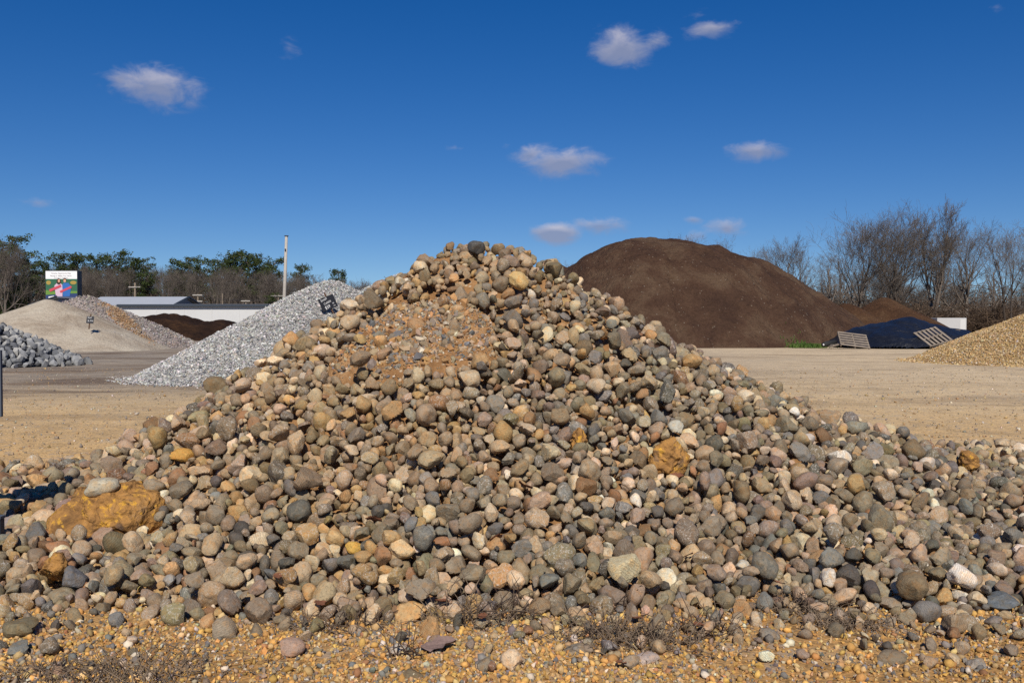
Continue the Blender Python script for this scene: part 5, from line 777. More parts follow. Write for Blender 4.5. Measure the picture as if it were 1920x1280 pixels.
-624,1290,36,-6,10,3,742,438,1299,54,7,19,2,1100,-170,1326,125,14,-10,-14,1050,-76,1380,163,4,2,-18,1457,-425,1420,117,0,-13,-10,340,-535,1433,93,1,19,-2,1304,239,1537,211,0,-14,-19,981,297,1538,193,10,15,-1,1647,-562,1796,205,-19,-9,1,1049,-1086,1906,22,-7,7,-2,993,
1051,2076,47,-11,17,-2,329,-180,1063,16,-4,-4,-12,913,-696,1207,39,-8,-15,16,1586,-269,1197,55,-4,19,0,208,-39,1188,75,7,-5,-10,915,582,1188,35,-10,-16,0,1035,247,1281,58,-5,7,-11,1282,-429,1333,80,13,6,4,199,345,1311,70,-5,2,-6,1095,-125,1289,124,15,-9,-4,1760,
617,1399,59,23,2,5,77,-320,1415,142,-8,-4,7,1049,-115,1425,200,-1,4,-7,445,337,1438,127,-10,7,-8,83,600,1460,81,-5,-3,14,1339,-486,1446,128,20,-6,0,378,-313,1447,180,-2,-14,13,25,448,1480,144,-2,-1,19,1577,776,1537,51,-2,1,8,324,-656,1547,87,3,-4,7,1343,
154,1527,232,-5,3,3,571,-688,1666,110,15,-12,-13,1096,401,1741,240,4,20,-4,1052,-475,1756,247,14,0,6,1588,1040,1847,49,2,3,-12,743,-886,1834,56,23,-12,2,203,-603,1683,169,5,-21,-11,142,703,1827,128,-20,-11,-10,925,483,1863,218,-1,0,-3,396,268,1390,122,13,-3,9,1455,
399,1416,105,-6,-10,6,563,-103,1429,219,-4,20,12,740,190,1491,197,-11,-7,-3,436,255,1478,180,-5,13,-13,921,-372,1534,195,-13,3,5,1398,280,1526,203,9,-19,-3,1758,774,1583,52,5,-2,23,1472,-490,1741,235,4,-6,-12,1580,562,1745,168,7,15,-12,1523,-61,1601,307,12,-3,17,868,
-346,1649,290,22,2,4,1541,-280,1700,342,-2,12,17,1279,-146,1551,272,8,-20,4,19,-116,1586,315,8,-12,-4,1571,-29,1649,336,-3,-24,-5,1157,-80,1681,371,-1,-5,-13,621,-151,1746,400,13,-13,-18,680,-52,1894,500,22,10,-8,436,95,1869,449,6,2,-11,1467,-28,1642,327,22,-7,8,856,
500,1070,9,6,7,6,1583,631,1151,17,-11,-6,-22,1226,-534,1177,8,-4,9,-8,1101,527,1160,22,12,5,-5,1278,426,1233,36,-2,8,20,1169,-603,1241,27,8,4,7,258,264,1243,39,21,-4,14,507,635,1274,28,-5,-6,-5,501,158,1265,82,20,-12,-2,267,640,1334,37,-19,13,-2,1521,
600,1349,31,7,24,5,1476,-66,1365,144,-5,9,-23,917,213,1361,114,2,7,24,332,282,1350,79,-4,-19,-10,82,452,1375,75,-3,15,21,749,-772,1424,33,-19,0,-6,1282,756,1422,37,-13,10,18,1223,-477,1439,118,4,-15,-17,681,245,1449,161,-1,-5,6,1410,-136,1449,219,15,-8,-11,1636,
-394,1638,247,-13,19,12,381,-888,1681,38,18,-16,-9,524,-978,1822,30,-10,-8,-11,1304,31,1131,33,4,6,17,1341,280,1150,13,10,6,-2,374,508,1200,35,-15,11,4,19,-29,1263,96,-24,3,5,1518,-518,1269,43,6,13,-19,1400,650,1309,37,10,-7,12,1219,766,1380,37,12,-10,2,1399,
775,1390,40,-9,11,-18,1275,-54,1397,183,15,-2,11,1454,-311,1398,134,-8,-9,6,1100,-674,1465,65,-20,5,-2,502,-401,1483,171,21,-14,-2,88,595,1502,98,20,-9,-5,985,558,1554,119,16,-19,-5,1401,-661,1575,95,-22,9,-1,1700,-613,1612,131,-3,11,-5,982,-881,1707,51,-4,7,19,1281,
541,1712,169,-3,15,11,1344,471,1783,211,-13,0,-20,1702,-1014,1891,34,7,-25,-1,336,-615,1904,182,3,14,-8,1657,927,2023,56,4,-7,-24,278,-392,1323,91,23,-4,11,376,-106,1327,140,-6,11,-13,144,-697,1471,60,0,-21,5,571,174,1482,189,21,8,0,1638,-815,1721,68,6,-13,-7,445,
478,1719,201,-3,10,-16,1460,737,1707,95,3,-1,2,323,360,1788,277,7,2,13,1405,-27,1509,258,-15,-1,1,1754,-320,1593,254,8,14,14,1279,-361,1674,289,-7,12,-3,505,67,2083,366,-13,-11,-9,317,-78,1630,335,-9,2,21,1391,48,1610,305,-11,-6,19,1577,-394,1689,264,2,-7,18,1397,
38,1654,337,-1,-4,5,1646,265,1744,303,2,17,10,865,-206,1758,406,18,-6,-11,27,93,1734,368,13,15,6,443,232,1853,357,-10,17,11,81,-158,1497,264,14,9,11,1460,-243,2003,377,-15,2,-14,987,-139,1850,467,-1,-6,13,141,-298,1109,15,-10,5,-4,139,-641,1130,8,9,-2,-17,1214,
-111,1212,57,0,24,7,451,311,1249,32,2,-2,-3,1349,677,1256,33,7,-11,9,1058,-589,1289,35,-10,-10,-11,806,-667,1319,37,-9,7,2,571,-254,1332,118,12,10,2,1640,-253,1364,126,1,1,7,16,-483,1370,83,0,19,-17,1591,115,1375,135,6,20,3,268,-152,1384,163,4,0,0,1166,
-210,1408,170,-7,-2,1,143,602,1443,58,-8,-7,19,1050,-130,1469,217,-4,9,7,977,163,1483,182,-6,-4,-16,316,461,1112,19,-16,-6,1,1211,50,1126,27,7,-18,10,1039,118,1101,20,14,-11,-4,137,-48,1136,34,4,0,0,1395,-242,1224,56,10,23,6,1342,257,1253,55,8,-11,-11,1697,
388,1267,52,6,-18,10,263,-61,1381,166,11,-12,9,675,411,1395,97,19,-11,9,1342,541,1464,92,-14,-4,-4,1282,320,1465,149,9,-15,6,442,-623,1531,103,7,-17,5,205,-369,1463,175,-13,11,1,258,-137,1435,212,14,13,-14,734,118,1500,216,6,8,6,1584,326,1513,176,-7,1,-12,1639,
-599,1557,117,-2,-6,20,87,632,1598,110,-4,-6,3,1049,677,1710,108,-2,14,16,863,642,1752,136,16,-9,17,1341,822,1785,83,-15,-1,-16,1587,599,1833,161,3,-2,-7,209,1059,1925,47,-6,-12,16,743,1111,1993,46,-12,16,-9,1519,1130,2018,46,-11,17,-16,559,-217,1222,67,-7,-20,-15,972,
-632,1408,65,-12,-1,-20,77,133,1514,229,-2,-17,13,1757,452,1551,155,19,-7,6,440,-650,1607,110,-8,-5,-23,144,412,1632,210,13,-2,5,83,863,1684,55,15,4,-17,134,-412,1646,234,17,1,3,800,684,1752,122,8,-4,1,82,-100,1510,256,6,-12,-3,442,-8,1582,286,-6,-4,7,197,
-133,1683,353,-20,-1,12,1042,-317,1685,319,-7,13,11,324,-257,1712,355,-6,-14,5,1699,-252,1786,394,-3,19,2,870,-85,1621,321,-15,-3,14,500,-407,1715,266,-7,3,-12,625,-271,1721,348,-10,1,19,921,25,1695,369,1,8,-8,1459,143,1663,317,-16,14,0,505,253,1752,309,-16,-12,0,1578,
-195,1758,417,2,0,-12,139,73,1980,422,6,-14,17,1280,-81,1547,268,1,10,23,855,-17,1572,307,7,-16,-2,192,106,1533,246,25,-2,-3,1454,246,1705,297,22,-9,-9,1701,-162,1668,358,-12,1,-5,255,-193,1827,443,1,6,-14,1522,-122,1864,478,-2,-2,-17,16,159,1897,391,-17,11,-3,981,
62,1762,399,-2,1,-9,137,-206,1046,7,-8,7,-7,1576,-404,1080,8,15,-1,-1,738,-195,1100,13,-11,16,-17,745,2,1154,34,-8,13,2,144,439,1169,25,-13,6,9,440,150,1193,38,9,17,-11,1058,-437,1189,26,-6,10,11,557,-172,1212,69,4,2,-15,1529,203,1236,41,16,-7,1,142,
-504,1254,36,-3,-14,0,1218,-36,1322,121,-2,12,-14,386,607,1312,32,-8,2,5,1404,53,1309,109,4,-5,3,1588,331,1329,67,16,10,-7,1584,188,1351,111,-14,-13,2,34,-69,1413,180,6,2,-15,557,615,1424,49,-16,-11,5,1354,-12,1455,203,15,-11,6,197,203,1441,161,-9,-5,11,863,
637,1441,60,18,-1,-10,85,777,1478,45,15,-14,2,1456,97,1460,183,-8,7,-15,1602,222,1497,187,0,3,-2,1459,309,1504,161,0,4,16,923,-848,1592,37,21,-2,-10,1770,-682,1606,90,8,-3,9,1650,-443,1631,218,0,6,24,1709,-44,1072,20,-8,16,-18,436,430,1209,38,-15,9,0,805,
143,1254,82,3,16,-10,1761,-574,1283,43,-11,18,9,1396,-242,1233,72,-4,16,-1,1754,-703,1304,37,-20,4,12,1576,-136,1261,95,-14,10,-17,858,223,1282,80,-12,-16,7,499,-83,1285,116,1,-2,-20,13,43,1344,144,8,13,9,679,-405,1327,89,22,10,2,374,563,1407,72,-16,4,-16,86,
-464,1426,120,8,-9,-8,681,-33,1413,194,16,-15,2,262,681,1517,71,10,6,16,94,161,1488,195,14,6,-13,1640,439,1516,147,-6,13,20,1583,333,1505,168,12,20,-2,1099,295,1560,207,-5,8,13,610,-593,1606,140,-5,-22,6,857,246,1579,234,-9,-4,23,1107,299,1632,254,-1,12,-10,17,
254,1642,271,2,6,8,1704,620,1683,133,-1,-2,1,854,962,1712,50,-7,-2,-13,319,844,1785,76,-5,-15,-13,1471,962,1798,58,-11,-8,8,1760,-1123,1972,24,-10,2,13,1410,1119,2141,45,13,-8,4,1287,-43,1293,116,4,-5,3,917,469,1442,110,-12,-13,11,1220,82,1500,234,-5,1,23,858,
-803,1593,52,-3,-5,-4,84,182,1097,7,-8,-3,5,1637,-121,1554,280,3,-16,6,862,-311,1650,285,8,17,8,1040,-323,1689,302,-4,13,-15,812,-207,1795,418,3,-4,-10,868,-75,1784,442,-4,17,-6,320,106,1961,408,-10,-8,-16,77,-82,1509,258,-11,8,-8,502,-209,1578,292,0,-12,-22,23,
-244,1680,340,3,18,14,738,-125,1498,253,-15,5,14,1579,-214,1879,442,3,-3,24,1462,-38,1094,17,11,4,17,199,225,1104,9,-7,3,-7,1766,364,1116,8,21,-13,5,1037,504,1117,17,-6,10,16,322,299,1155,13,14,-14,9,983,398,1147,18,14,-10,17,1349,-23,1173,57,-12,14,-16,1574,
677,1208,22,-19,-14,-5,1767,-343,1240,49,-4,7,5,205,619,1245,29,8,2,15,1225,-165,1265,89,-15,15,10,1171,-137,1281,95,21,13,9,676,-170,1289,104,-5,-24,4,1180,194,1297,83,16,2,18,1109,-257,1383,135,3,20,3,1174,-164,1367,159,-20,-1,-14,863,48,1386,148,21,0,2,1102,
116,1398,147,1,-11,20,984,225,1390,125,16,13,-16,1104,-376,1443,141,0,-7,1,987,215,1429,157,-13,-11,7,804,257,1521,188,-8,-14,6,138,-593,1598,118,-4,4,-10,1002,856,1674,44,-8,5,13,395,968,1764,45,5,-14,0,983,-860,1794,55,-3,-19,-6,319,916,1765,51,20,0,-6,155,
329,1775,279,8,-2,-10,1121,-597,1777,185,-14,8,10,1280,973,1799,51,-7,11,-14,1041,997,1803,48,13,2,18,1272,493,1105,26,-4,6,21,197,-515,1157,22,-15,-18,-7,1098,320,1191,24,2,-17,14,377,-88,1239,89,14,-12,-11,981,-8,1223,82,3,2,20,1163,585,1243,33,15,4,18,1757,
10,1241,88,17,6,-11,1636,-651,1279,33,-7,3,-20,1757,-83,1258,100,-23,-11,3,257,-338,1330,94,-10,-2,-6,981,-629,1353,50,-2,-10,-12,735,145,1362,139,2,14,2,439,271,1351,102,-4,8,-9,797,-564,1413,87,9,-17,-6,92,-704,1433,54,-14,-16,-6,1520,308,1453,143,-5,-4,-15,1645,
738,1530,50,-3,-10,16,1516,-382,1476,174,-5,22,1,680,480,1533,139,16,-11,6,626,558,1585,130,-19,12,2,382,706,1570,73,-19,-15,0,1461,351,1579,196,1,2,-17,1462,223,1578,235,-21,-14,-2,749,365,1549,185,15,0,5,1460,282,1686,273,1,-5,17,383,715,1710,101,-2,15,2,1585,
917,1709,52,-2,3,17,1276,-455,1736,249,-1,-6,-18,1526,502,1833,215,18,1,-14,497,367,1874,280,2,2,-22,759,647,1893,147,22,12,-3,987,113,1355,133,11,11,-4,18,-735,1431,53,-16,8,-4,868,265,1381,119,-10,-2,0,555,-678,1498,83,5,7,-13,860,-620,1554,111,-8,0,-16,1052,
-571,1720,181,-3,-1,16,1176,322,1703,267,15,-7,-1,198,456,1831,232,-20,11,9,1467,-240,1557,252,-8,-11,-1,1286,231,1726,300,5,0,-6,1283,51,1763,397,-3,10,-3,252,87,1773,395,-10,-14,10,1153,-44,1816,469,-18,0,-6,1410,62,1526,251,-8,2,0,1518,-21,1614,320,1,1,3,800,
-2,1565,275,-2,18,-11,855,-122,1629,348,18,1,-17,734,22,1569,271,10,-14,-6,1703,-197,1676,352,-9,14,20,325,-142,1683,372,1,-22,0,324,-7,1676,365,-7,-22,-5,1700,268,1726,296,-9,7,5,1570,-121,1664,372,-7,-8,7,497,-248,1994,392,2,17,9,260,157,1854,384,-1,15,-7,1096,
-425,1114,11,-10,17,-5,136,-180,1119,25,-1,3,-14,275,316,1123,6,-18,4,-9,1512,-121,1160,38,-6,-5,-21,1521,-111,1178,41,-6,14,2,1399,-39,1173,51,3,12,7,687,293,1263,50,-1,12,0,695,22,1264,91,2,2,16,856,-320,1280,70,6,-9,-17,208,233,1376,110,8,13,20,203,
-447,1404,104,15,8,9,1646,761,1468,38,-3,-25,-7,1291,-52,1455,210,17,8,5,746,777,1506,44,7,-13,-11,508,199,1547,210,-14,-6,-15,923,333,1532,172,4,25,-6,744,-372,1577,214,19,9,12,500,360,1651,227,7,4,20,685,543,1115,17,1,11,-20,1571,-315,1180,31,2,-22,6,19,
85,1142,39,-20,-3,16,259,-661,1174,23,-7,-1,6,81,419,1199,36,13,13,1,1097,204,1257,71,14,9,-3,500,219,1274,63,12,-20,1,1524,691,1314,33,-1,-20,-1,571,-354,1277,64,2,0,17,334,15,1340,132,10,10,6,1578,-4,1352,144,10,12,5,1519,356,1356,88,9,13,-9,1757,
589,1353,46,-22,4,-6,313,-266,1340,118,11,-8,16,975,3,1365,142,-12,-13,13,858,338,1371,95,-15,-18,3,438,130,1367,143,-5,-25,0,734,-429,1356,95,11,18,-14,258,-333,1388,132,10,2,15,746,382,1379,97,-5,25,5,1763,707,1404,45,-24,6,-6,386,809,1409,59,12,-17,-6,1589,
-1,1408,176,-2,15,-4,1707,526,1420,90,2,-14,1,440,-207,1495,225,18,-12,14,377,751,1568,53,8,2,-13,199,-789,1587,48,-5,20,-10,573,-214,1495,236,-6,-8,12,261,586,1573,122,3,-8,-1,683,841,1646,52,-8,16,-7,1638,451,1687,205,7,7,-21,1647,419,1780,236,6,21,-1,501,
576,1817,167,11,-10,-2,573,584,1829,171,14,-3,19,975,1002,1843,59,-7,17,-9,974,117,1122,32,-17,7,1,85,-103,1282,115,5,-4,-11,195,520,1396,93,11,-7,23,1461,657,1418,57,8,-8,-3,439,116,1451,206,14,-17,-1,621,361,1829,285,-7,-22,7,263,348,1864,290,1,9,-10,1347,
729,1913,130,3,0,-17,1529,40,1518,232,20,1,-7,1525,78,1540,257,-4,-5,14,696,-130,1582,294,-5,-4,10,25,81,1636,301,2,20,-4,1286,77,1652,320,16,-11,-14,496,57,1658,332,-15,5,-5,1404,-413,1754,281,-4,1,4,1038,-211,1809,427,1,-8,-11,920,-45,1855,480,1,24,3,1042,
46,1838,448,17,-7,5,1346,14,2088,369,12,1,6,862,47,2147,321,-11,-8,3,23,-139,1499,261,16,-3,-17,683,190,1584,256,7,-8,21,1521,166,1583,264,-9,-2,9,864,-165,1660,347,-5,-13,1,1697,-270,1741,360,-18,4,-13,1458,171,1739,345,-5,4,-18,498,139,1894,416,-9,-9,-9,1218,
-32,2110,368,4,22,7,561,-266,1546,273,10,9,-5,625,-153,1580,302,7,-1,17,1458,198,1642,301,15,1,-11,1520,-41,1668,367,11,-1,20,565,-253,1912,397,9,7,16,674,-80,1054,11,-20,14,-1,1045,139,1076,9,16,3,1,559,-341,1119,12,-12,18,5,1099,446,1122,14,1,1,-13,388,
574,1154,21,-7,-22,3,1708,-6,1177,55,-16,-1,-10,1105,363,1176,16,10,13,-20,1587,114,1205,48,16,4,1,617,-19,1212,74,-9,15,14,740,154,1236,60,-4,14,20,554,547,1244,48,-6,-10,3,1038,-625,1258,27,-11,17,-2,498,157,1247,62,0,-2,8,1157,589,1256,28,-6,-5,6,563,
-602,1291,30,-16,5,-19,677,-486,1349,73,-10,9,-7,625,-278,1353,116,12,-3,9,797,-248,1352,125,0,-21,2,134,-89,1341,144,-5,17,3,1513,-33,1376,137,8,-8,2,978,752,1406,39,9,-2,13,858,-176,1411,183,6,5,0,1640,49,1420,171,-14,-2,5,1530,352,1463,124,-19,-12,-11,922,
-781,1510,43,9,-16,-7,87,-265,1492,199,4,-17,14,629,-193,1493,224,17,16,10,863,796,1575,49,17,-6,13,25,810,1567,37,9,-22,-4,1474,253,1542,203,8,-6,-9,1758,599,1568,96,-10,-16,0,884,325,1613,222,-12,-21,9,75,-889,1658,49,-9,15,13,323,851,1695,49,15,-2,-11,983,
597,1694,126,-2,-10,-20,1304,902,1688,46,13,2,4,507,1124,2030,41,4,13,-17,1532,1051,2058,46,-16,11,12,805,433,1136,23,14,10,18,255,605,1126,18,-24,-8,6,1158,-82,1204,67,-4,-3,4,1278,-132,1218,75,17,5,10,975,-424,1247,57,10,17,-1,561,372,1267,54,-23,9,-10,1165,
45,1277,101,20,4,-10,138,-143,1292,103,-2,-1,19,1758,-497,1320,69,22,4,-7,1398,-31,1305,119,14,15,-8,1404,-219,1323,123,-11,-6,-2,497,273,1342,70,-4,-18,16,621,680,1356,36,-2,-15,7,797,-148,1303,120,3,-11,15,1458,308,1344,86,-1,10,-7,1393,545,1364,68,-8,1,6,559,
-642,1378,47,23,3,-5,496,-247,1389,157,9,-14,9,1701,-27,1400,180,-10,4,-19,681,-387,1405,129,2,24,0,384,-369,1416,146,5,5,-15,677,653,1433,63,19,10,2,323,118,1435,179,-2,22,-14,1039,622,1456,70,19,6,-13,1761,153,1439,176,10,14,-13,919,706,1514,63,0,6,-2,1108,
-608,1511,102,21,6,-13,932,372,1489,161,-6,6,-15,1157,367,1477,154,-11,0,22,319,532,1511,118,0,-7,-17,747,-790,1537,44,-8,-5,-19,1220,455,1515,138,-11,20,8,84,-493,1505,149,-15,9,-5,561,481,1557,140,-14,-15,14,1277,-884,1635,50,-17,8,4,1647,-468,1586,186,12,-11,-8,859,
327,1629,228,-9,19,4,1096,342,1650,237,-10,2,14,326,388,1654,219,-5,-2,-10,860,655,1656,109,-7,-2,-6,265,400,1684,226,-18,-17,-6,868,-655,1736,154,5,-7,-21,864,-611,1798,182,2,19,-1,1405,891,1796,63,-1,4,10,1168,906,1817,61,-21,6,-6,1460,915,1892,66,-8,4,-21,30,
-1161,2051,11,3,4,1,1584,-38,1154,54,-7,9,22,1754,-704,1255,37,3,4,1,621,162,1245,73,-15,-7,-12,1216,701,1414,54,10,0,1,737,396,1465,142,-16,-11,-5,1454,179,1446,171,16,-5,7,678,-572,1576,143,7,-3,-9,748,-740,1629,87,-6,-3,3,1640,-565,1608,155,10,22,-7,981,
766,1624,63,-16,-9,-16,259,331,1671,252,11,-16,4,557,647,1670,117,4,7,9,861,-43,1520,255,5,-5,-25,621,-87,1571,290,2,-3,11,934,-132,1566,287,-6,3,-20,498,28,1588,278,25,-5,2,623,236,1639,263,5,2,24,987,-53,1676,347,-3,3,-12,82,98,1588,280,3,-12,8,977,
-120,1663,351,0,4,-3,1228,-243,1751,386,15,13,-16,136,10,1714,388,16,-7,-8,327,-423,1753,264,-11,10,9,319,-227,1774,405,11,-4,-17,922,-223,1546,255,-15,15,3,1220,85,1613,291,-5,0,8,1581,-91,1657,357,5,5,3,1699,-297,1695,322,-9,-13,4,1275,79,1696,337,-24,5,2,1155,
-295,1700,333,12,-11,2,974,139,1715,348,5,-2,-1,1696,228,1792,353,-10,24,-4,681,158,1811,375,-5,1,-21,800,-233,1882,440,-11,16,-5,925,-46,1871,489,-20,-12,7,1159,-248,1626,316,-13,2,16,1033,155,1590,265,7,-18,18,798,-293,1765,373,22,-11,0,20,-355,1836,349,-20,-2,-5,199,
-6,1857,492,-24,2,9,259,158,1839,379,4,1,-6,1336,-297,1051,11,-1,15,-16,683,416,1069,6,20,7,-6,1693,-295,1093,9,24,-2,2,29,-263,1097,11,0,-6,2,1042,-432,1103,7,16,13,10,137,-325,1119,10,4,-4,-18,1764,-523,1105,5,-4,-24,-2,373,-305,1137,15,-16,-18,7,681,
510,1160,26,5,-3,7,859,-683,1197,26,8,2,11,1644,-648,1199,20,17,-9,15,867,-387,1194,32,10,-1,-7,436,-34,1219,79,10,-8,19,1282,93,1234,72,2,-2,22,500,-558,1231,21,10,-16,-2,861,-386,1226,41,-1,-10,4,680,85,1215,64,12,1,-16,1158,-405,1233,47,5,12,3,1157,
-153,1218,70,9,9,10,497,-486,1314,51,-8,-7,1,1334,-256,1317,109,-2,-10,3,801,731,1342,27,1,-12,-13,259,-542,1361,72,12,-13,-12,94,330,1394,94,20,12,3,19,618,1401,44,5,2,-8,499,785,1407,36,-17,8,10,381,-56,1413,177,-7,7,-8,1281,-456,1423,102,0,10,-12,1524,
215,1446,160,-2,17,-4,1274,-247,1456,197,-16,-10,14,1174,-136,1482,224,-4,1,-19,1694,-471,1514,154,-4,6,17,514,-866,1583,37,-5,10,-22,1708,-293,1531,217,6,-11,-14,494,830,1576,40,-19,6,11,1705,-339,1544,226,-16,2,5,493,348,1598,198,-14,-4,-10,975,366,1592,192,-18,2,1,200,
710,1628,80,15,2,21,1288,353,1610,208,17,-4,7,850,378,1644,211,-2,-16,2,688,900,1712,48,-13,15,15,1647,944,1826,52,24,3,5,386,977,1953,45,6,13,-10,221,995,1994,45,15,-2,-3,1364,1018,1994,54,11,-9,-6,679,76,1039,7,2,21,-15,1757,382,1089,6,-13,-19,-3,1756,
-376,1104,14,-2,14,4,325,133,1127,30,12,4,-18,1282,-55,1182,62,-11,9,-5,743,-49,1245,94,1,-23,-13,147,-90,1269,92,-16,14,-5,1039,-614,1328,50,16,9,16,1576,-72,1275,111,-5,0,-21,559,-588,1329,58,5,10,-21,501,-24,1339,128,-10,-5,-12,1212,40,1320,120,-6,6,-17,201,
182,1328,103,2,-3,-10,137,-593,1350,57,18,-15,10,1772,539,1357,63,19,-16,2,1218,154,1385,133,11,16,6,857,-276,1377,140,8,6,8,97,-217,1367,156,4,5,-8,1035,390,1369,90,-14,9,-13,736,498,1399,86,3,-5,5,1282,506,1439,99,-2,-20,11,614,-649,1457,69,3,17,-5,1336,
-468,1446,125,-13,1,-11,1221,-801,1490,46,-18,1,-8,1281,-871,1531,43,-14,10,11,263,183,1524,199,0,2,-21,197,268,1529,187,-14,-4,-3,1691,469,1552,141,-13,-13,3,1039,730,1562,57,-9,-5,-6,206,853,1639,45,16,-4,4,1166,287,1626,254,-23,0,-1,492,-869,1649,53,-22,6,-8,91,
243,1622,260,2,12,14,733,271,1660,271,12,-11,19,738,645,1697,117,21,10,10,1221,-511,1688,212,-3,8,17,982,510,1708,177,-10,-5,-3,1409,672,1739,122,-6,-2,-16,1042,603,1778,157,15,-14,4,685,654,1786,126,-10,-7,-16,1293,697,1801,119,-15,-2,3,205,-587,1842,194,2,5,-1,1462,
-1058,1887,23,-4,-5,7,1226,1179,2100,49,-5,2,-10,147,651,1130,18,22,5,-8,383,-549,1395,90,6,17,-3,1160,-1,1443,198,-5,13,11,1632,253,1420,154,0,0,-14,978,441,1587,181,-4,8,-21,147,-452,1637,205,-14,20,5,1397,-403,1618,227,-11,-18,-1,1277,626,1746,145,11,12,4,29,
705,1776,120,-3,0,-8,28,631,1106,10,-13,-21,6,681,-138,1492,229,2,-23,6,805,-144,1544,262,5,-1,16,20,-103,1597,309,3,-12,-3,1098,-59,1649,336,-2,15,4,322,-168,1632,314,19,-8,5,555,-424,1707,258,-4,20,-13,1707,-361,1738,313,-2,-11,19,1341,-244,1803,400,9,-7,-16,196,
-59,1775,439,17,1,2,679,-38,1891,494,16,-1,13,688,2,1529,256,4,12,0,674,-18,1593,298,-19,-15,7,1414,-104,1633,334,-17,3,5,1101,-179,1666,347,-22,-4,4,26,-153,1663,351,9,-11,-18,1575,285,1706,283,-14,-12,17,449,-431,1741,266,-3,-9,-19,1333,48,1780,411,10,10,-18,321,
-422,1782,277,2,-14,-6,567,86,1715,356,-7,-12,-5,25,-28,1828,474,-16,11,-4,795,252,1832,351,-13,-18,-1,561,-377,1888,343,-3,-6,21,870,95,1853,441,10,19,4,256,-391,1908,333,6,6,19,757,198,1930,387,-5,-7,13,1220,68,2110,348,7,7,-3,978,2,1515,240,3,15,-13,196,
-238,2076,314,1,0,-21,204,-229,1719,362,-8,18,-4,319,-209,1718,365,10,-18,7,1583,37,1732,381,6,-17,0,201,68,1998,405,-19,-11,-6,1461,85,1806,419,-11,14,13,1394,131,1867,415,16,2,-18,685,128,1967,396,2,-2,-11,80,499,1101,15,-8,-24,5,1279,-530,1120,9,20,-12,2,862,
-302,1121,19,-6,-3,-15,1514,-618,1126,10,-5,-18,13,1045,-349,1209,39,14,-17,13,681,-311,1202,41,1,7,11,1765,-38,1192,61,9,19,-3,1043,-480,1226,40,0,-3,12,1462,-464,1266,43,12,-6,-12,381,84,1277,89,-6,11,14,1045,-195,1326,123,4,4,-10,1050,-218,1338,133,5,1,-16,681,
613,1375,36,-12,-2,-6,751,-57,1395,169,6,8,9,500,476,1382,84,3,17,-6,1345,652,1497,64,-23,-5,-2,943,-440,1498,153,-7,7,23,919,-358,1544,202,-11,-5,10,1055,-868,1619,36,9,-4,20,1104,342,1619,217,24,-8,3,624,-114,1066,28,3,14,6,384,142,1144,26,13,13,-6,1099,
320,1204,22,-11,-2,8,973,570,1226,35,11,-13,-20,1035,192,1211,47,13,-17,8,620,-152,1230,79,-20,-4,0,616,357,1275,54,-7,9,-10,857,-457,1290,55,12,3,6,1704,-430,1298,72,11,-16,7,77,221,1299,80,10,-9,-21,193,734,1282,37,-9,-5,16,865,-535,1309,61,-7,-5,-6,1586,
-711,1318,37,5,-7,-12,1578,-461,1364,77,-5,14,18,1279,277,1344,87,-5,20,10,1166,-425,1373,97,8,3,-1,735,553,1392,73,1,1,-22,1693,267,1378,106,-6,4,16,150,-450,1441,129,16,16,-8,1461,584,1513,111,26,3,-2,438,-265,1508,219,7,1,4,555,806,1605,53,14,-16,-12,500,
563,1614,135,16,8,-5,206,388,1604,201,-24,4,2,748,-431,1658,239,1,18,7,265,466,1703,199,-9,-3,2,685,903,1736,58,-10,21,6,860,-544,1761,209,-4,-18,6,509,395,1785,247,-5,-7,-9,30,921,1804,57,11,8,-11,1698,-613,1825,184,-12,19,12,1703,392,1926,273,12,11,0,384,
-601,1927,200,-15,-5,-8,1408,1099,2000,52,9,16,-6,200,-646,1125,16,15,-18,1,1575,240,1253,59,9,5,4,554,-182,1423,193,-7,13,-4,498,388,1699,238,-13,8,-5,1649,371,1801,271,-5,6,23,1639,-510,1873,260,-4,-14,1,985,-138,1502,237,14,13,-17,257,-260,1565,266,-16,-13,7,991,
-186,1672,335,0,8,-16,575,-278,1646,316,-13,9,4,1044,-54,1696,386,12,7,-7,753,13,1751,410,-8,20,6,635,201,1752,330,-18,15,11,808,-305,1778,366,17,2,13,1583,-172,1763,419,15,17,-4,680,-336,1911,366,6,-9,-10,461,-298,1928,400,-3,3,0,1480,185,1878,381,2,18,-13,84,
-190,1633,320,13,-20,-1,1342,-327,1764,332,-15,15,-15,1698,-295,1826,390,8,17,-6,1760,-359,1968,358,2,10,11,983,-217,1700,349,5,-7,12,981,42,1087,11,-2,-20,1,979,67,1086,9,10,5,-10,18,-253,1109,11,6,-18,4,440,41,1108,22,-18,16,-1,275,-410,1163,26,-12,-5,13,1591,
-556,1208,24,9,-12,-7,1341,447,1234,48,-15,-4,-1,915,549,1285,41,22,1,7,682,95,1341,126,-16,7,0,1352,316,1320,67,-9,5,12,144,601,1406,48,5,-10,-4,1228,69,1415,177,-8,15,-3,861,-764,1493,38,-9,0,-9,1531,-206,1472,214,18,-8,-12,252,-902,1581,42,-1,-11,-8,1290,
-803,1674,53,11,0,11,1711,-829,1720,46,15,5,-4,164,1008,1798,41,-8,20,7,803,786,1829,96,17,-16,9,277,1094,1936,38,3,-10,-15,748,1024,2104,45,-13,8,5,509,13,1143,27,-1,-9,-9,434,128,1202,54,6,8,-17,1098,-538,1222,18,14,2,-2,15,431,1235,50,-10,-2,5,435,
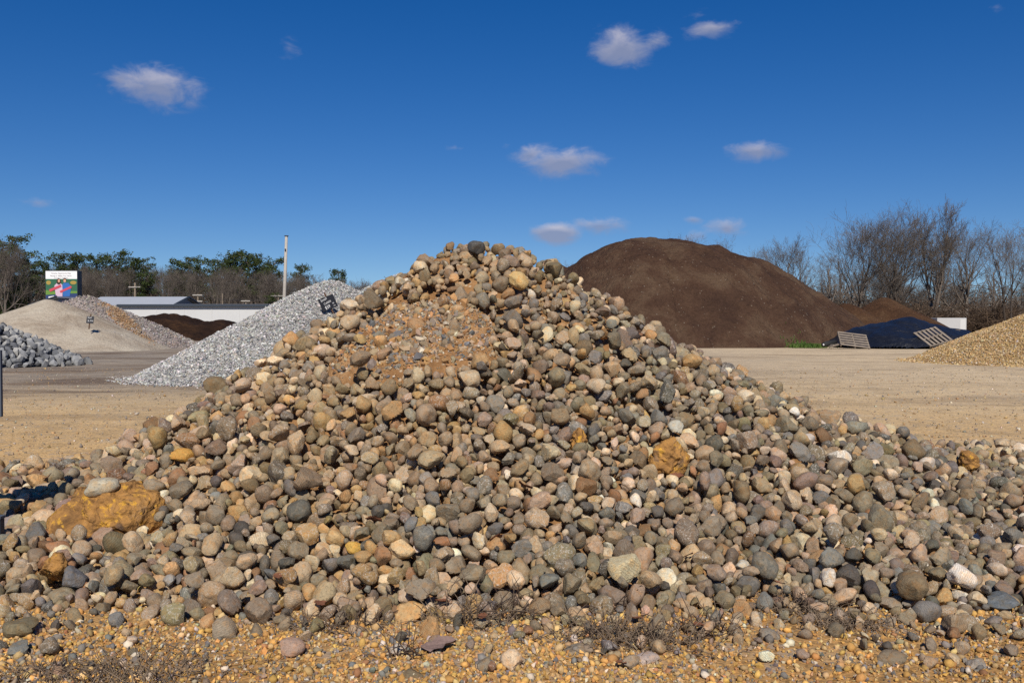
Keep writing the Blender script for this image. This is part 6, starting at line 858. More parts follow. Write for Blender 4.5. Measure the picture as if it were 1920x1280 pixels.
244,1241,52,-5,-9,-15,983,725,1267,38,10,16,9,259,536,1277,51,-2,-22,-9,1516,-685,1265,35,10,-18,-13,1460,266,1280,62,7,3,10,81,-424,1310,75,9,13,2,1343,-746,1386,31,-8,3,23,1643,457,1272,55,5,24,9,558,-312,1333,113,1,2,14,810,602,1424,60,1,-4,-4,975,
-392,1443,146,3,22,-7,1274,-99,1420,191,8,1,-13,1640,-623,1440,78,-16,14,-5,1768,28,1442,190,2,6,-16,742,715,1463,55,-18,-10,-5,682,853,1504,60,21,-8,-6,265,513,1493,119,-16,1,16,1280,729,1511,50,3,-4,21,555,79,1417,192,4,2,1,1228,409,1572,171,-3,5,19,1583,
-518,1641,185,-8,-7,20,867,939,1657,50,7,16,7,616,683,1731,107,13,21,-4,1473,-587,1719,174,10,8,14,438,456,1729,203,19,3,1,207,785,1736,87,3,-2,5,1293,812,1796,89,2,-5,-4,144,-637,1862,170,-21,-8,3,1527,1068,2182,34,-8,6,-2,1597,-381,1088,12,2,-20,3,1400,
-386,1250,48,-13,-16,-8,1574,314,1361,95,-6,-4,-3,565,-564,1475,115,-8,7,18,153,307,1497,170,5,-3,-13,371,500,1640,168,-17,-19,4,1164,-541,1658,182,3,1,4,1222,-506,1627,192,13,2,-5,1637,667,1857,138,-17,18,0,984,-113,1583,298,-14,11,4,381,41,1558,264,21,-13,6,933,
-300,1634,283,5,23,-1,1223,-177,1722,374,5,-18,-2,924,141,1765,368,14,-9,-5,1335,-413,2068,248,-11,5,18,679,-260,1547,239,-24,2,-8,193,67,1520,238,2,-8,-18,865,-67,1627,327,11,-3,-3,146,-302,1858,391,1,-11,-3,263,74,1905,470,-1,14,-14,498,-301,1824,371,19,-2,5,448,
147,1914,402,1,12,-2,1342,-110,1074,12,-6,0,14,23,148,1088,12,5,13,16,1525,-421,1102,6,2,-13,-19,1333,171,1110,16,-4,-10,10,153,-643,1115,9,-8,1,-3,1765,155,1129,16,-15,-15,13,982,-506,1141,11,4,3,0,447,-350,1224,43,12,-19,-4,1643,-625,1274,30,7,12,15,620,
103,1253,75,-5,4,19,1038,-191,1251,88,-22,1,14,567,586,1279,35,12,-6,9,89,-474,1307,51,14,-3,4,1276,199,1322,96,17,1,-6,1586,-794,1387,26,-11,20,3,271,-145,1354,152,12,16,3,1101,288,1365,98,-4,-9,1,1291,166,1468,173,11,21,-1,274,512,1550,119,5,-4,-8,38,
301,1554,202,14,11,5,863,928,1646,44,8,-5,12,1226,-659,1653,113,11,4,18,1236,-1031,1823,24,-4,16,-12,448,-326,1074,7,-16,9,0,613,379,1215,27,-8,5,6,137,-488,1265,43,5,7,-21,558,415,1286,55,10,-6,0,1398,-195,1297,112,-1,-14,-7,681,-656,1328,47,-16,5,-2,1226,
551,1347,60,-5,21,-12,1216,461,1412,104,17,6,14,1215,575,1421,77,0,0,-9,84,227,1416,147,2,0,2,920,728,1467,47,-8,20,13,16,-757,1501,50,-3,-7,-21,19,-484,1458,131,14,3,-3,26,392,1480,149,-1,0,-4,20,-271,1443,196,7,-16,-4,742,-682,1529,86,4,-3,-7,878,
875,1589,53,5,9,-17,1102,-488,1561,172,-5,9,-7,259,-632,1597,117,3,-7,-21,452,503,1614,159,-4,-24,0,441,390,1573,188,-5,14,-6,1047,636,1637,109,14,8,10,984,-862,1670,49,1,12,7,264,-516,1651,199,7,-6,-12,1584,-494,1640,210,-12,6,-1,677,-989,1770,32,17,3,4,1713,
368,1841,280,-16,10,4,323,415,1831,242,16,-6,1,1703,-849,1841,65,-15,-7,-11,1586,882,1867,66,11,12,-13,1286,385,1902,267,6,6,5,1353,414,1917,257,9,-2,-9,1412,542,1919,192,-23,4,-3,33,419,2012,262,6,-21,-5,691,-767,1362,32,-7,17,-11,570,-434,1397,113,25,-1,-4,1523,
719,1559,73,9,12,-20,1643,-501,1545,166,17,10,8,866,237,1612,257,-10,13,-8,1336,539,1737,171,-1,-18,-16,931,-303,1582,261,-18,2,0,1282,-331,1815,352,15,10,14,977,-17,1488,226,3,-3,-5,1457,82,1573,283,0,19,-4,744,227,1618,266,10,5,1,1579,-311,1809,369,14,15,0,1464,
-258,1976,378,-13,12,2,624,-35,1747,403,-8,-12,-8,857,144,1794,373,9,2,3,859,-698,1022,10,-9,24,-4,572,-646,1071,7,1,24,8,1638,71,1070,6,3,-1,1,378,166,1091,7,13,-14,-11,1213,651,1060,10,-9,-14,11,623,637,1083,9,-4,-3,-2,1338,677,1044,10,0,5,-11,327,
-729,1087,6,3,5,9,137,-707,1066,10,-17,-10,9,1585,-661,1087,12,-6,-5,7,926,-641,1102,7,12,12,-10,972,-650,1092,6,1,-2,-18,15,-512,1111,4,24,-6,-4,1152,631,1095,7,18,-10,5,375,663,1097,11,9,2,-2,1590,683,1083,8,6,2,-10,918,721,1083,16,21,-3,-9,517,
-695,1126,13,-7,19,-5,564,-701,1100,13,2,5,-5,207,131,1116,14,2,-3,-8,1465,176,1134,14,8,3,13,385,261,1106,9,-14,-15,3,620,645,1120,8,-3,3,20,1700,715,1141,14,17,4,-13,1698,-707,1153,18,6,7,1,432,-699,1152,18,13,-1,-16,796,-681,1075,12,-10,-7,8,1771,
-49,1119,23,3,3,-1,742,-40,1123,28,18,1,-15,1157,253,1129,13,-11,-15,5,210,681,1132,13,18,4,8,1337,704,1138,12,-11,-11,8,559,-819,1097,9,1,-19,14,501,-765,1094,10,9,21,-2,324,-706,1169,22,13,10,19,1349,-384,1160,18,-15,16,-5,1042,-121,1172,49,-4,-16,3,1037,
205,1162,17,2,-4,5,1341,656,1150,16,6,-4,4,330,689,1150,22,-19,-7,-8,633,711,1163,21,-7,-25,2,1705,734,1122,16,-2,11,15,1641,-737,1182,14,-4,0,19,794,-740,1150,18,-8,-21,-8,436,-704,1189,26,-10,-11,-20,1224,-518,1172,15,11,10,19,1521,-430,1161,21,-3,12,-5,92,
-195,1167,32,-10,23,2,741,682,1184,38,14,1,-14,861,723,1177,20,1,-6,19,260,-744,1185,18,-6,-1,3,1156,-725,1190,30,-9,8,-2,273,737,1182,21,2,25,-2,1698,-787,1158,20,20,-16,1,986,-744,1191,26,-1,-22,9,84,-160,1194,51,-3,13,9,1579,470,1212,36,15,14,9,1345,
711,1209,35,-17,-4,3,511,755,1181,23,6,1,0,137,774,1178,26,10,4,0,1399,-783,1223,18,14,3,14,1334,-745,1224,27,-7,19,-3,1046,-61,1218,67,9,1,24,987,460,1241,43,-17,14,-6,442,604,1211,32,1,-19,15,21,769,1198,29,-2,-24,-6,1279,-779,1241,22,-6,-18,-1,683,
-762,1230,19,-16,-17,-3,679,-723,1239,36,-8,2,7,755,-620,1240,28,11,2,-1,443,-519,1222,22,20,-6,-1,1766,786,1168,17,-1,-4,-12,793,-792,1244,15,-24,-11,2,621,779,1224,36,9,-13,-3,210,846,1193,12,13,2,-7,374,-801,1284,15,-12,-8,5,504,784,1258,38,19,-2,4,224,
922,1155,9,-5,-12,0,1276,8,1266,100,5,4,6,1703,105,1274,96,-1,3,17,687,488,1296,47,11,0,13,1590,753,1298,33,11,-4,13,1296,837,1289,34,-2,-3,-10,513,860,1295,28,3,25,5,1584,-836,1310,15,7,6,6,150,-775,1307,20,8,9,-6,691,-110,1269,105,-7,-8,-5,497,
772,1327,32,-7,19,-1,636,817,1328,35,11,-4,-10,271,-752,1316,24,-22,5,11,1643,-688,1313,34,8,-3,6,1289,-101,1301,119,-11,-4,12,496,116,1324,114,-5,-9,17,631,714,1339,23,5,-5,-3,624,-855,1338,16,2,-25,4,1342,-816,1342,23,-17,13,13,29,-806,1332,20,-13,-2,5,378,
851,1332,32,4,12,-16,1224,-863,1349,17,17,5,-11,139,-814,1373,30,15,-14,-3,917,-613,1353,54,18,-6,-9,985,-132,1326,136,-14,-9,12,1520,584,1373,41,-4,-1,4,577,706,1373,27,-6,2,-21,988,798,1367,37,3,-9,-1,395,-617,1376,49,-5,20,-6,1114,346,1359,90,4,-16,-2,1515,
535,1393,71,4,-16,8,1110,806,1387,52,-10,-17,-6,499,834,1378,40,-4,4,-11,1647,874,1340,34,20,-8,9,1712,-831,1389,33,13,9,-19,883,148,1399,133,0,14,6,977,818,1394,46,-10,6,-10,325,853,1393,39,1,-1,-26,1640,938,1394,34,-5,-17,-13,1528,-896,1398,29,-18,9,-7,215,
-871,1410,28,-3,14,-6,567,-178,1372,157,0,7,-16,803,839,1405,49,-4,15,2,1291,893,1400,38,11,-6,20,75,-169,1395,169,16,-9,1,1459,586,1424,62,-6,23,1,1463,859,1435,47,0,0,-21,267,890,1432,45,-3,-23,-5,1705,909,1434,40,-1,-4,-5,1522,-702,1454,44,-16,12,-15,211,
887,1443,39,7,-18,-3,75,911,1460,41,18,-18,-5,32,-905,1471,29,11,-12,-14,1691,-879,1465,41,13,4,-11,1230,-858,1465,34,-6,7,-16,1046,-838,1462,36,10,-2,-2,205,-259,1434,177,-22,-4,9,20,735,1460,37,10,-9,11,83,883,1466,44,-5,-6,-8,1337,-932,1455,34,16,3,-8,1594,
-916,1461,28,10,11,17,316,-870,1485,36,3,-2,-17,442,935,1481,41,-1,-8,-12,274,-926,1512,34,-8,15,8,796,-894,1487,43,5,-6,-20,695,-205,1488,216,-24,3,-7,1697,854,1502,43,17,-7,-5,1583,-853,1529,40,-15,-16,3,925,859,1526,47,-7,-15,17,1483,-489,1513,133,-7,19,-12,151,
-286,1492,199,-20,2,10,1406,895,1532,41,-5,6,18,324,-971,1550,33,5,-7,-22,1111,545,1547,112,-14,6,13,625,967,1530,30,-11,9,-11,1469,-997,1563,20,8,-6,9,134,-835,1574,44,16,17,4,917,595,1544,106,21,1,3,322,945,1566,35,1,-5,-3,1102,976,1583,30,-5,-1,4,1346,
-1008,1587,27,-9,22,0,574,-978,1611,32,7,19,5,1051,-370,1588,226,21,11,0,385,931,1613,39,6,-5,2,35,-675,1633,94,10,23,-7,872,267,1615,239,-2,-1,18,932,975,1621,35,-20,-2,-14,1099,1026,1579,22,12,19,-6,267,-1003,1630,26,11,23,4,1581,-388,1593,214,14,9,-19,1762,
976,1639,39,14,-10,1,868,1006,1634,42,0,-5,3,496,996,1625,34,-2,-23,1,1767,-990,1662,33,-11,-14,-4,1220,-789,1654,60,6,1,19,984,1084,1621,32,-2,0,11,983,-1026,1671,24,-18,-8,4,983,1008,1654,38,-2,3,-2,983,1042,1636,22,-23,-12,-2,798,1031,1689,36,-11,14,11,84,
-1041,1700,25,24,0,7,1110,1004,1695,42,16,-5,-6,685,1056,1688,31,7,-2,-19,917,-1069,1721,20,0,7,-18,142,-996,1725,25,-13,14,-9,1291,1019,1715,43,-11,4,-4,984,1060,1731,35,3,-11,14,1283,-651,1728,137,-12,0,13,937,1007,1742,53,0,20,6,884,-970,1739,34,-19,-13,10,1523,
1062,1757,34,10,-2,-9,443,1098,1755,40,16,11,3,523,-1116,1755,21,12,21,-5,1519,-1074,1786,22,-5,17,17,629,-1051,1777,27,-1,-14,-2,689,1085,1807,33,-15,-1,-15,1522,1072,1821,37,-3,-1,-18,447,-1128,1820,18,6,1,-15,1286,-1075,1872,21,16,-6,-10,211,1122,1863,25,5,-4,-1,156,
-1148,1897,14,-2,-10,-22,1286,-1055,1915,18,-22,6,-2,164,1136,1914,28,5,5,-21,29,-1158,1939,12,-5,-10,2,1101,-852,1961,57,6,3,15,1286,1151,1929,27,22,-6,4,1706,-1139,1957,16,-6,-6,-10,1172,1184,1949,31,-14,-7,-5,1587,1205,1954,33,-21,-5,-9,1709,1163,1985,35,3,17,9,454,
1194,2013,34,2,-19,5,1528,1251,2062,31,-4,-11,-17,85,1140,2080,40,15,-7,19,637,1346,2213,11,-8,-12,20,1107,-238,1060,7,3,1,0,617,-107,1081,22,-5,6,13,861,-680,1050,6,5,22,-12,1573,-671,1059,10,10,4,-2,82,663,1068,5,-3,-9,14,1330,-697,1081,15,3,1,2,1042,
-637,1059,9,0,-1,5,738,-302,1072,8,10,16,10,916,-49,1082,19,6,-18,-1,733,-729,1112,14,3,0,-8,1531,-679,1104,10,7,7,11,439,-667,1107,24,18,-15,-8,987,-344,1120,24,-13,10,-5,1035,-64,1111,20,-21,8,-6,735,-659,1123,16,2,14,1,1340,-189,1136,32,13,-2,22,1333,
309,1140,8,-18,-16,1,677,670,1130,18,4,-3,-3,1759,695,1099,12,-7,1,6,929,712,1130,8,-23,-9,5,1577,-716,1128,17,-6,-12,-10,262,-685,1162,28,-8,-11,-3,30,-347,1156,28,1,-12,-7,1697,263,1145,20,22,-4,-4,622,705,1132,23,17,6,17,855,-693,1180,33,3,-19,-3,1519,
174,1169,35,10,16,3,1101,695,1172,37,-7,-2,6,331,710,1179,25,-10,4,10,1153,-767,1169,14,0,-6,17,15,-716,1211,36,-11,-21,11,736,-711,1201,35,-4,15,-12,313,-591,1169,25,-9,-17,-17,1277,140,1169,36,-13,-2,2,441,634,1173,31,19,-10,13,739,716,1179,36,0,-18,-3,25,
110,1194,43,17,-11,-13,1092,744,1190,40,-8,2,19,516,744,1114,12,17,-9,12,1218,-758,1227,39,-1,-14,-4,631,-845,1120,13,12,-10,8,502,-708,1223,37,-18,8,6,736,168,1210,44,9,4,-22,140,706,1235,34,-3,7,-22,1401,782,1189,31,8,5,11,21,-772,1232,32,-15,-3,7,678,
-746,1242,33,24,-4,-5,194,-591,1237,32,-9,-4,3,1638,193,1224,42,13,-5,-17,1398,734,1237,38,-18,10,-4,1764,822,1108,13,-5,-13,12,201,-793,1262,18,-16,-2,14,1642,-757,1265,31,3,0,-13,980,55,1236,81,-5,18,4,433,698,1252,37,-22,6,5,1224,770,1194,46,-11,9,-13,1045,
-813,1262,21,5,-12,12,1657,-738,1269,35,10,10,-4,499,-52,1257,100,-7,22,-1,1034,96,1252,87,-6,-8,9,85,712,1271,30,0,17,-7,20,806,1223,22,11,-22,-5,1165,-378,1257,52,18,6,-11,321,-312,1217,67,-8,2,-3,436,253,1264,55,12,4,9,1518,-851,1323,15,4,-9,-21,811,
-826,1320,27,1,-3,-9,1104,829,1340,32,-2,10,-2,1338,-777,1334,36,5,-12,-19,271,-313,1292,82,-12,0,21,910,65,1299,106,1,14,2,918,594,1318,42,22,-9,1,1165,602,1329,37,2,-15,8,1464,708,1308,27,9,23,-4,497,860,1310,31,8,-10,2,859,-798,1342,28,-2,1,1,1041,
-827,1213,15,-20,-15,-4,378,711,1354,24,11,-6,21,1035,846,1347,35,-13,-20,0,436,-866,1359,30,-3,-23,-1,1578,835,1350,43,17,4,19,1578,860,1357,33,0,-1,-3,925,-804,1372,35,11,-7,-4,1336,-560,1341,67,24,-7,2,1398,812,1349,47,-5,-8,23,21,-879,1354,18,11,17,-3,628,
827,1372,50,-21,-3,-5,255,883,1390,36,4,8,14,1582,-920,1398,25,12,3,-18,569,-880,1335,14,11,-2,-11,858,-806,1399,38,5,-3,10,499,-615,1407,61,2,1,1,623,-853,1415,28,-2,-2,14,1350,-624,1429,66,2,4,22,975,-523,1409,100,-3,17,12,1045,-941,1390,21,-12,-5,-5,1638,
-872,1430,41,7,1,11,208,589,1441,72,2,-7,-10,1522,-920,1474,35,-2,24,-2,322,-848,1485,49,12,8,2,1585,-391,1428,136,-2,3,-7,263,323,1431,126,-4,-3,-23,804,852,1457,47,5,5,8,986,891,1472,56,15,4,-4,89,912,1500,44,3,11,14,1409,-922,1500,33,21,-14,-3,799,
742,1518,49,-6,-14,17,856,938,1515,36,14,-18,-8,982,-917,1517,50,-3,-1,-18,1716,-580,1473,108,16,-7,-5,862,-338,1421,162,-2,16,-10,1036,876,1539,53,-5,7,-6,1587,-937,1521,35,22,5,-10,1277,-913,1543,56,9,3,22,1292,-758,1525,61,9,-4,-12,1394,-751,1515,55,-19,0,5,680,
-575,1513,110,-6,-9,-22,1100,-123,1432,216,13,-21,-6,977,717,1533,59,-18,3,10,445,885,1556,51,-10,1,-5,1523,893,1542,50,-15,-4,1,1458,987,1519,26,4,6,-19,1768,-936,1530,44,-5,3,-22,563,-590,1536,107,-1,-21,3,1701,-558,1537,130,-12,-8,16,441,1000,1528,19,11,-4,3,1339,
-429,1511,169,-11,-7,1,1400,228,1541,220,4,-10,-16,379,-776,1588,61,-20,4,7,918,-700,1567,90,5,10,-23,449,-507,1562,162,20,10,5,501,267,1580,232,14,-1,-10,386,-497,1608,171,-2,5,-18,1348,746,1611,67,8,18,7,1454,916,1604,47,-2,8,-8,319,980,1596,38,-8,-13,20,193,
-963,1639,44,-15,-15,2,572,-642,1625,125,-1,-9,-6,643,934,1564,52,11,-15,10,986,966,1644,59,2,17,-6,39,993,1650,39,-12,19,-1,19,-1022,1647,28,6,17,2,273,-994,1680,30,-12,7,-18,567,-789,1675,69,-22,5,5,1527,949,1663,48,-6,-19,-16,1580,-1052,1658,22,-3,0,0,924,
-754,1684,78,10,23,-5,1408,699,1688,101,-1,-21,7,1226,775,1687,79,-2,3,-5,1404,-1075,1627,28,-7,5,-6,1108,-1018,1711,27,11,11,-11,1582,-758,1708,80,0,-22,1,1466,298,1661,255,4,-1,9,1102,-1091,1719,24,-4,-1,-14,201,-1078,1733,34,-1,2,13,1291,-797,1728,67,17,-8,9,978,
-668,1705,124,-2,0,-21,981,1040,1673,30,-20,4,-1,201,1105,1675,35,-19,9,8,1227,-1034,1742,26,12,4,12,806,-986,1747,36,12,-9,-9,145,-743,1714,88,22,-2,-2,26,-626,1725,151,-16,1,-15,274,1026,1749,43,-19,-14,-8,394,1111,1709,34,1,-2,-1,93,417,1742,220,-8,2,7,270,
576,1753,162,18,11,-12,382,1033,1784,55,23,-6,-10,1585,1142,1815,24,17,-18,3,980,-1021,1763,27,7,8,1,257,-766,1758,85,-1,-14,-14,678,-430,1688,246,-10,5,19,796,354,1772,267,-1,-5,-14,1461,-1017,1782,32,-13,-20,5,812,-797,1789,80,4,-2,-3,868,453,1780,213,11,6,5,1344,
794,1793,90,5,-25,4,1461,-1047,1804,30,10,1,-7,1579,-843,1814,58,0,-3,2,325,-825,1792,63,-24,1,-9,630,-781,1823,90,-16,-18,-8,1351,-710,1811,117,-20,11,-7,1709,-755,1780,105,4,-11,10,1770,-526,1771,217,3,14,1,1108,-601,1834,186,-9,-2,13,494,1086,1846,47,3,0,16,561,
-814,1845,67,-10,-19,4,1184,-709,1849,117,2,-3,-14,521,-521,1737,221,0,14,21,984,514,1875,209,16,-11,-10,199,-650,1847,157,10,-2,-14,505,897,1839,64,2,-4,21,1033,-1153,1860,18,6,-15,6,199,-1091,1866,29,0,13,8,1465,-488,1863,274,11,15,8,1526,331,1886,287,-14,-7,1,988,
-589,1889,195,4,-3,-20,396,664,1918,141,16,0,13,1707,-1134,1923,21,0,-2,18,617,-830,1924,68,9,-7,-10,751,-845,1861,65,-12,3,-19,448,626,1921,146,11,16,-2,1714,962,1930,54,-7,-2,-11,1227,1108,1896,47,-21,-3,-8,1235,1171,1927,26,2,9,-16,142,511,1971,209,15,11,5,1661,
-1074,2019,18,-21,-6,-11,1416,-924,2018,26,-6,-7,10,1364,1183,1970,34,12,-9,7,1224,-356,2166,235,-11,-11,2,1044,660,1999,143,13,-1,14,441,1170,2019,41,20,0,2,920,1203,2038,52,-18,8,6,1471,1249,2024,32,1,13,-20,1043,1212,2064,45,2,6,14,214,1266,2084,36,0,-17,7,1517,
949,2175,38,2,-2,-17,704,1021,2217,26,-8,-22,-1,993,980,2152,44,14,6,-4,500,-389,1105,22,14,2,-7,1456,687,1115,9,20,-14,-1,436,-678,1120,12,12,1,-2,1223,-744,1133,12,0,-18,-16,1156,262,1202,39,15,9,-4,437,-743,1206,34,-1,4,-13,740,-757,1293,35,6,-5,-2,80,
-799,1311,23,-7,-13,5,1101,-765,1307,37,2,11,-22,617,760,1274,29,-9,-7,8,622,-762,1323,39,-5,-11,9,623,294,1286,57,2,11,6,736,793,1338,39,19,-1,-10,1340,-850,1353,23,-18,0,-13,1577,-837,1348,40,13,18,9,1292,-192,1301,131,1,-5,-3,16,54,1338,156,4,1,-24,679,
110,1322,131,-3,6,14,738,-710,1390,50,-18,-6,0,136,-907,1345,23,-13,18,-10,206,242,1408,141,-10,-5,5,268,-925,1427,30,-11,-16,-9,982,-758,1447,45,-2,3,20,1161,-362,1443,171,10,-3,-9,741,334,1414,122,-2,1,-17,196,-876,1505,43,4,2,16,675,658,1575,94,-26,0,5,1041,
-568,1551,132,10,2,4,440,-986,1629,36,6,18,-5,1519,496,1599,161,7,9,-4,1644,567,1694,160,18,-12,-10,389,1067,1713,40,-4,10,9,1404,-624,1742,162,-5,-9,-6,81,-1067,1784,38,1,-3,-3,20,-650,1699,137,-1,-10,-19,329,313,1763,298,-5,-2,5,1107,546,1847,185,11,7,16,1589,
1047,1764,43,5,10,-12,1461,-778,1776,85,-3,-9,9,624,-672,1746,138,-5,-5,-17,389,379,1787,252,4,-11,-10,1459,-467,1798,263,-4,19,-8,381,1106,1834,34,-1,3,-2,384,644,1822,136,10,0,-18,1705,1076,1863,48,6,1,8,1050,-745,1869,107,21,0,-6,1410,539,1884,192,10,-9,-14,1227,
-976,1905,33,3,3,-5,261,-871,1931,49,4,-22,-6,1709,1141,1941,40,-8,-14,-4,204,532,1980,190,-7,-20,6,880,697,2000,132,-2,17,-7,266,-266,2235,227,14,-13,8,810,1235,2070,43,4,5,17,1647,1284,2102,29,-13,6,-10,441,554,957,5,1,0,21,1692,-597,945,6,-20,1,1,1395,
693,1131,7,-9,-8,13,260,-574,944,8,-4,-10,-6,495,-608,1030,5,-8,-23,-6,851,587,958,6,19,6,3,134,-277,1614,277,-6,3,-8,1041,148,1581,238,-17,-17,-9,685,-266,1609,296,-5,-5,7,575,-35,1682,358,16,-1,-20,201,128,1744,363,5,-2,19,1277,-314,1787,357,5,-15,-2,859,
-279,1820,396,15,-6,9,324,-312,1891,373,0,-6,13,1286,-268,1861,418,-8,-1,10,926,-196,1825,460,14,13,-5,198,-70,1885,493,4,-1,-13,990,-198,1892,457,3,15,19,193,86,1986,411,-6,-6,7,1643,93,1561,256,-17,6,4,256,152,1581,254,0,2,-6,1224,-292,1615,286,20,-3,10,1104,
14,1671,350,6,-13,8,558,139,1629,298,-14,-7,4,860,-326,1750,328,-16,17,11,1692,-45,1743,414,-4,8,9,1158,-367,1866,340,17,-8,1,141,91,1846,449,6,-6,2,918,15,2111,348,-1,26,1,193,69,2154,306,-3,-5,2,1278,80,2139,314,10,6,0,737,-197,1501,236,0,-3,-24,438,
-254,1544,262,21,7,9,253,31,1603,291,13,-6,21,684,45,1643,324,-1,3,-13,1337,-227,1819,423,-7,12,-8,140,-237,2228,242,-14,-19,10,1111,-180,2046,372,-1,14,17,859,-162,1880,472,13,-18,-2,1098,-157,1836,451,-4,-3,-3,1106,-65,1600,292,-3,-5,-15,929,12,2012,419,19,6,-10,441,
37,1985,432,-5,-4,0,1112,145,1849,396,-9,-8,17,1461,147,1870,398,12,-12,18,1639,-183,1931,473,5,3,-13,1525,
]
raw = np.array(DATA, float).reshape(-1, 7)
RP = raw[:, :3] * .005 * np.array([1, 1, .975])
rv = raw[:, 3:6] * .12; an = np.linalg.norm(rv, axis=1, keepdims=True) + 1e-9
RQ = np.concatenate([np.cos(an / 2), rv / an * np.sin(an / 2)], 1)
RS = (raw[:, 6] // 60).astype(int); RL = (raw[:, 6] % 60) * .005
# more stones half sunk in the gravel along the foot, thinning outwards
rs = np.random.RandomState(99); ex = []
for _ in range(1500):
    y = 5.62 - abs(rs.normal(0, .33)); x = rs.uniform(-.6, .6) * y; L = float(np.clip(np.exp(rs.normal(math.log(.085), .3)), .05, .16))
    if y < 4.3 or len(ex) > 210 or (RP[:, 2] < .25).sum() == 0: continue
    d = np.hypot(RP[:, 0] - x, RP[:, 1] - y)
    if (d < .42 * (RL + L)).any() or any(math.hypot(e[0] - x, e[1] - y) < .5 * (e[3] + L) for e in ex): continue
    ex.append((x, y, L * rs.uniform(.02, .2), L))
ex = np.array(ex); RP = np.concatenate([RP, ex[:, :3]]); RL = np.concatenate([RL, ex[:, 3]])
RQ = np.concatenate([RQ, rand_quat(rs, len(ex))]); RS = np.concatenate([RS, rs.randint(30, size=len(ex))])
# small stones wedged in the gaps of the heap
NBIG = len(RP); RL[:len(raw)] *= .95; fill = []
for c0_ in range(14):
    n = 1500; x = rs.uniform(-5.8, 6.6, n); y = rs.uniform(5.3, 10.4, n); L = rs.uniform(.045, .085, n)
    d2 = (x[:, None] - RP[None, :NBIG, 0]) ** 2 + (y[:, None] - RP[None, :NBIG, 1]) ** 2
    W = np.exp(-d2 / (2 * .06 ** 2)); sw = W.sum(1)
    z = (W * RP[None, :NBIG, 2]).sum(1) / np.maximum(sw, 1e-6) + rs.uniform(-.01, .035, n)
    gap = np.sqrt(d2 + (z[:, None] - RP[None, :NBIG, 2]) ** 2) - .37 * (RL[None, :NBIG] + L[:, None])
    for q_ in np.where((gap.min(1) > 0) & (sw > .9) & (np.abs(x) < .58 * y + .2))[0]:
        if all((x[q_] - e[0]) ** 2 + (y[q_] - e[1]) ** 2 > .05 ** 2 for e in fill[-400:]): fill.append((x[q_], y[q_], z[q_], L[q_]))
fill = fill[:1500]
for y in np.arange(5.45, 11.2, .105):           # the heap goes on past both edges of the picture
    for sd in (-1, 1):
        for dxx in np.arange(.5, 2.1, .105):
            x = sd * (.567 * y + dxx - .12) + rs.normal(0, .015); yy_ = y + rs.normal(0, .015); h = float(heap(x, yy_))
            if h < .06 or rs.rand() < .06 + .2 * (dxx > 1.7): continue
            fill.append((x, yy_, h - .05 + rs.uniform(-.02, .03), float(np.clip(np.exp(rs.normal(math.log(.125), .25)), .08, .22))))
fill = np.array(fill); RP = np.concatenate([RP, fill[:, :3]]); RL = np.concatenate([RL, fill[:, 3]])
RQ = np.concatenate([RQ, rand_quat(rs, len(fill))]); RS = np.concatenate([RS, rs.randint(30, size=len(fill))])
NR = len(RP)
R = np.random.RandomState(42)


def surf(x, y):
    d = np.hypot(RP[:, 0] - x, RP[:, 1] - y); m = d < .5 * RL + .02
    base = max(float(heap(x, y)) - .1, 0)
    return max(base, float((RP[m, 2] + .28 * RL[m]).max())) if m.any() else base


def hit(px, py, y0=4.2, y1=11.0):
    """where the view ray through a photo pixel meets the stones (or the ground)"""
    d = ray(px, py)
    for y in np.arange(y0, y1, .03):
        p = Vector((0, 0, CAMZ)) + d * (y / d.y)
        if p.z <= surf(p.x, p.y): return p
    return p


TONES = [  # name, weight left, weight right, linear colour
    ('grey-brown', 27, 33, (.21, .175, .128)), ('tan', 22, 19, (.35, .26, .165)), ('ochre', 13, 4, (.38, .235, .09)),
    ('blue-grey', 7, 12, (.145, .15, .155)), ('purple-brown', 4, 6, (.19, .14, .122)), ('pale cream', 8, 10, (.5, .405, .29)),
    ('dark grey', 3, 4, (.075, .073, .07)), ('whitish', 1, 2, (.58, .55, .5)), ('rust-brown', 5, 2, (.24, .12, .055)),
    ('pinkish', 3, 4, (.36, .26, .19)), ('olive-brown', 8, 7, (.19, .15, .085))]
wl = np.array([t[1] for t in TONES], float); wl /= wl.sum(); wr = np.array([t[2] for t in TONES], float); wr /= wr.sum()
tc = np.array([t[3] for t in TONES])
mixr = np.clip((RP[:, 0] + 1.8) / 3.2, 0, 1)[:, None]
cum = np.cumsum(wl * (1 - mixr) + wr * mixr, axis=1)
RT = (R.rand(NR, 1) > cum).sum(1).clip(0, len(TONES) - 1)
RC = tc[RT] * np.exp(R.normal(0, .17, (NR, 1))) * np.exp(R.normal(0, .045, (NR, 3)))
stain = np.exp(-((RP[:, 0] + 1.2) / 1.3) ** 2) * (RP[:, 2] > .5)          # ochre dirt washed over the left of the pile
RC = RC * (1 - .22 * stain[:, None]) + np.array([.36, .225, .095]) * .22 * stain[:, None]
RC = RC * .80 + np.array([.25, .195, .14]) * .20 * (RC.mean(1, keepdims=True) / .19) ** .6
RC = RC * np.array([.985, .965, .865]); RC = RC * .9 + RC.mean(1, keepdims=True) * .1
RC = np.clip(RC * 1.13 * (1 - .05 * mixr), .03, .72)
RPRM = R.rand(NR, 3); RPRM[:, 2] = np.clip(RPRM[:, 2] * .8 + .25 * stain, 0, 1)
ROFF = R.uniform(-60, 60, (NR, 3))
alive = np.ones(NR, bool)
RP[:, 2] -= np.where((RP[:, 1] < 5.5) & (RP[:, 2] < .12) & (np.arange(NR) < len(raw)), .2 * RL, 0)        # strays sit in the gravel

